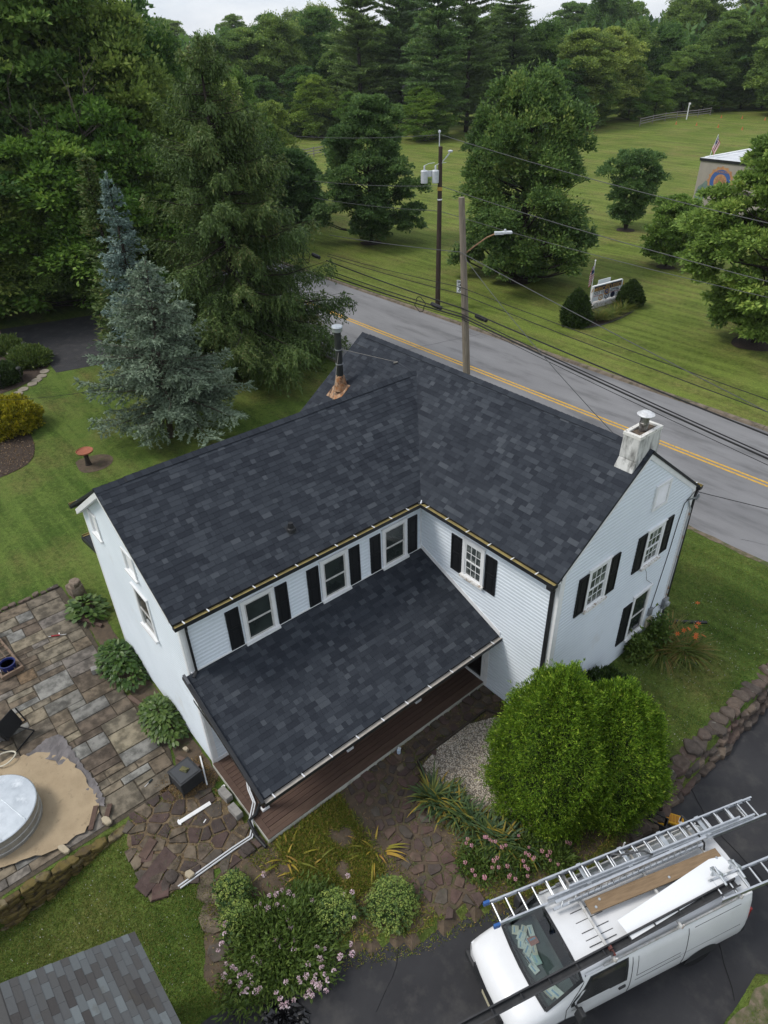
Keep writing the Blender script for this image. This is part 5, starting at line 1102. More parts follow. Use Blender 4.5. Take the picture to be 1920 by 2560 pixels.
def clump_plant(name, seed, loc, n, ln, wd, spread, leaf, label, up=.7, curve=2, cat='plant', group=None, bend=.5, r0=.1):
    """tuft of strap leaves that arch outward"""
    g = np.random.default_rng(seed); az = g.uniform(0, 6.283, n); r_ = g.uniform(0, 1, n) ** .6; o = np.stack([np.cos(az), np.sin(az), np.zeros(n)], 1); sd = np.stack([-np.sin(az), np.cos(az), np.zeros(n)], 1)
    L = ln * g.uniform(.6, 1.2, n); V = []; F = []; A = []; S = 4; base = o * (r0 * r_)[:, None]
    for j in range(S + 1):
        t = j / S; out = spread * t * (.35 + r_) ; hz = L * (up * t - bend * t ** curve * (.35 + r_ * .65)); w = wd * (1 - t ** 2.2) * .5 + .002
        c = base + o * (L * out)[:, None]; c[:, 2] += hz; V.append(c + sd * w); V.append(c - sd * w)
    V = np.stack(V, 1); nv = 2 * (S + 1); b = np.arange(n)[:, None] * nv; F = np.concatenate([b + np.array([[2 * j, 2 * j + 1, 2 * j + 3, 2 * j + 2]]) for j in range(S)]); A = np.tile(g.uniform(0, 1, n), S)
    o_ = link(name, np_mesh(name, V.reshape(-1, 3), F, leaf, A)); o_.location = loc; tag(o_, label, cat, group); return o_
HOSTA = leaf_mat('hosta_leaf', [(.030, .075, .020), (.045, .105, .026), (.065, .140, .034), (.090, .165, .045)], trans=.2, spec=.35, rough=.4)
def hosta(name, seed, loc, n, rad, hz, sz, label, group=None):
    g = np.random.default_rng(seed); az = g.uniform(0, 6.283, n); r_ = g.uniform(0, 1, n) ** .62; P = np.stack([np.cos(az) * r_ * rad[0], np.sin(az) * r_ * rad[1], hz * (1 - r_ ** 2 * .75) * g.uniform(.75, 1.1, n) + .05], 1)
    o = np.stack([np.cos(az), np.sin(az), np.zeros(n)], 1); D = unit(o + g.normal(size=o.shape) * .35 + np.array([0, 0, .1])[None] - np.array([0, 0, .6])[None] * r_[:, None]); N_ = unit(np.array([0, 0, 1.]) + o * .4 + g.normal(size=o.shape) * .25); S = np.cross(D, N_); L = sz * g.uniform(.7, 1.25, n)[:, None]
    V = np.stack([P, P + D * L * .3 + S * L * .30 + N_ * L * .04, P + D * L * .68 + S * L * .24, P + D * L, P + D * L * .68 - S * L * .24, P + D * L * .3 - S * L * .30 + N_ * L * .04], 1)
    b = np.arange(n)[:, None] * 6; F = np.concatenate([b + np.array([[0, 1, 2, 3]]), b + np.array([[0, 3, 4, 5]])]); A = np.tile(g.uniform(0, 1, n), 2)
    t = empty(name, loc, 0, label, 'plant', group); link('leaves', np_mesh('leaves', V.reshape(-1, 3), F, HOSTA, A), t)
    st = MB(); st.lathe([(rad[1] * .3, 0), (rad[1] * .35, hz * .3), (.03, hz * .5)], (0, 0, 0), 10); st.build('stems', TWIG, t); return t
# ================================================================ STREET, FIELD AND WIRES
def plane_y(px, py, y): q = ray(px, py); return CAM + q * ((y - CAM[1]) / q[1])
POLEW = M('weathered_pole_wood', (.24, .205, .165), (.15, .125, .10), 5, .9, bump=.4, bscale=20, aniso=(3, 3, .2))
POLED = M('dark_creosote_pole', (.060, .042, .034), (.035, .026, .022), 5, .9, bump=.4, bscale=20, aniso=(3, 3, .2))
LAMPG = M('lamp_grey_metal', (.60, .63, .66), (.5, .52, .55), 8, .4, metal=.2)
Y1 = 11.75
b1 = min((at(1171, y_, 0) for y_ in range(960, 1200, 2)), key=lambda p: abs(p[1] - Y1)); b1 = (b1[0], b1[1], 0)
h1 = height_for(0, 0, 492, b1); tp1 = Vector(b1) + Vector((0, 0, h1)); sh = (1154 - pix(tp1)[0]) / (FPX / ((np.array(tp1) - CAM) @ CD)); tp1 = tp1 + Vector(CR) * sh; tp1.z = h1
pole1 = empty('utility_pole', b1, 0, 'weathered grey wooden pole with street lamp behind the house ridge', 'utility pole')
T1 = tp1 - Vector(b1)
def on1(z): return Vector(b1) + T1 * (z / h1)
def z1(py):
    lo, hi = 0., h1
    for _ in range(40):
        m_ = (lo + hi) / 2
        if pix(on1(m_))[1] > py: lo = m_
        else: hi = m_
    return lo
mb = MB(); mb.tube([(0, 0, -.3), T1 * .5, T1], [.19, .165, .13], 14); mb.build('pole', POLEW, pole1)
za = z1(632); rt = Vector((CR[0], CR[1], 0)).normalized(); mb = MB(); a0 = T1 * (za / h1)
arm = [a0 + rt * .12, a0 + rt * .5 + Vector((0, 0, .28)), a0 + rt * 1.0 + Vector((0, 0, .62)), a0 + rt * 1.35 + Vector((0, 0, .75))]; mb.tube(arm, .03, 8); la = mb.build('lamp_arm', M('rusty_arm', (.36, .22, .12), (.26, .15, .09), 6, .7), pole1)
mb = MB(); e = arm[-1]; mb.obox(e + rt * .16 + Vector((0, 0, .03)), rt, Vector((-rt.y, rt.x, 0)), (0, 0, 1), .2, .09, .06); mb.obox(e + rt * .52 + Vector((0, 0, .05)), rt, Vector((-rt.y, rt.x, 0)), (0, 0, 1), .2, .13, .045); mb.lathe([(.05, 0), (.05, .09), (.02, .1)], e + rt * .42 + Vector((0, 0, .09)), 10); mb.build('lamp_head', LAMPG, la, bevel=.03)
b2 = gat(1094, 768); h2 = height_for(0, 0, 366, b2); Y2 = b2[1]
pole2 = empty('utility_pole', b2, 0, 'dark wooden pole with grey transformers across the road', 'utility pole')
mb = MB(); mb.tube([(0, 0, -.3), (0, 0, h2 * .5), (0, 0, h2)], [.19, .165, .13], 14); mb.build('pole', POLED, pole2)
def z2(py): return height_for(0, 0, py, b2)
mb = MB(); mb.tube([(-.12, 0, h2 - .5), (-.12, 0, z2(333))], .035, 8); mb.lathe([(.03, 0), (.09, .04), (.08, .14), (.03, .18)], (-.12, 0, z2(333)), 10); mb.build('top_pin', LAMPG, pole2)
zt_ = z2(440); lf = -rt
for off in (.80, .06):
    c = lf * off + Vector((-.1, -.25, 0)); mb = MB(); mb.lathe([(.02, -.42), (.22, -.40), (.235, -.36), (.235, .30), (.25, .32), (.22, .37), (.08, .40)], c + Vector((0, 0, zt_)), 16); tr_ = mb.build('transformer', LAMPG, pole2); mb = MB(); mb.lathe([(.05, 0), (.07, .04), (.05, .08), (.07, .12), (.05, .16), (.07, .2), (.03, .3)], c + Vector((0, 0, zt_ + .38)), 10); mb.tube([c + Vector((0, 0, zt_ + .66)), c + Vector((0, 0, zt_ + .78)) + rt * .3, c + rt * .7 + Vector((0, 0, zt_ + .82))], .018, 6); mb.build('bushing', LAMPG, tr_)
mb = MB(); mb.bar(lf * .8 + Vector((-.1, -.25, zt_ + .15)), rt * .15 + Vector((-.1, -.2, zt_ + .15)), .12, .12); mb.obox(lf * .4 + Vector((-.1, -.3, zt_ + .18)), rt, (0, 1, 0), (0, 0, 1), .13, .1, .18); mb.build('transformer_bracket', LAMPG, pole2)
mb = MB(); c = rt * .35 + Vector((0, 0, z2(395))); mb.bar((0, 0, z2(410)), c, .05, .05); mb.bar(c, c + rt * .25 + Vector((0, 0, .28)), .09, .06); mb.lathe([(.04, 0), (.16, .04), (.17, .12), (.05, .16)], c + rt * .3 + Vector((0, 0, .3)), 12); mb.build('cutout_fuse', LAMPG, pole2)
mb = MB(); mb.lathe([(.17, 0), (.17, .22)], (0, 0, z2(476)), 14); mb.build('pole_tag', M('yellow_tag', (.45, .30, .07), None, rough=.6), pole2); mb = MB(); mb.lathe([(.172, 0), (.172, .08)], (0, 0, z2(500)), 14); mb.build('pole_tag', TRIM, pole2)
WN = [0]
def wire(pts, r_, label, mat=WIRE, sag=.25, name='power_line'):
    out = []
    for a, b in zip(pts, pts[1:]):
        a, b = Vector(a), Vector(b); n = max(6, int((b - a).length / 2.5))
        for i in range(n + (b is Vector(pts[-1]))): t = i / n; q = a.lerp(b, t); q.z -= sag * 4 * t * (1 - t) * min(1, (b - a).length / 30); out.append(q)
    out.append(Vector(pts[-1])); mb = MB(); mb.tube(out, r_, 6); o = mb.build(name, mat); tag(o, label, 'cable', 'overhead wires'); return o
def ext(p, q, k):                              # run on past q by k times
    p, q = np.array(p, float), np.array(q, float); return q + (q - p) * k
def span1(row, right, left, r_, label, mat=WIRE, sag=.15):
    """a line on the near pole, from where it leaves the frame at right to where it passes behind the spruce"""
    a = on1(z1(row)) + Vector((.0, -.2, 0)); pr = plane_y(1920, right, Y1); pl_ = plane_y(left[0], left[1], Y1)
    wire([ext(a, pr, .4), a, ext(a, pl_, 1.2)], r_, label, mat, sag)
span1(628, 1024, (980, 608), .016, 'grey twisted wire crossing the near pole at lamp arm height', WIREG)
span1(716, 993, (980, 675), .014, 'thin black wire above the cable bundle on the near pole', WIRE)
span1(733, 1024, (980, 686), .016, 'black wire with white spacers below the thin one on the near pole', WIRE)
span1(768, 1082, (980, 709), .030, 'upper thick black cable on the near pole', WIRE)
span1(783, 1132, (980, 728), .024, 'middle thick black cable on the near pole', WIRE)
span1(790, 1141, (980, 737), .034, 'lowest thick black cable on the near pole', WIRE)
span1(796, 1157, (980, 743), .012, 'thin wire hanging just under the thick cables', WIRE)
def span2(row, pts_r, pts_l, r_, label, mat=WIRE, sag=.3):
    a = Vector((b2[0], b2[1], z2(row))); pr = plane_y(*pts_r, Y2); pl_ = plane_y(*pts_l, Y2); wire([ext(a, pr, .3), a, ext(a, pl_, 2.0)], r_, label, mat, sag)
span2(334, (1886, 538), (960, 338), .018, 'topmost wire from the pin of the transformer pole', WIREG)
span2(462, (1920, 692), (980, 460), .020, 'upper grey wire running right from under the transformers', WIREG)
span2(525, (1920, 732), (980, 515), .016, 'lower grey wire running right from the transformer pole', WIREG)
wire([on1(z1(640)), (2.6, WR + .3, 5.75)], .014, 'service wire dropping from the near pole to the house roof', WIREG, .5)
wire([(XR + .05, WR + .2, 5.4), (24, 13, 6.0)], .010, 'thin service wire leaving the right gable towards the road', WIRE, .3)
wire([at(-60, 1000, 2.4), (-14.5, -2.8, 5.2)], .008, 'thin black wire sagging over the left lawn', WIRE, .6)
for px, py, lab in ((1050, 761, 'coil of spare cable hanging left of the near pole'), (766, 640, 'coil of spare cable hanging beside the weeping spruce')):
    c = Vector(plane_y(px, py, Y1 - .05)); mb = MB(); pts = [c + Vector((math.cos(a) * .34 + .03 * math.sin(3 * a), 0.04 * math.sin(5 * a), math.sin(a) * .36)) for a in np.linspace(0, 12.56, 40)]; mb.tube(pts, .018, 6); tag(mb.build('cable_coil', WIRE), lab, 'cable coil', 'cable coils on the lines')
for px, py, lab in ((1203, 795, 'black splice case on the cables right of the near pole'), (1091, 765, 'black splice case on the cables left of the near pole'), (790, 640, 'small black splice case on the cables beside the weeping spruce')):
    c = Vector(plane_y(px, py, Y1 - .12)); mb = MB(); dv = Vector((1, 0, -.1)).normalized(); mb.tube([c - dv * .36, c - dv * .33, c + dv * .33, c + dv * .36], [.06, .10, .10, .06], 10); mb.bar(c - dv * .2 + Vector((0, -.1, 0)), c + dv * .2 + Vector((0, -.1, 0)), .03, .12); tag(mb.build('splice_case', DKPLASTIC), lab, 'splice case', 'splice cases on the lines')
# ---- lettering helper
def text(body, size, parent, mat, loc, xdir, zdir, name='lettering', align='CENTER', bold=.0, sx=1.0):
    cu = bpy.data.curves.new(name, 'FONT'); cu.body = body; cu.size = size; cu.align_x = align; cu.align_y = 'CENTER'; cu.extrude = .004; cu.offset = bold; cu.resolution_u = 2
    tmp = bpy.data.objects.new('tmp_text', cu); COL.objects.link(tmp); bpy.context.view_layer.update()
    me = bpy.data.meshes.new_from_object(tmp); me.name = name; bpy.data.objects.remove(tmp); me.materials.clear(); me.materials.append(mat)
    o = bpy.data.objects.new(name, me); COL.objects.link(o); x_, z_ = Vector(xdir).normalized(), Vector(zdir).normalized(); n_ = x_.cross(z_); mt = Matrix.Identity(4)
    for i in range(3): mt[i][0] = x_[i] * sx; mt[i][1] = z_[i]; mt[i][2] = n_[i]; mt[i][3] = loc[i]
    o.parent = parent; o.matrix_basis = mt; return o
def disc(mb, c, x_, z_, n_, r0, r1, d0, d1, n=24, a0=0., a1=6.2832):
    """flat ring or disc standing proud of a face"""
    c, x_, z_, n_ = map(Vector, (c, x_, z_, n_)); k = n; A_ = [a0 + (a1 - a0) * i / k for i in range(k + 1)]
    for i in range(k):
        f = [c + x_ * (r * math.cos(a)) + z_ * (r * math.sin(a)) + n_ * d for a, r in ((A_[i], r0), (A_[i], r1), (A_[i + 1], r1), (A_[i + 1], r0)) for d in (d1,)]
        mb.add(f, [(0, 1, 2, 3)])
GOLD = M('sign_gold', (.50, .30, .09), None, rough=.5); NAVY = M('sign_navy', (.012, .02, .055), None, rough=.4); SWHITE = M('sign_white', (.70, .74, .76), None, rough=.4); SRED = M('sign_red', (.35, .03, .04), None, rough=.5); SBLUE = M('mural_blue', (.05, .11, .30), None, rough=.7)
# ---- flag
FRED = M('flag_red', (.35, .035, .05), None, rough=.8); FWHITE = M('flag_white', (.62, .60, .60), None, rough=.8); FBLUE = M('flag_blue', (.025, .04, .12), None, rough=.8)
def flag(root, top, length, drop, xd, tilt=Vector((0, 0, 0))):
    """limp flag hanging from near the top of a staff: thirteen stripes and a starred canton"""
    xd = Vector(xd).normalized(); nd = Vector((-xd.y, xd.x, 0)); cols, rows = 14, 13; mb = MB()
    def P(i, j):
        u_ = i / cols; v_ = j / rows; w = length * u_; return Vector(top) + xd * (w * .38 + .03 * math.sin(v_ * 5)) + nd * (.10 * math.sin(u_ * 9 + v_ * 2) * length * .5) + Vector((0, 0, -drop * v_ * .75 - w * .62)) + tilt * v_
    for j in range(rows):
        for i in range(cols):
            can = i < 6 and j < 7; mb.cur = 2 if can else (j % 2); b = len(mb.v); mb.v += [tuple(P(i, j)), tuple(P(i + 1, j)), tuple(P(i + 1, j + 1)), tuple(P(i, j + 1))]; mb.face([b, b + 1, b + 2, b + 3])
    f_ = mb.build('flag_cloth', [FRED, FWHITE, FBLUE], root, smooth=False); mb = MB()
    for j in range(4):
        for i in range(5): c = (P(i + .6, j * 1.6 + .8) if False else P(i, j) .lerp(P(i + 1, j + 1), .5)); mb.obox(c + nd * .006, xd, nd, (0, 0, 1), .018 * length, .012, .018 * length)
    mb.build('star', FWHITE, f_)
# ---- club sign
sgl, sgr = gat(1475, 772), gat(1546, 752); s0, s1 = Vector(sgl), Vector(sgr); sx_ = (s1 - s0); sx_.z = 0; SWd = sx_.length; sx_.normalize(); sn_ = sx_.cross(Vector((0, 0, 1))); up = Vector((0, 0, 1))
if (Vector(CAM) - s0).dot(sn_) < 0: sn_ = -sn_
sgn = empty('club_sign', (s0 + s1) / 2, 0, 'navy and white club sign on a peeling white base between two clipped shrubs', 'sign'); O = Vector((0, 0, 0))
hb = height_for(0, 0, 706, tuple((s0 + s1) / 2)); W2 = SWd / 2; zb = hb * .30
def sbox(name, mat, x0, x1, z0, z1, n0, n1, par=sgn): mb = MB(); mb.obox(sx_ * ((x0 + x1) / 2) + up * ((z0 + z1) / 2) + sn_ * ((n0 + n1) / 2), sx_, sn_, up, (x1 - x0) / 2, abs(n1 - n0) / 2, (z1 - z0) / 2); return mb.build(name, mat, par)
sbox('sign_base', OLDP, -W2, W2, 0, zb * .78, -.2, .2); pn = sbox('panel', SWHITE, -W2 * .97, W2 * .97, zb, hb * .97, -.06, .06); sbox('header', NAVY, -W2 * .94, W2 * .94, hb * .74, hb * .955, .06, .07); sbox('frame', TRIM, -W2, W2, hb * .97, hb, -.08, .08); sbox('post', TRIM, -W2 * 1.02, -W2 * .95, zb * .7, hb * .975, -.09, .09); sbox('post', TRIM, W2 * .95, W2 * 1.02, zb * .7, hb * .975, -.09, .09)
sbox('stripe', SRED, -W2 * .94, W2 * .94, hb * .545, hb * .555, .06, .066); sbox('stripe', SRED, -W2 * .94, W2 * .94, hb * .52, hb * .53, .06, .066)
text('AMERICAN LEGION', SWd * .128, pn, GOLD, up * hb * .81 + sn_ * .075, sx_, up, bold=.004); text('POST 933', SWd * .10, pn, NAVY, -sx_ * W2 * .55 + up * hb * .645 + sn_ * .065, sx_, up, bold=.002)
text('Established', SWd * .062, pn, NAVY, sx_ * W2 * .5 + up * hb * .675 + sn_ * .065, sx_, up); text('Nov. 2, 1946', SWd * .062, pn, NAVY, sx_ * W2 * .5 + up * hb * .605 + sn_ * .065, sx_, up); text('SERVICE', SWd * .05, pn, GOLD, up * hb * .915 + sn_ * .075, sx_, up)
for k, (x_, z_, r_, m0, m1) in enumerate(((-.03, .645, .095, GOLD, SBLUE), (-.42, .42, .075, GOLD, SWHITE), (.0, .42, .075, NAVY, SWHITE), (.42, .42, .075, NAVY, NAVY))):
    c = sx_ * (W2 * x_ * 1.0) + up * (hb * z_); mb = MB(); disc(mb, c, sx_, up, sn_, r_ * SWd * .6, r_ * SWd, 0, .066, 20); em = mb.build('emblem', m0, pn); mb = MB(); disc(mb, c, sx_, up, sn_, 0, r_ * SWd * .6, 0, .065, 20); mb.build('emblem_centre', m1, em); mb = MB(); disc(mb, c, sx_, up, sn_, 0, r_ * SWd * .3, 0, .068, 5); mb.build('emblem_star', m0, em)
sbox('back_board', SWHITE, -W2 * .42, W2 * .42, hb * .9, hb * 1.12, -.35, -.31); sbox('post', TRIM, -W2 * .4, -W2 * .35, 0, hb * .95, -.41, -.355); sbox('post', TRIM, W2 * .35, W2 * .4, 0, hb * .95, -.41, -.355)
fb = s0 - sx_ * .15; fh = height_for(0, 0, 653, tuple(fb)); fl_ = empty('flag_on_staff', fb, 0, 'flag on a short staff at the left end of the club sign', 'flag'); mb = MB(); mb.tube([(0, 0, 0), (0, 0, fh)], .03, 8); mb.lathe([(.02, 0), (.06, .05), (.02, .1)], (0, 0, fh), 8); mb.build('staff', TRIM, fl_); flag(fl_, (0, 0, fh - .12), .9, 1.5, tuple(-sx_))
BEDM = MULCH; bp_ = smooth_poly([gat(*q)[:2] for q in ((1405, 800), (1440, 822), (1490, 818), (1545, 800), (1590, 775), (1600, 745), (1560, 735), (1480, 750), (1420, 770))], 2)
o = sheet('mulch_bed', bp_, .05, MULCH, .5); tag(o, kind='structure'); q = resample(bp_, .45); be = empty('bed_edging', (*q[0], 0), 0, 'dark block edging curved round the club sign bed', 'edging'); rr = random.Random(3)
for (a, b) in zip(q, q[1:] + q[:1]):
    mb = MB(); va, vb = Vector((*a, .02)), Vector((*b, .02)); mb.bar(va - Vector((*q[0], 0)), va.lerp(vb, .9) - Vector((*q[0], 0)), .14, .2); mb.build('edging_block', M('dark_block', (.08, .078, .08), (.05, .05, .05), 6, .9), be)
p = gat(1437, 812); h = height_for(0, 0, 722, p); shrub('clipped_yew', 61, p, 1.0, 1.0, h * .96, 2600, .16, .07, YEW, 'dark cone-shaped clipped shrub left of the club sign', .5, .14, pw=1.3, pe=.7)
p = gat(1573, 765); h = height_for(0, 0, 698, p); shrub('clipped_yew', 62, p, .9, .9, h * .94, 2400, .16, .07, YEW, 'dark cone-shaped clipped shrub right of the club sign', .5, .14, pw=1.3, pe=.7)
DAYL = leaf_mat('daylily_leaf', [(.055, .105, .020), (.080, .140, .028), (.110, .175, .036), (.150, .190, .050), (.20, .17, .07)], trans=.25)
for k, (px, py) in enumerate(((1490, 800), (1512, 798), (1532, 790), (1555, 778))):
    p = gat(px, py); clump_plant('daylily_clump', 70 + k, p, 260, 1.0, .035, .8, DAYL, '%s daylily clump from the left in front of the club sign' % ORD[k], .95, 2, 'plant', 'daylilies at the club sign', .62, .35)
# ---- speed sign
sp = gat(1156, 772); hs_ = height_for(0, 0, 703, sp); spd = empty('speed_sign', sp, 0, 'white speed limit 35 sign on a post across the road', 'road sign'); xd = (rt * .95 + Vector((0, 0, 0))).normalized(); xd = Vector((.86, .42, 0)).normalized(); nd = xd.cross(Vector((0, 0, 1)))
lean = Vector((-.22, 0, 0)); mb = MB(); mb.bar((0, 0, -.1), lean + Vector((0, 0, hs_)), .05, .03); mb.build('post', M('sign_post_steel', (.12, .12, .11), None, rough=.6), spd); cp = lean * .85 + Vector((0, 0, hs_ - .42)); mb = MB(); mb.obox(cp + nd * .05, xd, nd, (0, 0, 1), .34, .012, .45); pnl = mb.build('panel', SWHITE, spd); BLK = M('sign_black', (.012, .012, .013), None, rough=.5)
text('SPEED', .20, pnl, BLK, cp + nd * .066 + up * .30, xd, up, bold=.008); text('LIMIT', .20, pnl, BLK, cp + nd * .066 + up * .11, xd, up, bold=.008); text('35', .46, pnl, BLK, cp + nd * .066 - up * .2, xd, up, bold=.014)
mb = MB()
for a, b in ((-.32, -.3), (.3, .32)): mb.obox(cp + nd * .064 + xd * ((a + b) / 2), xd, nd, (0, 0, 1), .01, .003, .43)
mb.obox(cp + nd * .064 + up * .42, xd, nd, (0, 0, 1), .30, .003, .01); mb.obox(cp + nd * .064 - up * .42, xd, nd, (0, 0, 1), .30, .003, .01); mb.build('sign_border', BLK, pnl)
# ---- mural building
c0 = gat(1727, 520); hbld = height_for(0, 0, 397, c0); t0 = np.array([c0[0], c0[1], c0[2] + hbld]); w1 = np.array(at(1800, 402, t0[2])); w2 = np.array(at(1863, 367, t0[2]))
wd_ = Vector(w1 - t0); wd_.z = 0; wd_.normalize(); dd_ = Vector((-wd_.y, wd_.x, 0)); dd_ = dd_ if dd_.dot(Vector(w2 - t0)) > 0 else -dd_; Lw_, Dw_ = 11.0, 16.0; nf = -dd_
bld = empty('mural_building', c0, 0, 'tan flat-roofed building with painted emblem mural, partly hidden by the right maple', 'building'); TAN = M('tan_stucco', (.34, .31, .27), (.29, .265, .235), 1.0, .9, bump=.1, bscale=30)
def bbox(name, mat, x0, x1, z0, z1, d0, d1, par=bld): mb = MB(); mb.obox(wd_ * ((x0 + x1) / 2) + dd_ * ((d0 + d1) / 2) + up * ((z0 + z1) / 2), wd_, dd_, up, abs(x1 - x0) / 2, abs(d1 - d0) / 2, (z1 - z0) / 2); return mb.build(name, mat, par)
bw = bbox('wall', TAN, 0, Lw_, -.2, hbld, 0, Dw_); bbox('roof', M('white_membrane', (.62, .64, .66), (.5, .52, .55), .7, .7), -.08, Lw_ + .08, hbld, hbld + .12, -.08, Dw_ + .08); bbox('roof_edge', BLACK, -.1, Lw_ + .1, hbld - .16, hbld + .10, -.11, -.085); rl_ = bbox('parapet', TRIM, .2, .5, hbld + .121, hbld + .22, .3, Dw_ - .3); bbox('parapet', TRIM, 1.2, 1.35, hbld + .121, hbld + .16, .3, Dw_ - .3)
bbox('window', M('dark_louvre', (.06, .055, .05), None, rough=.6), 4.9, 6.6, hbld * .36, hbld * .47, -.03, 0)
ec = wd_ * 2.75 + up * (hbld * .60); er = hbld * .27; MG = M('mural_gold', (.48, .28, .13), (.36, .17, .09), 3, .8); MB2 = M('mural_bronze', (.36, .20, .11), (.28, .14, .08), 3, .8); mb = MB(); disc(mb, ec, wd_, up, nf, er * .55, er * .88, 0, .006, 30); e1 = mb.build('emblem_ring', SBLUE, bw); mb = MB(); disc(mb, ec, wd_, up, nf, er * .88, er * 1.05, 0, .008, 30)
for k in range(16): a = k * math.pi / 8; disc(mb, ec + wd_ * (er * 1.02 * math.cos(a)) + up * (er * 1.02 * math.sin(a)), wd_, up, nf, 0, er * .12, 0, .010, 6)
mb.build('emblem_rays', MG, e1); mb = MB(); disc(mb, ec, wd_, up, nf, 0, er * .55, 0, .007, 30); mb.build('emblem_disc', MG, e1); mb = MB(); disc(mb, ec, wd_, up, nf, er * .30, er * .36, 0, .012, 24)
for k in range(5):
    a = math.pi / 2 + k * 2 * math.pi / 5; pts = [ec + nf * .011 + wd_ * (er * r_ * math.cos(a + d_)) + up * (er * r_ * math.sin(a + d_)) for r_, d_ in ((.52, 0), (.24, .62), (0, 0), (.24, -.62))]; mb.add(pts, [(0, 1, 2, 3)])
mb.build('emblem_star', MB2, e1); text('US', er * .36, e1, MG, ec + nf * .02, wd_, up, bold=.01); text('AMERICAN', er * .22, e1, MG, ec + nf * .02 + up * er * .7, wd_, up); text('LEGION', er * .22, e1, MG, ec + nf * .02 - up * er * .72, wd_, up)
FIG = M('mural_grey_green', (.18, .25, .22), (.10, .15, .14), 1.6, .9); FIG2 = M('mural_mauve', (.15, .12, .14), (.11, .09, .10), 2, .9)
for mat_, pts in ((FIG, [(.1, .12), (.15, .30), (.35, .46), (.8, .52), (1.1, .60), (1.35, .57), (1.4, .50), (2.0, .50), (2.4, .42), (2.75, .44), (2.8, .38), (2.2, .36), (1.7, .36), (1.3, .26), (.9, .10)]), (FIG2, [(0, .0), (.05, .12), (.9, .10), (1.6, .04), (2.4, .12), (3.2, .05), (3.4, 0)])):
    mb = MB(); mb.add([wd_ * x_ + up * (z_ * hbld) + nf * (.012 if mat_ is FIG else .016) for x_, z_ in pts], [tuple(range(len(pts)))]); mb.build('mural_shape', mat_, bw)
fb2 = Vector(c0) + wd_ * .6 + dd_ * .5 + up * (hbld + .121); fh2 = height_for(0, 0, 335, tuple(fb2)); f2 = empty('roof_flag', fb2, 0, 'flag on a leaning staff on top of the mural building', 'flag'); mb = MB(); mb.tube([(0, 0, 0), tuple(wd_ * .5 + up * fh2)], .03, 8); mb.build('staff', TRIM, f2); flag(f2, tuple(wd_ * .48 + up * (fh2 * .95)), 1.1, fh2 * .72, tuple(wd_), -wd_ * .38)
# ---- split-rail fences, white post, cones
FENCEW = M('grey_rail_wood', (.28, .26, .24), (.20, .18, .16), 4, .9)
def rail_fence(name, pts, hgt_, label, nr=3):
    P = [Vector(gat(*q)) for q in pts]; f_ = empty(name, P[0], 0, label, 'fence')
    for i, p in enumerate(P):
        q = p - P[0]; mb = MB(); mb.bar(q, q + Vector((0, 0, hgt_)), .14, .12); mb.build('post', FENCEW, f_)
        if i:
            for k in range(nr): z = Vector((0, 0, hgt_ * (.3 + .28 * k))); mb = MB(); mb.tube([P[i - 1] - P[0] + z, q + z], .085, 6); mb.build('rail', FENCEW, f_)
rail_fence('split_rail_fence', [(1599, 316), (1631, 308), (1662, 302), (1691, 298), (1744, 293), (1775, 288)], 1.5, 'grey split-rail fence at the far end of the field')
rail_fence('split_rail_fence', [(735, 402), (760, 396), (785, 391), (812, 386)], 1.5, 'short weathered rail fence behind the weeping spruce')
p = gat(1716, 299); h = height_for(0, 0, 260, p); t = empty('marker_post', p, 0, 'tall white marker post beside the far fence', 'post'); mb = MB(); mb.bar((0, 0, 0), (0, 0, h), .16, .16); mb.build('post_shaft', TRIM, t); mb = MB(); mb.box(-.1, .3, -.1, .1, h - .1, h + .25); mb.build('post_box', TRIM, t)
CONE = M('cone_orange', (.45, .16, .06), None, rough=.6)
for k, (px, py) in enumerate(((1690, 311), (1741, 314), (1795, 319), (1855, 325), (1803, 295), (1855, 297), (1912, 301))):
    p = gat(px, py); t = empty('traffic_cone', p, 0, '%s small orange cone from the left, %s row on the far field' % (ORD[k if k < 4 else k - 4], 'front' if k < 4 else 'back'), 'cone', 'orange cones on the field'); mb = MB(); mb.lathe([(.15, .04), (.05, .55), (.03, .57)], (0, 0, 0), 12); mb.build('cone_body', CONE, t); mb = MB(); mb.box(-.19, .19, -.19, .19, 0, .04); mb.build('cone_base', CONE, t)
# far house glimpsed between the pines
p = spot(1015, 300); fh_ = empty('far_house', (p[0], p[1], p[2]), .9, 'grey-tan house with gable half hidden between the pines', 'house'); HS = M('far_house_siding', (.22, .20, .18), (.18, .165, .15), 2, .9)
mb = MB(); mb.box(-7, 7, -4.5, 4.5, -.2, 6); mb.add([(-7, -4.5, 6), (-7, 4.5, 6), (-7, 0, 9), (7, -4.5, 6), (7, 4.5, 6), (7, 0, 9)], [(0, 1, 2), (3, 5, 4)]); mb.build('wall', HS, fh_); mb = MB(); slab4(mb, [(-7.4, -5, 5.7), (7.4, -5, 5.7), (7.4, 0, 9.1), (-7.4, 0, 9.1)], .15); slab4(mb, [(7.4, 5, 5.7), (-7.4, 5, 5.7), (-7.4, 0, 9.1), (7.4, 0, 9.1)], .15); mb.build('roof', M('far_roof', (.08, .075, .075), None, rough=.9), fh_)
for x_ in (-4.5, -1.5, 1.5, 4.5):
    for z_ in (1.2, 4.0):
        mb = MB(); mb.box(x_ - .55, x_ + .55, -4.56, -4.5, z_, z_ + 1.4); w_ = mb.build('window', TRIM, fh_); mb = MB(); mb.box(x_ - .45, x_ + .45, -4.58, -4.561, z_ + .1, z_ + 1.3); mb.build('pane', GLASS, w_)

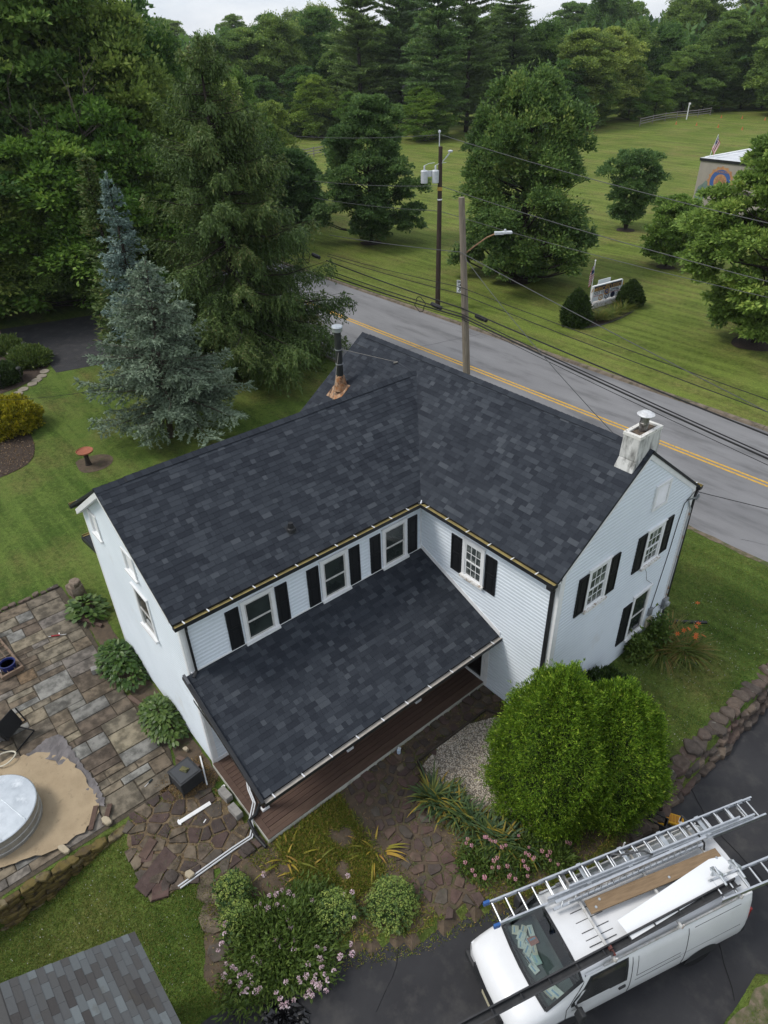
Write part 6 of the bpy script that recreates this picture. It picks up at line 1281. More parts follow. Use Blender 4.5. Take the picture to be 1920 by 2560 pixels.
# ---- thin summer haze over the whole place
hz_ = MB(); hz_.box(-3100, 2900, -800, 3500, -1.2, 75); ho = hz_.build('haze', M('haze_surface', (1, 1, 1))); ho.data.materials.clear()
hm = bpy.data.materials.new('haze_air'); hm.use_nodes = True; hn = hm.node_tree; hn.nodes.clear(); ho_ = hn.nodes.new('ShaderNodeOutputMaterial'); pv_ = hn.nodes.new('ShaderNodeVolumePrincipled'); pv_.inputs['Color'].default_value = (.88, .93, 1.0, 1); pv_.inputs['Density'].default_value = .00013; pv_.inputs['Anisotropy'].default_value = .2; hn.links.new(pv_.outputs[0], ho_.inputs['Volume']); ho.data.materials.append(hm); tag(ho, kind='stuff')
# ================================================================ VAN AND ITS LOAD
VR = R(251.7); VC = Vector((9.62, -3.40, -.318))
VM = Matrix.Translation(VC) @ Matrix.Rotation(VR, 4, 'Z')
van = empty('work_van', VC, VR, 'white cargo van with ladder rack parked nose-left on the dark driveway', 'van')
VWHITE = M('van_white_paint', (.70, .71, .72), (.64, .65, .66), 1.2, .35, spec=.4, coat=.25, stain=((.55, .55, .54), 2.5, .62, .85))
VBLACK = M('van_black_plastic', (.022, .023, .025), (.035, .036, .038), 6, .6); TYRE = M('tyre_rubber', (.015, .015, .016), None, rough=.85); RIM = M('steel_rim', (.42, .43, .44), (.3, .3, .3), 9, .45, metal=.5)
SEAM_SHADE = M('panel_gap_rib_shade', (.05, .05, .052), None, rough=.8); RED = M('tail_lens', (.28, .012, .012), None, rough=.2, spec=.5); LENS = M('headlamp_lens', (.45, .47, .5), (.25, .26, .28), 12, .1, spec=.6)
FULL = [(.90, .34), (.985, .58), (1.0, .88), (.985, 1.15), (.955, 1.40), (.905, 1.70), (.845, 1.90), (.72, 2.01), (.40, 2.062), (0, 2.078)]
def hood(hz, w=1.0): return [(.90 * w, .42), (.975 * w, .60), (.985 * w, .78), (.975 * w, .92), (.95 * w, hz - .10), (.905 * w, hz - .035), (.84 * w, hz), (.68 * w, hz + .025), (.38 * w, hz + .045), (0, hz + .05)]
def lerp_s(a, b, t): return [(p[0] + (q[0] - p[0]) * t, p[1] + (q[1] - p[1]) * t) for p, q in zip(a, b)]
cowl = hood(1.24); ST = [(-2.84, [(y * .955, .36 + (z - .34) * .975) for y, z in FULL]), (-2.80, [(y * .985, z - .012) for y, z in FULL]), (-2.70, FULL), (-1.2, FULL), (.3, FULL), (1.20, FULL), (1.38, [(y, z - (.012 if z > 1.9 else 0)) for y, z in FULL])]
for t in (.33, .66): ST.append((1.38 + .70 * t, lerp_s(FULL, cowl, t)))
ST += [(2.08, cowl), (2.30, hood(1.20, .995)), (2.55, hood(1.12, .98)), (2.70, hood(1.03, .955)), (2.77, [(y, min(z, .96)) for y, z in hood(.98, .93)]), (2.80, [(y * .9, min(z, .90)) for y, z in hood(.92, .92)])]
def half_pts(st): return [(y, z) for y, z in st]
V = []; F = []; n2 = 19
for x, sct in ST:
    ring = [(x, y, z) for y, z in sct] + [(x, -y, z) for y, z in sct[-2::-1]]
    ctr = {2.08: .10, 2.30: .06}.get(x, 0)
    if x > 1.4: ring = [(px_ + .10 * (1 - (py_ / 1.0) ** 2) * (1 if x > 1.9 else .0), py_, pz_) for px_, py_, pz_ in ring]
    V += ring
WS = (6, 7, 8)
for j in range(len(ST) - 1):
    for i in range(n2 - 1):
        sym = i if i < 9 else 17 - i
        if 6 <= j <= 8 and sym in WS: continue
        F.append((j * n2 + i, j * n2 + i + 1, (j + 1) * n2 + i + 1, (j + 1) * n2 + i))
F.append(tuple(range(n2 - 1, -1, -1))); F.append(tuple((len(ST) - 1) * n2 + i for i in range(n2)))
mb = MB(); mb.add(V, F); body = mb.build('body', VWHITE, van); bm = bmesh.new(); bm.from_mesh(body.data); bmesh.ops.recalc_face_normals(bm, faces=bm.faces)
for e in bm.edges: e.smooth = True if len(e.link_faces) == 2 and e.calc_face_angle(0) < R(38) else False
for f in bm.faces: f.smooth = True
bm.to_mesh(body.data); bm.free(); one('underbody', VBLACK, van, 'box', -2.7, 2.6, -.85, .85, .28, .50)
# windscreen: clear tinted glass over a real dashboard
gl = bpy.data.materials.new('windscreen_glass'); gl.use_nodes = True; N = gl.node_tree.nodes; L = gl.node_tree.links.new; N.clear(); o_ = N.new('ShaderNodeOutputMaterial'); tr = N.new('ShaderNodeBsdfTransparent'); tr.inputs[0].default_value = (.76, .86, .85, 1); gs = N.new('ShaderNodeBsdfGlossy'); gs.inputs['Roughness'].default_value = .03; fr = N.new('ShaderNodeFresnel'); fr.inputs[0].default_value = 1.7; mx = N.new('ShaderNodeMixShader'); L(fr.outputs[0], mx.inputs[0]); L(tr.outputs[0], mx.inputs[1]); L(gs.outputs[0], mx.inputs[2]); L(mx.outputs[0], o_.inputs[0])
def ring_pt(j, i): return Vector(V[j * n2 + i])
mb = MB(); idx = list(range(6, 13))
for j in range(6, 9):
    for a, b in zip(idx, idx[1:]): mb.add([ring_pt(j, a), ring_pt(j, b), ring_pt(j + 1, b), ring_pt(j + 1, a)], [(0, 1, 2, 3)])
ws = mb.build('windscreen', gl, van, smooth=True)
mb = MB()
for a, b in zip(idx, idx[1:]): mb.bar(ring_pt(9, a) + Vector((-.02, 0, .012)), ring_pt(9, b) + Vector((-.02, 0, .012)), .09, .02); mb.bar(ring_pt(6, a) + Vector((.02, 0, .006)), ring_pt(6, b) + Vector((.02, 0, .006)), .05, .014)
for i in (6, 12):
    for j in range(6, 9): mb.bar(ring_pt(j, i) + Vector((0, 0, .012)), ring_pt(j + 1, i) + Vector((0, 0, .012)), .055, .02)
mb.build('windscreen_seal', VBLACK, ws)
DASH = M('dash_plastic', (.10, .125, .125), (.075, .09, .09), 4, .8); mb = MB(); mb.hexa([(1.30, -.80, .85), (2.10, -.80, .85), (2.10, .80, .85), (1.30, .80, .85), (1.34, -.80, 1.17), (2.07, -.78, 1.22), (2.07, .78, 1.22), (1.34, .80, 1.17)]); mb.build('dashboard', DASH, van)
mb = MB(); mb.box(-.2, 1.29, -.84, .84, .5, .60); mb.box(-.25, -.2, -.84, .84, .5, 1.9)
mb.build('cab_floor', M('cab_dark', (.03, .032, .034), None, rough=.9), van)
for yy in (-.45, .45):
    mb = MB(); mb.box(.25, .80, yy - .26, yy + .26, .6, .92); mb.hexa([(.05, yy - .25, .8), (.25, yy - .25, .8), (.25, yy + .25, .8), (.05, yy + .25, .8), (-.08, yy - .22, 1.62), (.05, yy - .22, 1.62), (.05, yy + .22, 1.62), (-.08, yy + .22, 1.62)]); mb.build('seat', M('seat_grey', (.09, .09, .092), (.06, .06, .062), 8, .95), van, bevel=.03)
mb = MB(); c = Vector((1.15, .45, 1.12)); ax = Vector((-.5, 0, .86)); e1 = Vector((0, 1, 0)); e2 = ax.cross(e1); mb.tube([c + (e1 * math.cos(a) + e2 * math.sin(a)) * .19 for a in np.linspace(0, 6.283, 22)], .016, 6); mb.tube([c, c + Vector((.3, 0, -.2))], .03, 6); mb.bar(c - e1 * .18, c + e1 * .18, .05, .02); mb.build('steering_wheel', VBLACK, van)
# side glass, seams, handles
def side_y(x, z, s=1):
    st = FULL
    if x > 1.38: t = min(1, (x - 1.38) / .70); st = lerp_s(FULL, cowl, t)
    for (y0, z0), (y1, z1) in zip(st, st[1:]):
        if z0 <= z <= z1: return s * (y0 + (y1 - y0) * (z - z0) / max(z1 - z0, 1e-6))
    return s * st[0][0]
def side_patch(poly, off, s=1):      # polygon on the flank, bands by height
    mb = MB(); top = max(z for _, z in poly); bot = min(z for _, z in poly); K = 6
    def xr(z):
        xs = []
        for (xa, za), (xb, zb) in zip(poly, poly[1:] + poly[:1]):
            if (za <= z <= zb or zb <= z <= za) and za != zb: xs.append(xa + (xb - xa) * (z - za) / (zb - za))
        return min(xs), max(xs)
    for k in range(K):
        z0 = bot + (top - bot) * (k + .001) / K; z1_ = bot + (top - bot) * (k + .999) / K; a0, a1 = xr(z0); b0, b1 = xr(z1_)
        mb.add([(a0, side_y(a0, z0, s) + s * off, z0), (a1, side_y(a1, z0, s) + s * off, z0), (b1, side_y(b1, z1_, s) + s * off, z1_), (b0, side_y(b0, z1_, s) + s * off, z1_)], [(0, 1, 2, 3) if s < 0 else (3, 2, 1, 0)])
    return mb
VGL = M('van_side_glass', (.012, .014, .015), (.035, .036, .036), 2.5, .05, spec=.7)
for s in (1, -1):
    side_patch([(.32, 1.20), (1.62, 1.20), (1.62, 1.32), (1.20, 1.90), (.32, 1.90)], .004, s).build('window_seal', VBLACK, van); side_patch([(.38, 1.24), (1.50, 1.24), (1.50, 1.34), (1.15, 1.85), (.38, 1.85)], .009, s).build('door_glass', VGL, van)
    def seam(pts, w=.016):
        mb = MB()
        for (xa, za), (xb, zb) in zip(pts, pts[1:]):
            K = max(1, int(abs(zb - za) / .12)); 
            for k in range(K):
                x0, z0, x1, z1_ = xa + (xb - xa) * k / K, za + (zb - za) * k / K, xa + (xb - xa) * (k + 1) / K, za + (zb - za) * (k + 1) / K; mb.bar((x0, side_y(x0, z0, s), z0), (x1, side_y(x1, z1_, s), z1_), .010, w, (0, s, .3))
        mb.build('panel_seam', SEAM_SHADE, van)
    seam([(.22, .42), (.22, 1.94)]); seam([(1.72, .55), (1.72, 1.18), (1.30, 1.93), (.22, 1.94)]); seam([(-1.15, .5), (-1.15, 1.94)]); seam([(.10, 1.02), (-1.05, 1.02)], .008); seam([(.08, 1.80), (.08, 1.18), (-1.02, 1.18)], .008); seam([(-1.3, 1.80), (-2.5, 1.80)], .008); seam([(-2.6, 1.12), (2.5, .90)] if False else [(-2.6, 1.08), (1.6, 1.08)], .006)
    mb = MB(); mb.box(.34, .50, min(s * .985, s * 1.025), max(s * .985, s * 1.025), 1.0, 1.07); mb.build('door_handle', VBLACK, van, bevel=.01)
    mb = MB(); mb.bar((1.52, s * .96, 1.22), (1.50, s * 1.06, 1.20), .05, .05); mb.hexa([(1.44, min(s * 1.04, s * 1.24), 1.08), (1.60, min(s * 1.04, s * 1.24), 1.08), (1.60, max(s * 1.04, s * 1.24), 1.08), (1.44, max(s * 1.04, s * 1.24), 1.08), (1.46, min(s * 1.05, s * 1.23), 1.36), (1.56, min(s * 1.05, s * 1.23), 1.36), (1.56, max(s * 1.05, s * 1.23), 1.36), (1.46, max(s * 1.05, s * 1.23), 1.36)]); mb.build('mirror', VBLACK, van, bevel=.03)
    mb = MB(); mb.box(-2.78, 1.30, min(s * .80, s * .835), max(s * .80, s * .835), 1.965, 1.985); mb.build('rain_gutter', VWHITE, van)
    for wx in (1.72, -1.72):
        w = empty('wheel', (wx, s * .88, .36)); w.parent = van; pr_ = [(.16, -.10), (.30, -.115), (.355, -.09), (.365, 0), (.355, .09), (.30, .115), (.16, .10)]
        mb = MB(); mb.lathe(pr_, (0, 0, 0), 26); t_ = mb.build('tyre', TYRE, w, smooth=True); t_.rotation_euler = (R(90), 0, 0); mb = MB(); mb.lathe([(.215, -.09), (.215, .09), (.19, .10), (.13, .06), (.07, .075), (.03, .08)], (0, 0, 0), 20)
        for k in range(8): a = k * math.pi / 4; mb.lathe([(.024, 0), (.024, .012)], (.155 * math.cos(a), .155 * math.sin(a), .072), 8)
        r_ = mb.build('rim', RIM, w); r_.rotation_euler = (R(-90) if s > 0 else R(90), 0, 0)
        mb = MB(); disc(mb, (wx, s * 1.0, .40), (1, 0, 0), (0, 0, 1), (0, s, 0), 0, .44, 0, .0035, 24, 0, math.pi); mb.build('wheel_arch', VBLACK, van)
    mb = MB(); mb.hexa([(2.66, s * .60, .74), (2.80, s * .58, .74), (2.76, s * .88, .74), (2.64, s * .90, .74), (2.64, s * .60, .93), (2.78, s * .58, .93), (2.73, s * .87, .93), (2.62, s * .89, .93)]); mb.build('headlight', LENS, van); mb = MB(); mb.box(-2.87, -2.80, min(s * .80, s * .95), max(s * .80, s * .95), .95, 1.45); mb.build('tail_light', RED, van, bevel=.015)
mb = MB(); mb.box(2.60, 2.90, -.96, .96, .40, .60); mb.build('front_bumper', VBLACK, van, bevel=.05); mb = MB(); mb.box(-3.0, -2.80, -.95, .95, .38, .58); mb.build('rear_bumper', VBLACK, van, bevel=.04); mb = MB(); mb.hexa([(2.74, -.58, .62), (2.905, -.56, .62), (2.905, .56, .62), (2.74, .58, .62), (2.74, -.58, .88), (2.895, -.56, .88), (2.895, .56, .88), (2.74, .58, .88)]); grl = mb.build('grille', VBLACK, van)
for z in (.68, .75, .82): one('grille_bar', DKPLASTIC, grl, 'box', 2.90, 2.915, -.54, .54, z, z + .025)
one('number_plate', M('plate_cream', (.45, .42, .30), None, rough=.5), van, 'box', 2.902, 2.912, -.16, .16, .44, .57)
for y0, y1 in ((-.55, .05), (.1, .7)): mb = MB(); mb.tube([(2.14, y0, 1.275), (2.05, (y0 + y1) / 2, 1.335), (2.0, y1, 1.37)], .014, 6); mb.build('wiper', VBLACK, van)
for y in (-.62, -.48, -.2, .0, .2, .34, .46): mb = MB(); mb.box(.35, .98, y, y + .012, side_y(0, 1.5) * 0 + 2.062 + (.014 if abs(y) < .3 else -.006 if abs(y) < .5 else -.022), 2.084 - (.0 if abs(y) < .3 else .012 if abs(y) < .5 else .022)); mb.build('roof_rib_shade', SEAM_SHADE if y < .5 else VWHITE, van)  # dark strips colour in the shade along the roof ribs
# rack
RACK = M('rack_white_metal', (.55, .56, .56), (.40, .38, .35), 9, .5, stain=((.25, .13, .08), 8, .62, .75))
for x in (.72, -.85, -2.35):
    mb = MB(); mb.bar((x, -.90, 2.20), (x, .90, 2.20), .045, .045)
    for s in (-1, 1): mb.bar((x, s * .80, 1.97), (x, s * .86, 2.20), .05, .05); mb.bar((x, s * .90, 2.18), (x, s * .90, 2.33), .03, .03)
    mb.build('rack_bar', RACK, van)
for s in (-.82, .82): mb = MB(); mb.bar((.9, s, 2.02), (-2.5, s, 2.02), .03, .05); mb.build('rack_rail', RACK, van)
mb = MB(); mb.tube([(.72, .74, 2.30), (.74, .78, 2.42), (.72, .84, 2.34), (.70, .80, 2.22)], .018, 6); mb.bar((.72, .70, 2.26), (.72, .70, 2.36), .06, .05); mb.build('rack_strap', M('strap_red', (.18, .04, .03), (.05, .05, .05), 20, .8), van)
# load on the rack: every piece its own thing
def loaded(name, label, cat, x, y, z, rz=0.):
    o = empty(name, (0, 0, 0), 0, label, cat); o.matrix_world = VM @ Matrix.Translation((x, y, z)) @ Matrix.Rotation(rz, 4, 'Z'); return o
def ladder_parts(t, x0, x1, w, z, rail_h=.10, rail_t=.036, step=.305, rung=.021, on_edge=False, rail_mat=ALU):
    for s in (-1, 1):
        mb = MB(); yy, zz = (s * w / 2, z) if not on_edge else (0, z + s * w / 2)
        if on_edge: mb.bar((x0, 0, zz), (x1, 0, zz), rail_h, rail_t)
        else:
            mb.bar((x0, yy, zz), (x1, yy, zz), rail_t * .35, rail_h)
            for q in (-1, 1): mb.bar((x0, yy - s * .012, zz + q * rail_h / 2), (x1, yy - s * .012, zz + q * rail_h / 2), rail_t, .005)
        mb.build('rail', rail_mat, t)
    x = x0 + .16; me = None
    while x < x1 - .05:
        if me is None:
            mb = MB(); mb.tube([(0, -w / 2, 0), (0, w / 2, 0)] if not on_edge else [(0, 0, -w / 2), (0, 0, w / 2)], rung, 8); me = mb.mesh('rung', ALU)
        link('rung', me, t, (x, 0, z)); x += step
lad = loaded('extension_ladder', 'long aluminium extension ladder with blue feet on the van rack, house side', 'ladder', -.85, -.60, 2.27, R(-2.0))
ladder_parts(lad, -3.32, 3.30, .46, .0); ladder_parts(lad, -3.0, 2.2, .385, .115); ladder_parts(lad, -2.6, 1.7, .32, .21, .07, .03)
BLUEP = M('blue_foot', (.03, .10, .30), None, rough=.5)
for s in (-1, 1): mb = MB(); mb.box(3.28, 3.42, s * .23 - .03, s * .23 + .03, -.06, .06); mb.build('ladder_foot', BLUEP, lad, bevel=.012)
for x in (1.2, .2, -.8, -1.8): mb = MB(); mb.box(x, x + .10, -.22, .22, .145, .165); mb.build('guide_bracket', STEEL, lad)
mb = MB(); mb.tube([(.6, -.2, .16), (.35, .0, .30), (-.1, .1, .34), (-.3, .18, .2)], .02, 8); mb.build('rope_loop', WIREG, lad)
lad2 = loaded('folded_ladder', 'narrow aluminium ladder standing on edge against the long extension ladder', 'ladder', -.55, -.30, 2.23, R(-1.0)); ladder_parts(lad2, -1.85, 1.85, .30, .16, .05, .05, .305, .015, True); ladder_parts(lad2, -1.7, 1.5, .22, .17, .03, .03, .305, .012, True)
mb = MB(); mb.box(-2.02, -1.95, -.28, .22, -.0, .34); t = loaded('ratchet_strap', 'black strap tying the ladders to the rear rack bar', 'strap', -.35, -.55, 2.22); mb = MB(); mb.tube([(-2.0, -.34, -.05), (-2.0, -.34, .20), (-2.0, .0, .24), (-2.0, .34, .20), (-2.02, .42, -.2)], .022, 6); mb.build('strap_band', VBLACK, t)
lad3 = loaded('ladder_rack_section', 'short aluminium ladder section jutting from the rear driver side of the rack', 'ladder', -3.2, .68, 2.27, R(-3)); ladder_parts(lad3, -1.7, 1.3, .42, .0)
for x in (1.15, .7): mb = MB(); mb.tube([(x, -.28, -.02), (x, -.28, .32), (x + .05, .1, .36)], .025, 8); mb.bar((x, -.34, .2), (x, -.1, .34), .09, .06); mb.build('ladder_clamp', STEEL, lad3)
WOOD = M('weathered_plank', (.25, .175, .105), (.18, .125, .075), 2.5, .85, aniso=(1, 9, 1), bump=.2, bscale=30)
pk = loaded('plank', 'weathered brown scaffold plank on the van roof', 'plank', -.95, -.03, 2.235, R(-2.5)); mb = MB(); mb.box(-1.62, 1.60, -.135, .135, 0, .04); mb.build('board', WOOD, pk)
for x in (1.45, 1.3, -.3, -1.5): mb = MB(); mb.lathe([(.03, 0), (.025, .01)], (x, .05 if x != 1.3 else -.06, .041), 10); mb.build('plank_bolt', STEEL, pk)
shm = loaded('metal_sheet', 'wide white aluminium sheet lying on the van roof beside the plank', 'sheet', -1.15, .40, 2.235, R(5)); mb = MB(); nx_ = 12
for i in range(nx_):
    x0, x1 = -1.45 + 2.85 * i / nx_, -1.45 + 2.85 * (i + 1) / nx_; f0, f1 = .012 * math.sin(i * .5), .012 * math.sin((i + 1) * .5); w0, w1 = .26 - .06 * i / nx_, .26 - .06 * (i + 1) / nx_
    for (a0, a1, d0, d1) in ((-1, 0, 0, .02), (0, 1, .02, 0)): mb.hexa([(x0, a0 * w0, d0 + f0 + .03), (x1, a0 * w1, d0 + f1 + .03), (x1, a1 * w1, d1 + f1 + .03), (x0, a1 * w0, d1 + f0 + .03), (x0, a0 * w0, d0 + f0 + .033), (x1, a0 * w1, d0 + f1 + .033), (x1, a1 * w1, d1 + f1 + .033), (x0, a1 * w0, d1 + f0 + .033)])
mb.build('sheet_metal', M('white_coil_sheet', (.74, .76, .78), None, rough=.35, spec=.4), shm)
gt = loaded('gutter_length', 'long black gutter length lying along the driver side of the rack', 'gutter', .9, .72, 2.23, R(1.2)); GB = M('black_gutter_dull', (.028, .029, .031), (.05, .05, .052), 3, .6); mb = MB(); mb.box(-3.35, 3.9, -.065, .065, 0, .006); mb.box(-3.35, 3.9, -.065, -.060, .006, .10); mb.box(-3.35, 3.9, .060, .065, .006, .10); mb.box(-3.35, 3.9, .065, .09, .09, .10); mb.box(-3.35, 3.9, -.09, -.065, .09, .10); mb.build('trough', GB, gt)
x = -3.1
while x < 3.8: mb = MB(); mb.box(x, x + .03, -.058, .058, .06, .07); mb.build('gutter_stay', VBLACK, gt); x += .61
# papers on the dashboard
PAP = [M('paper_%d' % i, c, tuple(v * .8 for v in c), 30, .9) for i, c in enumerate([(.72, .74, .70), (.62, .70, .66), (.70, .66, .55), (.30, .45, .62), (.55, .25, .22), (.42, .56, .52)])]
rr = random.Random(12); labs = ['white invoice sheet', 'pale green receipt', 'cream envelope', 'blue and white leaflet', 'reddish card', 'mint form']
for k, (x, y) in enumerate([(1.95, -.66), (1.78, -.60), (1.90, -.50), (1.66, -.52), (1.82, -.38), (1.98, -.36), (1.72, -.34), (1.92, -.22), (1.78, -.20), (1.96, -.06), (1.84, -.02), (1.98, .12), (1.92, .60), (1.80, .64)]):
    m_ = rr.choice((0, 0, 1, 2, 3, 5, 0)) if k != 6 else 4; t = MB(); w, h_ = rr.uniform(.08, .13), rr.uniform(.05, .09); t.box(-w, w, -h_, h_, 0, .006 + .004 * (k % 3)); t.cur = 1; t.box(-w * .7, w * .6, -h_ * .5, -h_ * .1, .006 + .004 * (k % 3), .0075 + .004 * (k % 3))
    o = t.build('paper', [PAP[m_], PAP[3]]); o.matrix_world = VM @ Matrix.Translation((x - .06, y, 1.215 + .006 * (k % 4))) @ Matrix.Rotation(rr.uniform(0, 3), 4, 'Z') @ Matrix.Rotation(-.05, 4, 'Y'); tag(o, '%s behind the windscreen, %s item from the passenger side' % (labs[m_], ORD[k]), 'paper', 'papers on the van dashboard')
# tool case and tool bag on the drive
p = at(1683, 2052, -.318); t = empty('tool_case', p, .5, 'yellow open tool case on the driveway beside the round evergreens', 'tool case'); YEL2 = M('tool_yellow', (.62, .33, .02), None, rough=.45); mb = MB(); mb.box(-.24, .24, -.15, .15, 0, .10); mb.build('case_body', YEL2, t, bevel=.025); mb = MB()
for i in range(5): mb.box(-.2 + i * .085, -.14 + i * .085, -.10, .10, .1, .112)
mb.build('case_insert', M('tool_insert', (.45, .20, .02), None, rough=.6), t); mb = MB(); mb.tube([(-.08, -.15, .05), (-.08, -.20, .05), (.08, -.20, .05), (.08, -.15, .05)], .014, 6); mb.build('case_handle', DKPLASTIC, t)
p = at(1642, 2062, -.318); t = empty('tool_bag', p, .3, 'black open tool bag beside the yellow tool case', 'tool bag'); mb = MB()
for b in ((-.22, .22, -.15, -.12), (-.22, .22, .12, .15), (-.22, -.19, -.12, .12), (.19, .22, -.12, .12)): mb.box(*b, 0, .26)
mb.box(-.19, .19, -.12, .12, 0, .05); mb.build('bag_body', VBLACK, t, bevel=.01); mb = MB(); mb.bar((-.12, .0, .1), (.05, .02, .12), .1, .1); mb.bar((0, -.05, .12), (.14, -.05, .2), .05, .05); mb.build('drill', YEL2, t); mb = MB(); mb.tube([(-.2, 0, .26), (-.25, .02, .48), (-.28, .16, .50), (-.2, .14, .26)], .018, 6); mb.build('bag_handle', VBLACK, t)
# ================================================================ GARDEN
def shrub_at(name, seed, x, y, *a, **k): return shrub(name, seed, (x, y, H1(x, y) - .02), *a, **k)
shrub('arborvitae', 81, (6.42, -1.40, -.25), 1.46, 1.46, 4.65, 28000, .076, .020, ARBOR, 'larger golden-green round evergreen, the one nearer the porch', .52, .14, pw=1.55, pe=.66)
shrub('arborvitae', 82, (7.28, -.20, -.25), 1.36, 1.40, 4.0, 23000, .076, .020, ARBOR, 'smaller golden-green round evergreen, the one nearer the driveway wall', .52, .14, pw=1.55, pe=.66)
shrub('yew_bush', 83, (5.75, 1.75, .18), .75, 1.05, 1.05, 1700, .16, .05, YEW, 'dark green yew against the right gable behind the evergreens', .45, .16)
# daylilies and weeds at the right gable
LILY = leaf_mat('lily_leaf', [(.05, .10, .018), (.075, .135, .026), (.105, .165, .034), (.15, .17, .05), (.20, .15, .07)], trans=.25)
for k, (x, y, n, ln) in enumerate(((5.75, 5.0, 330, .85), (6.25, 5.55, 300, .8), (5.55, 5.85, 240, .75))):
    clump_plant('daylily_clump', 90 + k, (x, y, H1(x, y)), n, ln, .028, .95, LILY, ('daylily clump with drooping leaves nearest the gable wall', 'outer daylily clump with orange blooms on the right lawn', 'rear daylily clump near the meter box')[k], .9, 2, 'plant', 'daylilies at the right gable', .7, .25)
OR = M('orange_petal', (.70, .13, .03), (.60, .18, .05), 20, .6); fl = MB()
for k in range(6): a = k * 1.047; fl.add([(0, 0, 0), (.045 * math.cos(a - .35), .045 * math.sin(a - .35), .02), (.10 * math.cos(a), .10 * math.sin(a), .015), (.045 * math.cos(a + .35), .045 * math.sin(a + .35), .02)], [(0, 1, 2, 3)])
flm = fl.mesh('lily_flower', OR); rr = random.Random(5)
for k, (px, py, lab) in enumerate(((1694, 1585, 'leftmost'), (1710, 1576, 'second'), (1722, 1573, 'third'), (1740, 1567, 'fourth'), (1746, 1559, 'topmost of the cluster'), (1741, 1587, 'fifth'), (1739, 1593, 'lowest'), (1759, 1590, 'rightmost'), (1744, 1508, 'lone'))):
    p = Vector(at(px, py, 1.0)); t = empty('orange_lily', (p.x, p.y, H1(p.x, p.y)), 0, '%s orange lily bloom beside the right gable' % lab, 'flower', 'orange lilies'); zz = 1.0 - H1(p.x, p.y); f_ = link('bloom', flm, t, (0, 0, zz)); f_.rotation_euler = (rr.uniform(-.5, .5), rr.uniform(-.2, .6), rr.uniform(0, 6)); mb = MB(); mb.tube([(-.2, -.05, 0), (-.05, 0, zz * .6), (0, 0, zz)], .006, 5); mb.build('stem', M('green_stem', (.06, .11, .03), None), t)
def leafy(name, seed, loc, n, rx, ry, hz, ln, wd, leaf, label, group=None, cat='plant', up=.25):
    """loose leafy perennial: leaves through a low domed volume, plus a few stems"""
    g = np.random.default_rng(seed); d = sphere_pts(n, g); d[:, 2] = np.abs(d[:, 2]); r_ = g.uniform(.25, 1, n) ** .5; lump = 1 + .18 * np.sin(np.arctan2(d[:, 1], d[:, 0]) * 4 + seed) + .1 * g.normal(size=n)
    P = d * r_[:, None] * np.array([rx, ry, hz]) * lump[:, None]; vg = Veg(); vg.leaves(P, unit(d + g.normal(size=d.shape) * .6 + np.array([0, 0, up])), unit(d + np.array([0, 0, .8]) + g.normal(size=d.shape) * .4), ln * g.uniform(.6, 1.3, n), wd * g.uniform(.7, 1.3, n), np.clip(.45 + g.normal(size=n) * .22, 0, 1))
    t = empty(name, loc, 0, label, cat, group); link('foliage', vg.mesh('foliage', leaf), t); mb = MB(); rr = random.Random(seed)
    for k in range(9): a = rr.uniform(0, 6.28); mb.tube([(0, 0, -.05), (rx * .35 * math.cos(a), ry * .35 * math.sin(a), hz * .5), (rx * .7 * math.cos(a), ry * .7 * math.sin(a), hz * .75)], [.012, .009, .004], 5)
    mb.build('stems', M('green_stem', (.06, .11, .03), None), t); return t
GARDEN = leaf_mat('garden_leaf', [(.034, .080, .020), (.055, .118, .028), (.080, .155, .038), (.115, .190, .052)], trans=.22)
leafy('broadleaf_weed', 101, (5.35, 4.25, H1(5.35, 4.25)), 900, .42, .42, .8, .15, .075, GARDEN, 'leafy green plant at the foot of the cream utility box', up=.1); leafy('broadleaf_weed', 102, (5.45, 5.15, H1(5.4, 5.15)), 900, .36, .36, 1.15, .15, .08, GARDEN, 'taller leafy green plant in front of the meter pipes', up=.1)
# hostas along the left gable
hosta('hosta', 111, (-5.15, -8.18, .02), 800, (1.2, .60), .74, .185, 'large hosta by the left gable, the one farther from the porch', 'hostas at the left gable'); hosta('hosta', 112, (-2.25, -8.15, .02), 620, (1.0, .50), .70, .18, 'large hosta by the left gable, the one nearer the porch', 'hostas at the left gable'); hosta('hosta', 113, (-8.6, -8.05, .02), 160, (.75, .5), .4, .30, 'low broad-leaved plant at the far back corner of the house')
HFL = M('hosta_bloom', (.55, .50, .58), None, rough=.7)
# gravel bed with timber edging
GR = [(3.62, -.75), (3.58, -3.30), (4.2, -3.5), (5.2, -3.25), (6.2, -2.7), (6.5, -1.6), (6.0, -.35), (5.0, -.3)]
gb = sheet('gravel_bed', smooth_poly(GR, 1), .05, M('gravel_bed_base', (.22, .19, .155), (.14, .12, .10), 20, .95, bump=.5, bscale=60), .25); tag(gb, kind='structure')
g = np.random.default_rng(3); n = 15000; X = g.uniform(3.5, 6.6, n); Y = g.uniform(-3.6, -.2, n); k = inpoly(X, Y, smooth_poly(GR, 1)); X, Y = X[k], Y[k]; n = len(X); sz = g.uniform(.010, .024, n); Z = hgt(X, Y) + .055
th = g.uniform(0, 6.28, n); base = np.stack([X, Y, Z], 1); o3 = [np.stack([np.cos(th + a) * sz * e, np.sin(th + a) * sz * e, np.zeros(n)], 1) for a, e in ((0, 1.2), (1.6, .8), (3.1, 1.1), (4.7, .85))]; top = np.stack([np.cos(th) * sz * .2, np.zeros(n), sz * .8], 1)
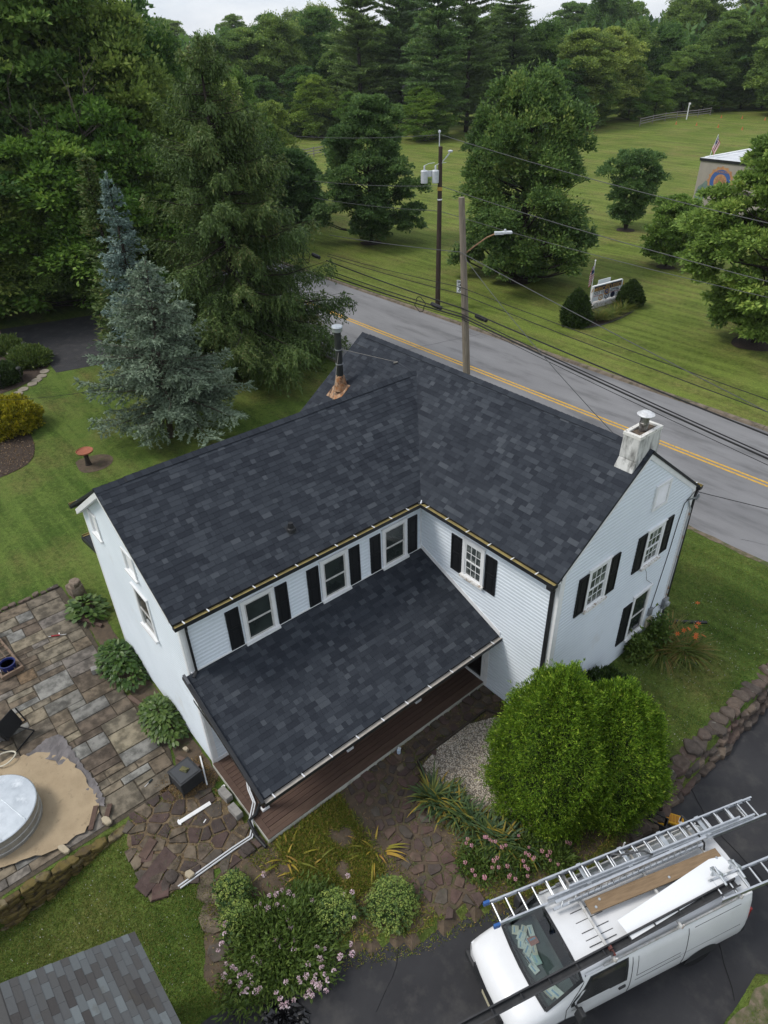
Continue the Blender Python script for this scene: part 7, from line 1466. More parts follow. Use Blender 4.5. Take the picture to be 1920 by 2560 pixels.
Vg = np.stack([base + q for q in o3] + [base + top], 1).reshape(-1, 3); b = np.arange(n)[:, None] * 5; Fg = np.concatenate([b + np.array([[0, 1, 4]]), b + np.array([[1, 2, 4]]), b + np.array([[2, 3, 4]]), b + np.array([[3, 0, 4]])])
PEB = M('gravel_pebbles', (.3, .27, .23), None, ramp=[(.10, .09, .08), (.42, .37, .30), (.54, .49, .42), (.66, .61, .54), (.46, .36, .24)], rough=.9)
tag(link('gravel', np_mesh('gravel', Vg, Fg, PEB, np.tile(g.uniform(0, 1, n), 4))), 'pale pea gravel filling the bed in front of the porch', 'gravel', kind='stuff')
TIMB = M('dark_timber', (.075, .06, .048), (.045, .037, .03), 5, .9, aniso=(1, 1, 1))
te = empty('timber_edging', (3.58, -3.3, -.02), 0, 'dark timber boards edging the gravel bed', 'edging')
for a, b in (((3.60, -.70), (3.56, -3.32)), ((3.56, -3.36), (4.25, -3.58)), ((3.62, -.66), (4.4, -.28))): mb = MB(); va = Vector((a[0] - 3.58, a[1] + 3.3, .06)); vb = Vector((b[0] - 3.58, b[1] + 3.3, .04)); mb.bar(va, vb, .05, .16); mb.build('edging_board', TIMB, te)
# irises
IRIS = leaf_mat('iris_leaf', [(.030, .068, .042), (.042, .092, .050), (.058, .118, .056), (.085, .15, .05), (.24, .22, .04)], trans=.2)
for k, (x, y, n, ln) in enumerate(((4.55, -3.75, 90, .8), (4.95, -3.62, 90, .75), (5.35, -3.50, 85, .7), (5.75, -3.45, 80, .7), (6.15, -3.40, 80, .7), (6.55, -3.30, 80, .75), (6.9, -2.95, 70, .7))):
    clump_plant('iris_clump', 120 + k, (x, y, H1(x, y)), n, ln, .05, .75, IRIS, '%s blue-green iris clump from the porch end beside the gravel bed' % ORD[k], .85, 2.4, 'plant', 'irises by the gravel bed', .6, .2)
YIR = leaf_mat('yellowing_iris_leaf', [(.10, .15, .03), (.16, .20, .035), (.24, .26, .045), (.34, .30, .06), (.30, .22, .08)], trans=.25)
for k, (px, py, n, ln, lab) in enumerate(((715, 2145, 18, .62, 'yellowing strap-leaved clump below the porch corner'), (935, 2120, 20, .58, 'yellowing strap-leaved clump beside the garden path'), (1085, 1985, 24, .6, 'yellow-tipped iris fan at the left end of the iris row'), (770, 2170, 14, .55, 'small yellow-green tuft next to the flowering bed'))):
    p = gat(px, py); clump_plant('strap_leaf_clump', 130 + k, p, n, ln, .045, .9, YIR, lab, .62, 2.2, 'plant', 'yellowing strap-leaf clumps', .62, .38)
# sedums with flat heads
SEDL = leaf_mat('sedum_leaf', [(.030, .075, .030), (.045, .100, .038), (.065, .130, .046)], trans=.15); SEDH = leaf_mat('sedum_head', [(.10, .20, .055), (.15, .27, .075), (.21, .34, .10), (.28, .40, .13)], trans=.15, objvar=.15)
vgd = Veg(); g = np.random.default_rng(8); nn_ = 46; a = g.uniform(0, 6.28, nn_); r_ = np.sqrt(g.uniform(0, 1, nn_)) * .062; P = np.stack([np.cos(a) * r_, np.sin(a) * r_, .03 - (r_ / .06) ** 2 * .022], 1); vgd.leaves(P, np.stack([np.cos(a * 3), np.sin(a * 3), np.full(nn_, .6)], 1), np.tile([0, 0, 1.], (nn_, 1)), .020, .019, g.uniform(0, 1, nn_), .5)
HEADM = vgd.mesh('flower_head', SEDH)
def sedum(seed, px, py, rad, hz, nh, label):
    p = gat(px, py); t = leafy('sedum_plant', seed, p, int(1500 * rad), rad * .95, rad * .95, hz * .92, .10, .06, SEDL, label, 'sedums in the flower bed', 'plant'); rr = random.Random(seed); k = 0
    for i in range(nh):
        zz = 1 - (i + .5) / nh * .92; a = i * 2.39996; r_ = math.sqrt(max(0, 1 - zz * zz)); j = rr.uniform(.92, 1.06); h = link('flower_head', HEADM, t, (r_ * rad * math.cos(a) * j, r_ * rad * math.sin(a) * j, max(.08, zz * hz * j))); h.rotation_euler = (r_ * .8 * math.sin(-a) * -1, r_ * .8 * math.cos(a), rr.uniform(0, 6)); h.scale = (rr.uniform(.85, 1.25),) * 3
sedum(141, 980, 2268, .60, .62, 150, 'round pale green sedum alone beside the garden path'); sedum(142, 838, 2290, .50, .62, 110, 'pale yellow-green sedum at the right side of the flowering bed'); sedum(143, 585, 2235, .42, .6, 80, 'dark green sedum at the upper left of the flowering bed'); sedum(144, 600, 2305, .46, .6, 95, 'dark green sedum at the middle left of the flowering bed')
# pink bouncing-bet bush
PINK = leaf_mat('pale_pink_petal', [(.55, .36, .42), (.66, .48, .54), (.75, .60, .64), (.80, .72, .74)], trans=.2, objvar=.12, warm=False)
vgd = Veg(); nn_ = 34; d_ = sphere_pts(nn_, g); d_[:, 2] = np.abs(d_[:, 2]); vgd.leaves(d_ * .045, unit(d_ + g.normal(size=d_.shape) * .5), d_, .042, .034, g.uniform(0, 1, nn_), .6); PKM = vgd.mesh('flower_head', PINK)
p = gat(700, 2360); fb_ = leafy('flowering_bush', 151, p, 13000, 1.22, 1.38, .62, .13, .04, GARDEN, 'sprawling bush with pale pink flowers at the driveway edge', None, 'flower bush'); rr = random.Random(6)
for px, py in [(660, 2185), (650, 2260), (672, 2240), (690, 2235), (705, 2225), (722, 2232), (735, 2240), (640, 2268), (668, 2270), (693, 2262), (712, 2270), (720, 2300), (727, 2318), (702, 2365), (735, 2352), (735, 2375), (780, 2250), (792, 2370), (812, 2372), (800, 2398), (770, 2412), (765, 2440), (790, 2440), (805, 2420), (812, 2435), (800, 2460), (785, 2455), (820, 2450), (795, 2472), (775, 2480), (815, 2478), (835, 2428), (745, 2445), (715, 2455), (750, 2455), (625, 2440), (612, 2430), (600, 2440), (590, 2425), (580, 2420), (565, 2410), (560, 2440), (575, 2455), (598, 2460), (630, 2458), (618, 2478), (640, 2480), (650, 2470), (605, 2485), (565, 2310), (562, 2335), (555, 2360), (545, 2375), (690, 2480), (700, 2495), (720, 2510), (735, 2500), (765, 2490), (780, 2490), (705, 2515), (850, 2390), (875, 2360), (848, 2395), (860, 2235), (880, 2230), (868, 2190), (885, 2295), (880, 2385), (635, 2395), (648, 2405), (690, 2350)]:
    q = Vector(at(px, py, .30)); h = link('flower_head', PKM, fb_, q - Vector(p)); s_ = rr.uniform(.6, 1.05); h.scale = (s_, s_, s_); h.rotation_euler = (rr.uniform(-.5, .5), rr.uniform(-.5, .5), rr.uniform(0, 6))
# low pink yarrow and greenery by the path end and under the evergreens
PINK2 = leaf_mat('pink_yarrow', [(.50, .20, .26), (.62, .30, .36), (.68, .42, .48)], trans=.2, warm=False); vgd = Veg(); a = g.uniform(0, 6.28, 20); r_ = np.sqrt(g.uniform(0, 1, 20)) * .05; vgd.leaves(np.stack([np.cos(a) * r_, np.sin(a) * r_, .01 * g.uniform(0, 1, 20)], 1), np.stack([np.cos(a), np.sin(a), .3 + 0 * a], 1), np.tile([0, 0, 1.], (20, 1)), .035, .03, g.uniform(0, 1, 20), .5); YRM = vgd.mesh('flower_head', PINK2)
for k, (px, py, rx, n, lab) in enumerate(((1195, 2160, .55, 1500, 'low green mound with pink flower heads left of the van ladder feet'), (1280, 2170, .5, 1300, 'low green mound with pink flower heads beside the ladder end'), (1340, 2120, .55, 1500, 'leafy green clump under the golden evergreens'), (1395, 2150, .45, 1100, 'darker leafy clump by the ladder, right of the pink flowers'))):
    p = gat(px, py); t = leafy('perennial_mound', 160 + k, p, n, rx, rx, .34, .12, .035, GARDEN, lab, 'perennials by the path end'); rr = random.Random(k)
    for j in range(16 if k < 2 else 5): a_ = rr.uniform(0, 6.28); q_ = rr.uniform(.2, 1) ** .5 * rx; h = link('flower_head', YRM, t, (q_ * math.cos(a_), q_ * math.sin(a_), .40 + rr.uniform(-.08, .05))); s_ = rr.uniform(.5, .85); h.scale = (s_,) * 3
p = gat(1230, 2135); clump_plant('grass_clump', 171, p, 130, .6, .02, .9, LILY, 'arching grassy clump between irises and pink flowers', .8, 2, 'plant', None, .7, .15)
# weeds and litter that nobody could count
def scatter(name, polys, n, ln, wd, leaf, label, cat, seed, keep=None, flat=.35, zoff=.01):
    g = np.random.default_rng(seed); XX, YY = [], []
    for poly, dens in polys:
        xs = [q[0] for q in poly]; ys = [q[1] for q in poly]; m_ = int(n * dens); x = g.uniform(min(xs), max(xs), m_); y = g.uniform(min(ys), max(ys), m_); k = inpoly(x, y, poly)
        if keep: k &= keep(x, y)
        XX.append(x[k]); YY.append(y[k])
    X, Y = np.concatenate(XX), np.concatenate(YY); m_ = len(X); P = np.stack([X, Y, hgt(X, Y) + zoff], 1); D = unit(np.stack([g.normal(size=m_), g.normal(size=m_), np.abs(g.normal(size=m_)) * .6 + flat], 1)); vg = Veg(); vg.leaves(P, D, unit(g.normal(size=(m_, 3)) + np.array([0, 0, .6])), ln * g.uniform(.6, 1.4, m_), wd * g.uniform(.7, 1.3, m_), g.uniform(0, 1, m_)); o = link(name, vg.mesh(name, leaf)); tag(o, label, cat, kind='stuff'); return o
nz = lambda x, y, s=1.0, t=.0: (np.sin(x * 2.1 * s + 1.3) + np.sin(y * 1.7 * s + 2.1) + np.sin((x + y) * 3.3 * s) + np.sin((x - y) * 2.7 * s + .5)) > t
GRASSL = leaf_mat('lawn_blade', [(.058, .118, .022), (.078, .148, .030), (.100, .180, .038), (.135, .195, .050), (.17, .17, .062)], trans=.2, objvar=0)
notdrive = lambda x, y: ~inpoly(x, y, DRIVE) & ~inpoly(x, y, smooth_poly(BED, 1)) & ~inpoly(x, y, IRR)
scatter('lawn_grass', [([(.15, -10.4), (.15, -14.5), (5.5, -14.5), (5.6, -9.2), (2.6, -9.2), (2.3, -10.6)], 1.0), ([(5.2, .3), (8.05, 1.5), (8.1, 11.9), (-2, 11.9), (-2, 6.4), (5.2, 6.4)], 1.5), ([(12.1, -4), (14.5, -4), (14.5, 2), (12.5, -.4)], .3)], 60000, .060, .013, GRASSL, 'short mown grass of the lawns nearest the house', 'grass', 5, notdrive, .5)
scatter('clover_blossoms', [([(5.2, .6), (8.0, 1.5), (8.1, 9), (5.2, 9)], 1.0), ([(.4, -10.6), (.4, -14), (4.5, -11), (3, -9.4)], .7)], 520, .030, .028, leaf_mat('clover_white', [(.45, .45, .42), (.62, .62, .58)], warm=False), 'tiny white clover blossoms dotted over the lawns', 'clover', 15, notdrive, 1.2, .05)
bedkeep = lambda x, y: ~inpoly(x, y, PATH) & ~inpoly(x, y, PATH2) & ~inpoly(x, y, smooth_poly(GR, 1)) & (nz(x, y, 1.1, .15) | (x > 6.2) | ((y < -5.6) & (y > -8) & nz(x, y, 2.0, -.8)))
scatter('ground_weeds', [(smooth_poly(BED, 1), 1.0), ([(2.95, -7.6), (5.4, -8.0), (5.2, -5.9), (2.95, -5.6)], .5)], 60000, .11, .020, leaf_mat('weed_leaf', [(.07, .125, .02), (.105, .175, .028), (.14, .22, .038), (.22, .25, .06), (.32, .26, .11)], trans=.25), 'patchy weeds and grass growing in the garden bed', 'weeds', 6, bedkeep, .35)
scatter('dry_litter', [(smooth_poly(BED, 1), 1.0), (IRR, .3), ([(-.6, -9.2), (.5, -9.2), (.5, -7.8), (-.6, -7.8)], .2)], 14000, .085, .012, leaf_mat('dry_straw', [(.10, .07, .04), (.18, .13, .075), (.28, .21, .12), (.36, .29, .18)], trans=.1), 'dry straw and leaf litter on the garden soil', 'litter', 9, None, .05)
scatter('path_moss', [(PATH, 1), (IRR, .5), (PATH2, .6)], 5000, .05, .016, GRASSL, 'green tufts in the joints of the flagstone paths', 'moss', 10, lambda x, y: nz(x, y, 3.3, .3), .3, .035)
scatter('bed_chips', [([at(*q)[:2] for q in ((0, 1090), (88, 1105), (85, 1150), (30, 1185), (0, 1190))], 1.0)], 900, .10, .05, leaf_mat('pale_chip', [(.10, .08, .06), (.2, .17, .13), (.35, .3, .25)]), 'bark chips scattered on the left mulch bed', 'litter', 12, None, .05)
# ---- left lawn shrubs, lamps, stones, bird bath
GOLDL = leaf_mat('golden_shrub_leaf', [(.16, .19, .015), (.26, .28, .02), (.38, .37, .03), (.48, .43, .05)], trans=.2); JUN = leaf_mat('juniper_spray', [(.045, .095, .028), (.07, .13, .038), (.10, .175, .048), (.14, .21, .06)], trans=.15)
p = gat(22, 1075); shrub('golden_shrub', 201, (p[0], p[1], 0), 1.45, 1.6, 1.7, 3000, .17, .08, GOLDL, 'golden yellow shrub in the mulch bed at the left edge', .4, .14); p = gat(-5, 1020); shrub('golden_shrub', 202, (p[0] - 1.2, p[1] - .8, 0), .8, .8, 1.2, 900, .17, .08, GOLDL, 'second golden shrub just showing above the first at the left edge', .4, .14)
p = gat(78, 905); shrub('juniper', 203, (p[0], p[1], 0), 1.45, 1.1, .9, 2600, .22, .07, JUN, 'spreading bright green juniper at the corner of the neighbour driveway', .3, .16); p = gat(25, 950); shrub('round_shrub', 204, (p[0], p[1] - .4, 0), 1.15, 1.05, 1.15, 2200, .17, .07, YEW, 'dark round shrub at the left edge below the juniper', .4, .1); p = gat(25, 872); shrub('low_shrub', 205, (p[0], p[1] - .3, 0), 1.3, 1.0, .8, 1800, .2, .08, JUN, 'low green shrub at the far left behind the juniper', .35, .16)
LEDGE = M('dark_lantern', (.03, .032, .03), None, rough=.5)
for px, py, lab in ((70, 890, 'garden path lamp beside the neighbour driveway'), (58, 955, 'garden path lamp between juniper and dark round shrub'), (8, 975, 'garden path lamp at the very left edge')):
    p = gat(px, py); t = empty('path_lamp', p, 0, lab, 'garden lamp', 'garden path lamps'); mb = MB(); mb.tube([(0, 0, 0), (0, 0, .75)], .025, 8); mb.build('lamp_stake', LEDGE, t); mb = MB(); mb.lathe([(.06, .72), (.06, .86), (.17, .88), (.12, .95), (.03, .99)], (0, 0, 0), 12); mb.build('lamp_hood', LEDGE, t)
STEP = M('pale_step_stone', (.26, .23, .185), (.19, .165, .13), 3, .9)
for k, (px, py) in enumerate(((112, 929), (105, 941), (93, 951), (81, 961), (59, 974), (44, 985), (17, 996))):
    p = gat(px, py); rr = random.Random(k); pl_ = [(p[0] + .34 * rr.uniform(.85, 1.1) * math.cos(a), p[1] + .30 * rr.uniform(.85, 1.1) * math.sin(a)) for a in np.linspace(0, 6.28, 11)[:-1]]; o = slab('round_stepping_stone', pl_, 0, .05, STEP, None, .01); tag(o, '%s pale round stepping stone from the neighbour driveway' % ORD[k], 'stepping stone', 'round stepping stones')
p = gat(32, 893); mb = MB(); stone(mb, (0, 0, 0), .4, .3, .35, .3, random.Random(1), 9); tag(mb.build('boulder', M('garden_boulder', (.22, .20, .17), (.15, .135, .115), 4, .9), None, p), 'grey garden boulder between the left shrubs', 'boulder')
p = gat(3, 862); t = empty('small_flag', p, 0, 'small flag on a stick in the bed at the left edge', 'flag'); mb = MB(); mb.tube([(0, 0, 0), (0, 0, 1.6)], .015, 6); mb.build('staff', TRIM, t); flag(t, (0, 0, 1.55), .6, .8, (.6, .7, 0))
p = gat(222, 1162); o = sheet('mulch_ring', smooth_poly([(p[0] + .95 * random.uniform(.7, 1.1) * math.cos(a), p[1] + 1.05 * random.uniform(.7, 1.1) * math.sin(a) + .25) for a in np.linspace(0, 6.28, 11)[:-1]], 1), .012, DIRT, .3); tag(o, 'patch of bare mulch under the bird bath', 'mulch ring')
bbp = (p[0], p[1], 0); t = empty('bird_bath', bbp, 0, 'terracotta bird bath on a short post in the left lawn', 'bird bath'); TERR = M('terracotta', (.36, .13, .075), (.28, .10, .06), 5, .7); mb = MB(); mb.lathe([(.12, .62), (.36, .70), (.40, .78), (.385, .79), (.34, .74), (.1, .71)], (0, 0, 0), 24); mb.build('basin', TERR, t); mb = MB(); mb.lathe([(.16, 0), (.13, .1), (.10, .35), (.12, .62)], (0, 0, 0), 12); mb.build('pedestal', BARKD, t)
# ================================================================ PATIO THINGS
SANDM = M('yellow_sand', (.37, .29, .19), (.31, .24, .155), 2.2, .95, bump=.35, bscale=25, stain=((.20, .155, .10), 5, .58, .75)); TARP = M('grey_plastic_sheet', (.17, .155, .155), (.11, .10, .10), 3, .45, bump=.6, bscale=9)
SND = smooth_poly([at(*q)[:2] for q in ((0, 1905), (70, 1895), (130, 1880), (165, 1895), (200, 1930), (225, 1965), (250, 2000), (255, 2040), (225, 2075), (180, 2105), (120, 2140), (60, 2160), (-120, 2200), (-200, 2000))], 2)
TRP = smooth_poly([at(*q)[:2] for q in ((55, 1900), (100, 1865), (150, 1832), (175, 1865), (200, 1905), (240, 1955), (265, 2005), (262, 2030), (225, 1985), (190, 1950), (150, 1910), (110, 1900))], 1)
def sandz(a, b): return .085 + .035 * np.sin(a * 3 + b) * np.cos(b * 2.3)
o = sheet('plastic_sheet', TRP, 0, TARP, .12, .04, zf=lambda a, b: .075 + .02 * np.sin(a * 17) * np.sin(b * 13 + a * 5)); tag(o, 'crumpled grey plastic sheeting at the edge of the sand patch', 'plastic sheet'); o = sheet('sand_patch', SND, .012, SANDM, .2, .06, zf=sandz); tag(o, kind='structure')
# galvanised stock tank
tk = at(-20, 2026, .68); TKL = M('galvanised_lid', (.60, .64, .67), (.45, .49, .52), 2.2, .34, metal=.65, stain=((.75, .78, .8), 2, .55, .7)); t = empty('stock_tank', (tk[0], tk[1], .05), .3, 'round galvanised stock tank with metal lid on the sand', 'tank'); mb = MB(); RT = 1.02
mb.lathe([(RT * .97, 0), (RT, .03), (RT, .14), (RT * 1.015, .16), (RT, .18), (RT, .36), (RT * 1.015, .38), (RT, .40), (RT, .56), (RT * 1.02, .58), (RT * 1.02, .61)], (0, 0, 0), 56); mb.build('tank_side', M('galvanised_side', (.42, .42, .40), (.32, .32, .31), 4, .45, metal=.6), t, smooth=False); mb = MB(); mb.lathe([(RT * 1.02, .612), (RT * 1.0, .63), (RT * .5, .645), (.02, .65)], (0, 0, 0), 56); mb.build('tank_lid', TKL, t)
for y_ in (-.35, .3): mb = MB(); mb.box(-RT * .92, RT * .92, y_, y_ + .015, .645, .662); mb.build('lid_seam', TKL, t)
# black folding chair at the left edge
p = at(28, 1850); t = empty('folding_chair', (p[0], p[1], .04), .6, 'black folding camp chair lying at the left edge of the patio', 'chair'); CH = M('chair_black', (.010, .010, .011), None, rough=.6); mb = MB()
for a, b in (((-.5, -.35, .05), (.45, .35, .55)), ((-.5, .35, .05), (.45, -.35, .55)), ((-.5, -.4, .04), (-.5, .4, .04)), ((.5, -.4, .04), (.5, .4, .04)), ((-.5, -.4, .04), (.5, -.4, .06)), ((-.5, .4, .04), (.5, .4, .06)), ((.45, .35, .55), (.2, .4, .95)), ((.45, -.35, .55), (.2, -.4, .95))): mb.tube([a, b], .022, 7)
mb.build('chair_frame', CH, t); mb = MB(); mb.hexa([(-.35, -.3, .18), (.3, -.32, .40), (.3, .32, .40), (-.35, .3, .18), (-.35, -.3, .20), (.3, -.32, .43), (.3, .32, .43), (-.35, .3, .20)]); mb.hexa([(.28, -.34, .45), (.05, -.36, .9), (.05, .36, .9), (.28, .34, .45), (.32, -.34, .46), (.09, -.36, .92), (.09, .36, .92), (.32, .34, .46)]); mb.build('chair_seat', CH, t)
mb = MB(); mb.tube([(.0 + .22 * math.cos(a), .28 * math.sin(a), .12 + .03 * math.sin(2 * a)) for a in np.linspace(0, 9, 26)], .022, 8); q = at(18, 1905); tag(mb.build('hose_loop', M('cream_hose', (.55, .52, .42), None, rough=.6), None, (q[0], q[1], .05)), 'cream hose loop lying above the stock tank', 'hose')
# wooden trellis crate with a blue pot
q0, q1, q2 = Vector(at(-60, 1530, .05)), Vector(at(60, 1675, .05)), Vector(at(-20, 1700, .05)); ux = (q1 - q0).normalized(); uy = Vector((-ux.y, ux.x, 0)); uy = uy if uy.dot(q2 - q1) > 0 else -uy; L_ = 2.6; W_ = .62; TW = M('trellis_wood', (.24, .17, .12), (.16, .115, .085), 4, .85)
t = empty('trellis_planter', q1, 0, 'low wooden trellis planter at the left patio edge holding a blue pot', 'planter')
for nm, a, b, w, h in (('side_rail', -ux * L_, Vector(), .07, .09), ('side_rail', -ux * L_ + uy * W_, uy * W_, .07, .09), ('end_rail', -ux * .02, -ux * .02 + uy * W_, .07, .16), ('end_rail', -ux * L_, -ux * L_ + uy * W_, .07, .16)): mb = MB(); mb.bar(a + Vector((0, 0, .1)), b + Vector((0, 0, .1)), w, h); mb.build(nm, TW, t)
for k in range(1, 9): mb = MB(); mb.bar(-ux * (L_ * k / 9) + Vector((0, 0, .16)), -ux * (L_ * k / 9) + uy * W_ + Vector((0, 0, .16)), .018, .018); mb.build('slat', TW, t)
for k in (1, 2): mb = MB(); mb.bar(-ux * L_ + uy * (W_ * k / 3) + Vector((0, 0, .181)), uy * (W_ * k / 3) + Vector((0, 0, .181)), .018, .018); mb.build('slat', TW, t)
for k in (0, 1): mb = MB(); mb.bar(-ux * L_ + uy * (W_ * k), -ux * (L_ - .55) + uy * (W_ * k) + Vector((0, 0, 1.0)), .04, .04); mb.build('brace', TW, t)
pc = q1 - ux * .34 + uy * .30; t = empty('blue_pot', (pc.x, pc.y, .04), 0, 'dark blue glazed pot inside the wooden trellis planter', 'pot'); mb = MB(); mb.lathe([(.15, 0), (.21, .12), (.235, .30), (.25, .31), (.25, .345), (.215, .345), (.2, .28)], (0, 0, 0), 22); mb.build('pot_body', M('blue_glaze', (.012, .02, .11), None, rough=.25, spec=.5), t); mb = MB(); disc(mb, (0, 0, .28), (1, 0, 0), (0, 1, 0), (0, 0, 1), 0, .2, 0, 0, 20); mb.build('soil', MULCH, t); mb = MB(); mb.box(-.09, .09, -.262, -.25, .10, .2); mb.build('pot_label', SWHITE, t)
# small things
def block(px, py, rz, label, z=.035):
    p = at(px, py, z); t = empty('concrete_block', (p[0], p[1], z), rz, label, 'concrete block', 'concrete blocks'); mb = MB()
    for b in ((-.2, .2, -.095, -.065), (-.2, .2, .065, .095), (-.2, -.17, -.0649, .0649), (.17, .2, -.0649, .0649), (-.015, .015, -.0649, .0649)): mb.box(*b, 0, .19)
    mb.build('block_shell', CONC, t); mb = MB(); mb.box(-.198, .198, -.093, .093, .19, .203); mb.build('block_cap', CONC, t)
block(247, 1678, 1.35, 'concrete block alone on the patio near the hostas'); block(565, 1992, .1, 'concrete block against the porch deck, the one nearer the house', .03); block(590, 2034, .08, 'concrete block against the porch deck, the one nearer the corner', .03)
p = at(470, 1958, .03); t = empty('side_table', (p[0], p[1], .03), .12, 'square black metal side table beside the porch corner', 'table'); TB = M('table_black', (.028, .03, .033), (.045, .047, .05), 4, .5); mb = MB(); mb.box(-.33, .33, -.33, .33, .50, .54); mb.build('table_top', TB, t, bevel=.012); mb = MB(); mb.box(-.27, .27, -.27, .27, .541, .552); mb.build('top_panel', M('table_panel', (.06, .064, .07), None, rough=.55), t)
for a in (-1, 1):
    for b in (-1, 1): mb = MB(); mb.bar((a * .29, b * .29, .5), (a * .31, b * .31, 0), .04, .04); mb.build('leg', TB, t)
mb = MB()
for b in ((-.29, .29, -.30, -.28), (-.29, .29, .28, .30), (-.30, -.28, -.279, .279), (.28, .30, -.279, .279)): mb.box(*b, .08, .47)
mb.build('side_panel', TB, t)
q = (p[0] - .02, p[1] + .02, .585); mb = MB(); mb.box(-.11, .11, -.07, .07, 0, .03); mb.box(-.03, .09, -.05, .02, .03, .06); o = mb.build('glove_bundle', M('olive_glove', (.16, .14, .06), (.08, .09, .05), 12, .9), None, q); o.rotation_euler = (0, 0, .5); tag(o, 'olive work gloves on the black side table', 'gloves')
def strip(a, b, w, label, h=.02, name='trim_strip', z=.06, mat=TRIM):
    A, B = Vector(at(*a, z)), Vector(at(*b, z)); mb = MB(); c = (A + B) / 2; mb.bar(A - c, B - c, w, h); mb.bar(A - c + (B - A).normalized() * .02, A - c + (B - A).normalized() * .06, w * 1.5, h * 1.2) if w > .08 else None; tag(mb.build(name, mat, None, c), label, 'strip', 'offcuts of white trim')
strip((445, 2058), (526, 2007), .11, 'wide white trim offcut lying on the flagstone walk'); strip((500, 1890), (518, 1962), .04, 'narrow white trim offcut beside the black side table'); strip((509, 2057), (515, 2048), .025, 'tiny white scrap on the flagstone walk', .012); strip((555, 1968), (562, 1963), .06, 'short white scrap beside the concrete blocks', .02)
c = at(143, 1590, .05); t = empty('caulking_gun', c, 1.05, 'red and white caulking gun lying on the patio', 'caulking gun'); mb = MB(); mb.tube([(-.18, 0, .03), (.10, 0, .03)], .026, 10); mb.build('cartridge', M('cartridge_red', (.30, .03, .035), None, rough=.4), t); mb = MB(); mb.tube([(.10, 0, .03), (.30, 0, .03)], .007, 6); mb.tube([(-.18, 0, .03), (-.27, 0, .03)], .008, 6); mb.bar((.08, .0, .03), (.04, .12, .02), .03, .02); mb.build('gun_rod', TRIM, t)
c = at(372, 1958, .045); t = empty('screwdriver', c, 1.9, 'screwdriver with dark handle on the flagstones', 'screwdriver'); mb = MB(); mb.tube([(0, 0, .02), (.13, 0, .02)], .022, 8); mb.build('tool_handle', M('grip_dark', (.03, .045, .05), None, rough=.5), t); mb = MB(); mb.tube([(-.14, 0, .02), (0, 0, .02)], .009, 6); mb.build('tool_shaft', CLIP, t)
c = gat(997, 1885); t = empty('spray_bottle', (c[0], c[1], c[2] + .05), .4, 'pale blue plastic bottle standing by the porch skirt', 'bottle'); mb = MB(); mb.lathe([(.05, 0), (.055, .02), (.055, .15), (.025, .19)], (0, 0, 0), 14); mb.build('bottle_body', M('pale_blue_plastic', (.45, .55, .66), None, rough=.3), t); mb = MB(); mb.lathe([(.024, .19), (.024, .22)], (0, 0, 0), 10); mb.bar((-.02, 0, .235), (.07, 0, .235), .03, .03); mb.build('bottle_cap', SWHITE, t)
# loose boards and pale stones by the retaining wall
for k, (a, b, lab) in enumerate((((240, 2015), (226, 2075), 'brown plank offcut standing on the sand edge'), ((275, 2010), (262, 2060), 'second brown plank offcut right of the first on the sand edge'))):
    A, B = Vector(at(*a, .1)), Vector(at(*b, .1)); mb = MB(); cc = (A + B) / 2; mb.bar(A - cc, B - cc, .12, .04); tag(mb.build('plank_offcut', DECK, None, cc), lab, 'plank', 'plank offcuts')
for k, (px, py, lab) in enumerate(((268, 2055, 'pale rounded stone on top of the retaining wall'), (160, 2125, 'cream weathered stone on the retaining wall edge'), (465, 1875, 'pale pebble in the bare soil by the house corner'), (475, 2188, 'pale rock at the end of the white conduits'))):
    p = at(px, py, .06); mb = MB(); stone(mb, (0, 0, 0), (.16, .2, .08, .12)[k], (.10, .09, .06, .10)[k], .09, .4, random.Random(k), 9); tag(mb.build('pale_stone', M('cream_stone', (.42, .36, .26), (.33, .28, .2), 6, .9), None, p), lab, 'stone', 'loose pale stones')
for k, (px, py) in enumerate(((430, 2195), (620, 2125))): p = gat(px, py); mb = MB(); stone(mb, (0, 0, 0), .2, .15, .12, .2, random.Random(k + 9), 8); tag(mb.build('grey_stone', WSTONE[3], None, p), ('grey stone among the loose slabs', 'dark grey stone in the soil left of the porch corner')[k], 'stone', 'loose grey stones')
for (x0, y0, x1, y1, lab) in ((-8.3, -8.35, -7.5, -7.95, 'brown edging brick at the end of the hosta bed near the back corner'), (-3.9, -8.5, -3.1, -8.3, 'brown edging brick between the two hostas'), (-.9, -8.35, -.2, -8.05, 'brown edging brick by the porch corner soil')):
    mb = MB(); c = Vector(((x0 + x1) / 2, (y0 + y1) / 2, .06)); mb.bar(Vector((x0, y0, .06)) - c, Vector((x1, y1, .06)) - c, .12, .12); tag(mb.build('edging_brick', REDF[2], None, c, bevel=.01), lab, 'brick', 'edging bricks')
# white conduits running off the porch, black drain pipe
for dx, lab in ((0, 'left of the two white conduits running off the porch'), (.07, 'right of the two white conduits running off the porch')):
    pts = [Vector(at(614, 1936, .25)), Vector(at(620, 1973, .25)), Vector(at(633, 2005, .25)), Vector(at(624, 2046, .22)), Vector(at(629, 2072, .16)), Vector(at(625, 2090, .08)), Vector(at(581, 2119, .07)), Vector(at(445, 2216, .06))]; pts = [p + Vector((dx, dx * .3, 0)) for p in pts]; mb = MB(); mb.tube(pts, .020, 8); tag(mb.build('conduit_pipe', M('white_conduit', (.62, .64, .66), None, rough=.45)), lab, 'conduit', 'conduits off the porch')
mb = MB(); mb.tube([at(650, 2010, .26), at(640, 2035, .26), at(622, 2052, .24), at(640, 2090, .10), at(665, 2118, .08)], .045, 10); tag(mb.build('drain_pipe', DKPLASTIC), 'black drain pipe curling off the porch deck corner', 'pipe')
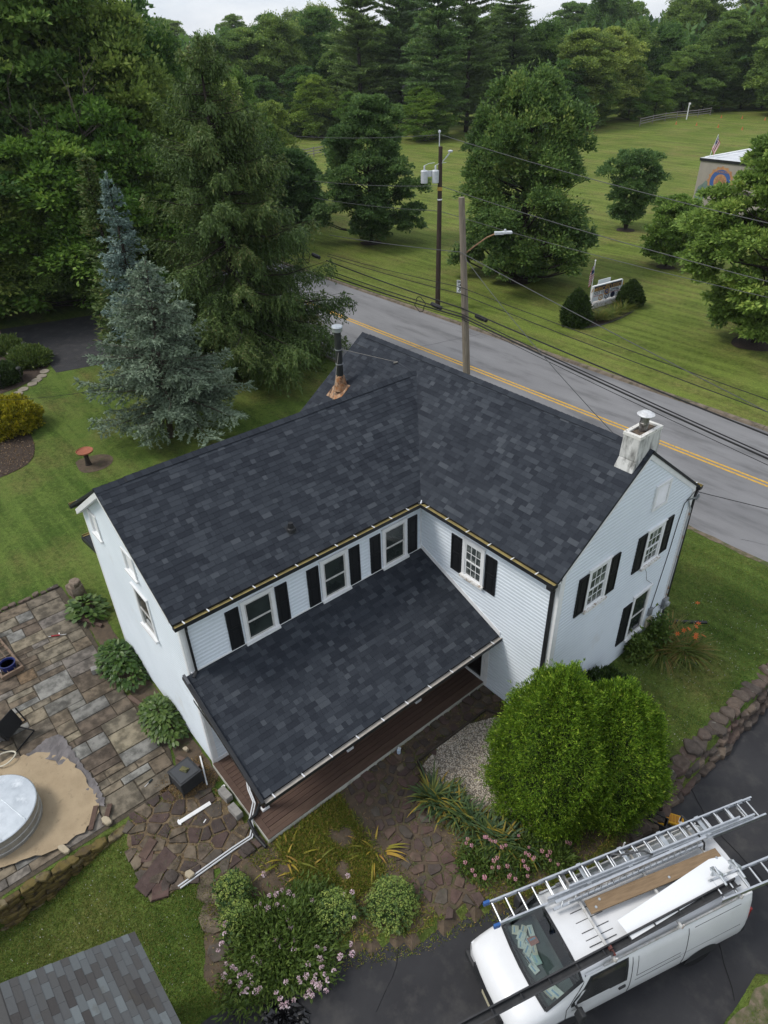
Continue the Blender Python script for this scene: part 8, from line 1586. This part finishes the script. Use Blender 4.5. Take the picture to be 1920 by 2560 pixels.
# crumpled black bag on the drive
p = at(712, 2550, -.318); g = np.random.default_rng(4); nu, nv = 26, 14; V = []
for j in range(nv + 1):
    ph_ = j / nv * math.pi / 2
    for i in range(nu):
        a = i / nu * 2 * math.pi; k = 1 + .16 * math.sin(a * 5 + j) + .12 * math.sin(a * 9 - j * 1.7) + .05 * g.normal(); V.append((.46 * math.cos(ph_) * math.cos(a) * k, .30 * math.cos(ph_) * math.sin(a) * k, .16 * math.sin(ph_) * (1 + .3 * math.sin(a * 7 + j * 2))))
F = [(j * nu + i, j * nu + (i + 1) % nu, (j + 1) * nu + (i + 1) % nu, (j + 1) * nu + i) for j in range(nv) for i in range(nu)]; mb = MB(); mb.add(V, F); o = mb.build('rubbish_bag', M('black_bin_liner', (.008, .008, .009), None, rough=.22, spec=.6), None, p); o.rotation_euler = (0, 0, .9); tag(o, 'crumpled black rubbish bag on the driveway at the bottom edge', 'bag')
mb = MB(); mb.tube([at(1585, 1916, -.30), at(1592, 1908, -.28), at(1600, 1902, -.30)], .03, 6); tag(mb.build('yellow_scrap', YEL2), 'small yellow scrap on the driveway by the stone wall', 'scrap')
# ================================================================ SHED at the lower left
shed = empty('garden_shed', (5.4, -13.2, -.4), 0, 'small shed with weathered grey shingle roof at the lower left corner', 'shed'); SX0, SX1, SY, SZ, SK = 3.94, 6.9, -11.17, 2.2, .58
off = Vector((-5.4, 13.2, .4)); mb = MB(); mb.box(SX0 + .2, SX1 - .2, -15.2, SY - .25, -1.2, 2.05); mb.v = [tuple(Vector(v) + off) for v in mb.v]; mb.build('wall', M('shed_siding', (.30, .27, .22), (.24, .21, .18), 3, .85), shed)
mb = MB(); Lh = 2.1; slab4(mb, [(SX1, SY, SZ), (SX0, SY, SZ), (SX0, SY - Lh, SZ + SK * Lh), (SX1, SY - Lh, SZ + SK * Lh)], .05); slab4(mb, [(SX0, SY - 2 * Lh, SZ), (SX1, SY - 2 * Lh, SZ), (SX1, SY - Lh, SZ + SK * Lh), (SX0, SY - Lh, SZ + SK * Lh)], .05); mb.v = [tuple(Vector(v) + off) for v in mb.v]; sroof = mb.build('roof', M('shed_roof_deck', (.06, .06, .06), None, rough=.9), shed)
OLDSH = M('weathered_shingle', (.12, .125, .13), None, ramp=[(.062, .058, .056), (.082, .080, .078), (.100, .104, .106), (.125, .138, .142), (.165, .185, .190)], rough=.95, bump=.25, bscale=150, stain=((.085, .075, .06), 2, .58, .8))
sv_ = Vector((0, -1, SK)).normalized(); nv_ = Vector((0, SK, 1)).normalized(); e_ = .143; row = 0; rr = random.Random(44); Ls = math.hypot(Lh, SK * Lh); cnt = 0
while row * e_ < Ls - .05:
    x = SX0 - (.152 if row % 2 else .0) - .01; s0, s1 = row * e_, min(Ls, row * e_ + e_ + .012)
    while x < SX1:
        a0, a1 = max(x, SX0 - .015), min(x + .300, SX1)
        if a1 - a0 > .02:
            O_ = Vector((0, SY + .02, SZ)); P_ = [O_ + Vector((q, 0, 0)) + sv_ * s for q, s in ((a0, s0), (a1, s0), (a1, s1), (a0, s1))]; mb = MB(); mb.rnd = min(1, max(0, rr.gauss(.45, .27))); mb.add([p_ + nv_ * .002 + off for p_ in P_] + [P_[0] + nv_ * .014 + off, P_[1] + nv_ * .014 + off, P_[2] + nv_ * .006 + off, P_[3] + nv_ * .006 + off], QF)
            vis = pix(P_[0])[1] < 2700 and pix(P_[0])[0] > -200
            if vis and cnt < 300: mb.build('shingle', OLDSH, sroof); cnt += 1
        x += .304
    row += 1
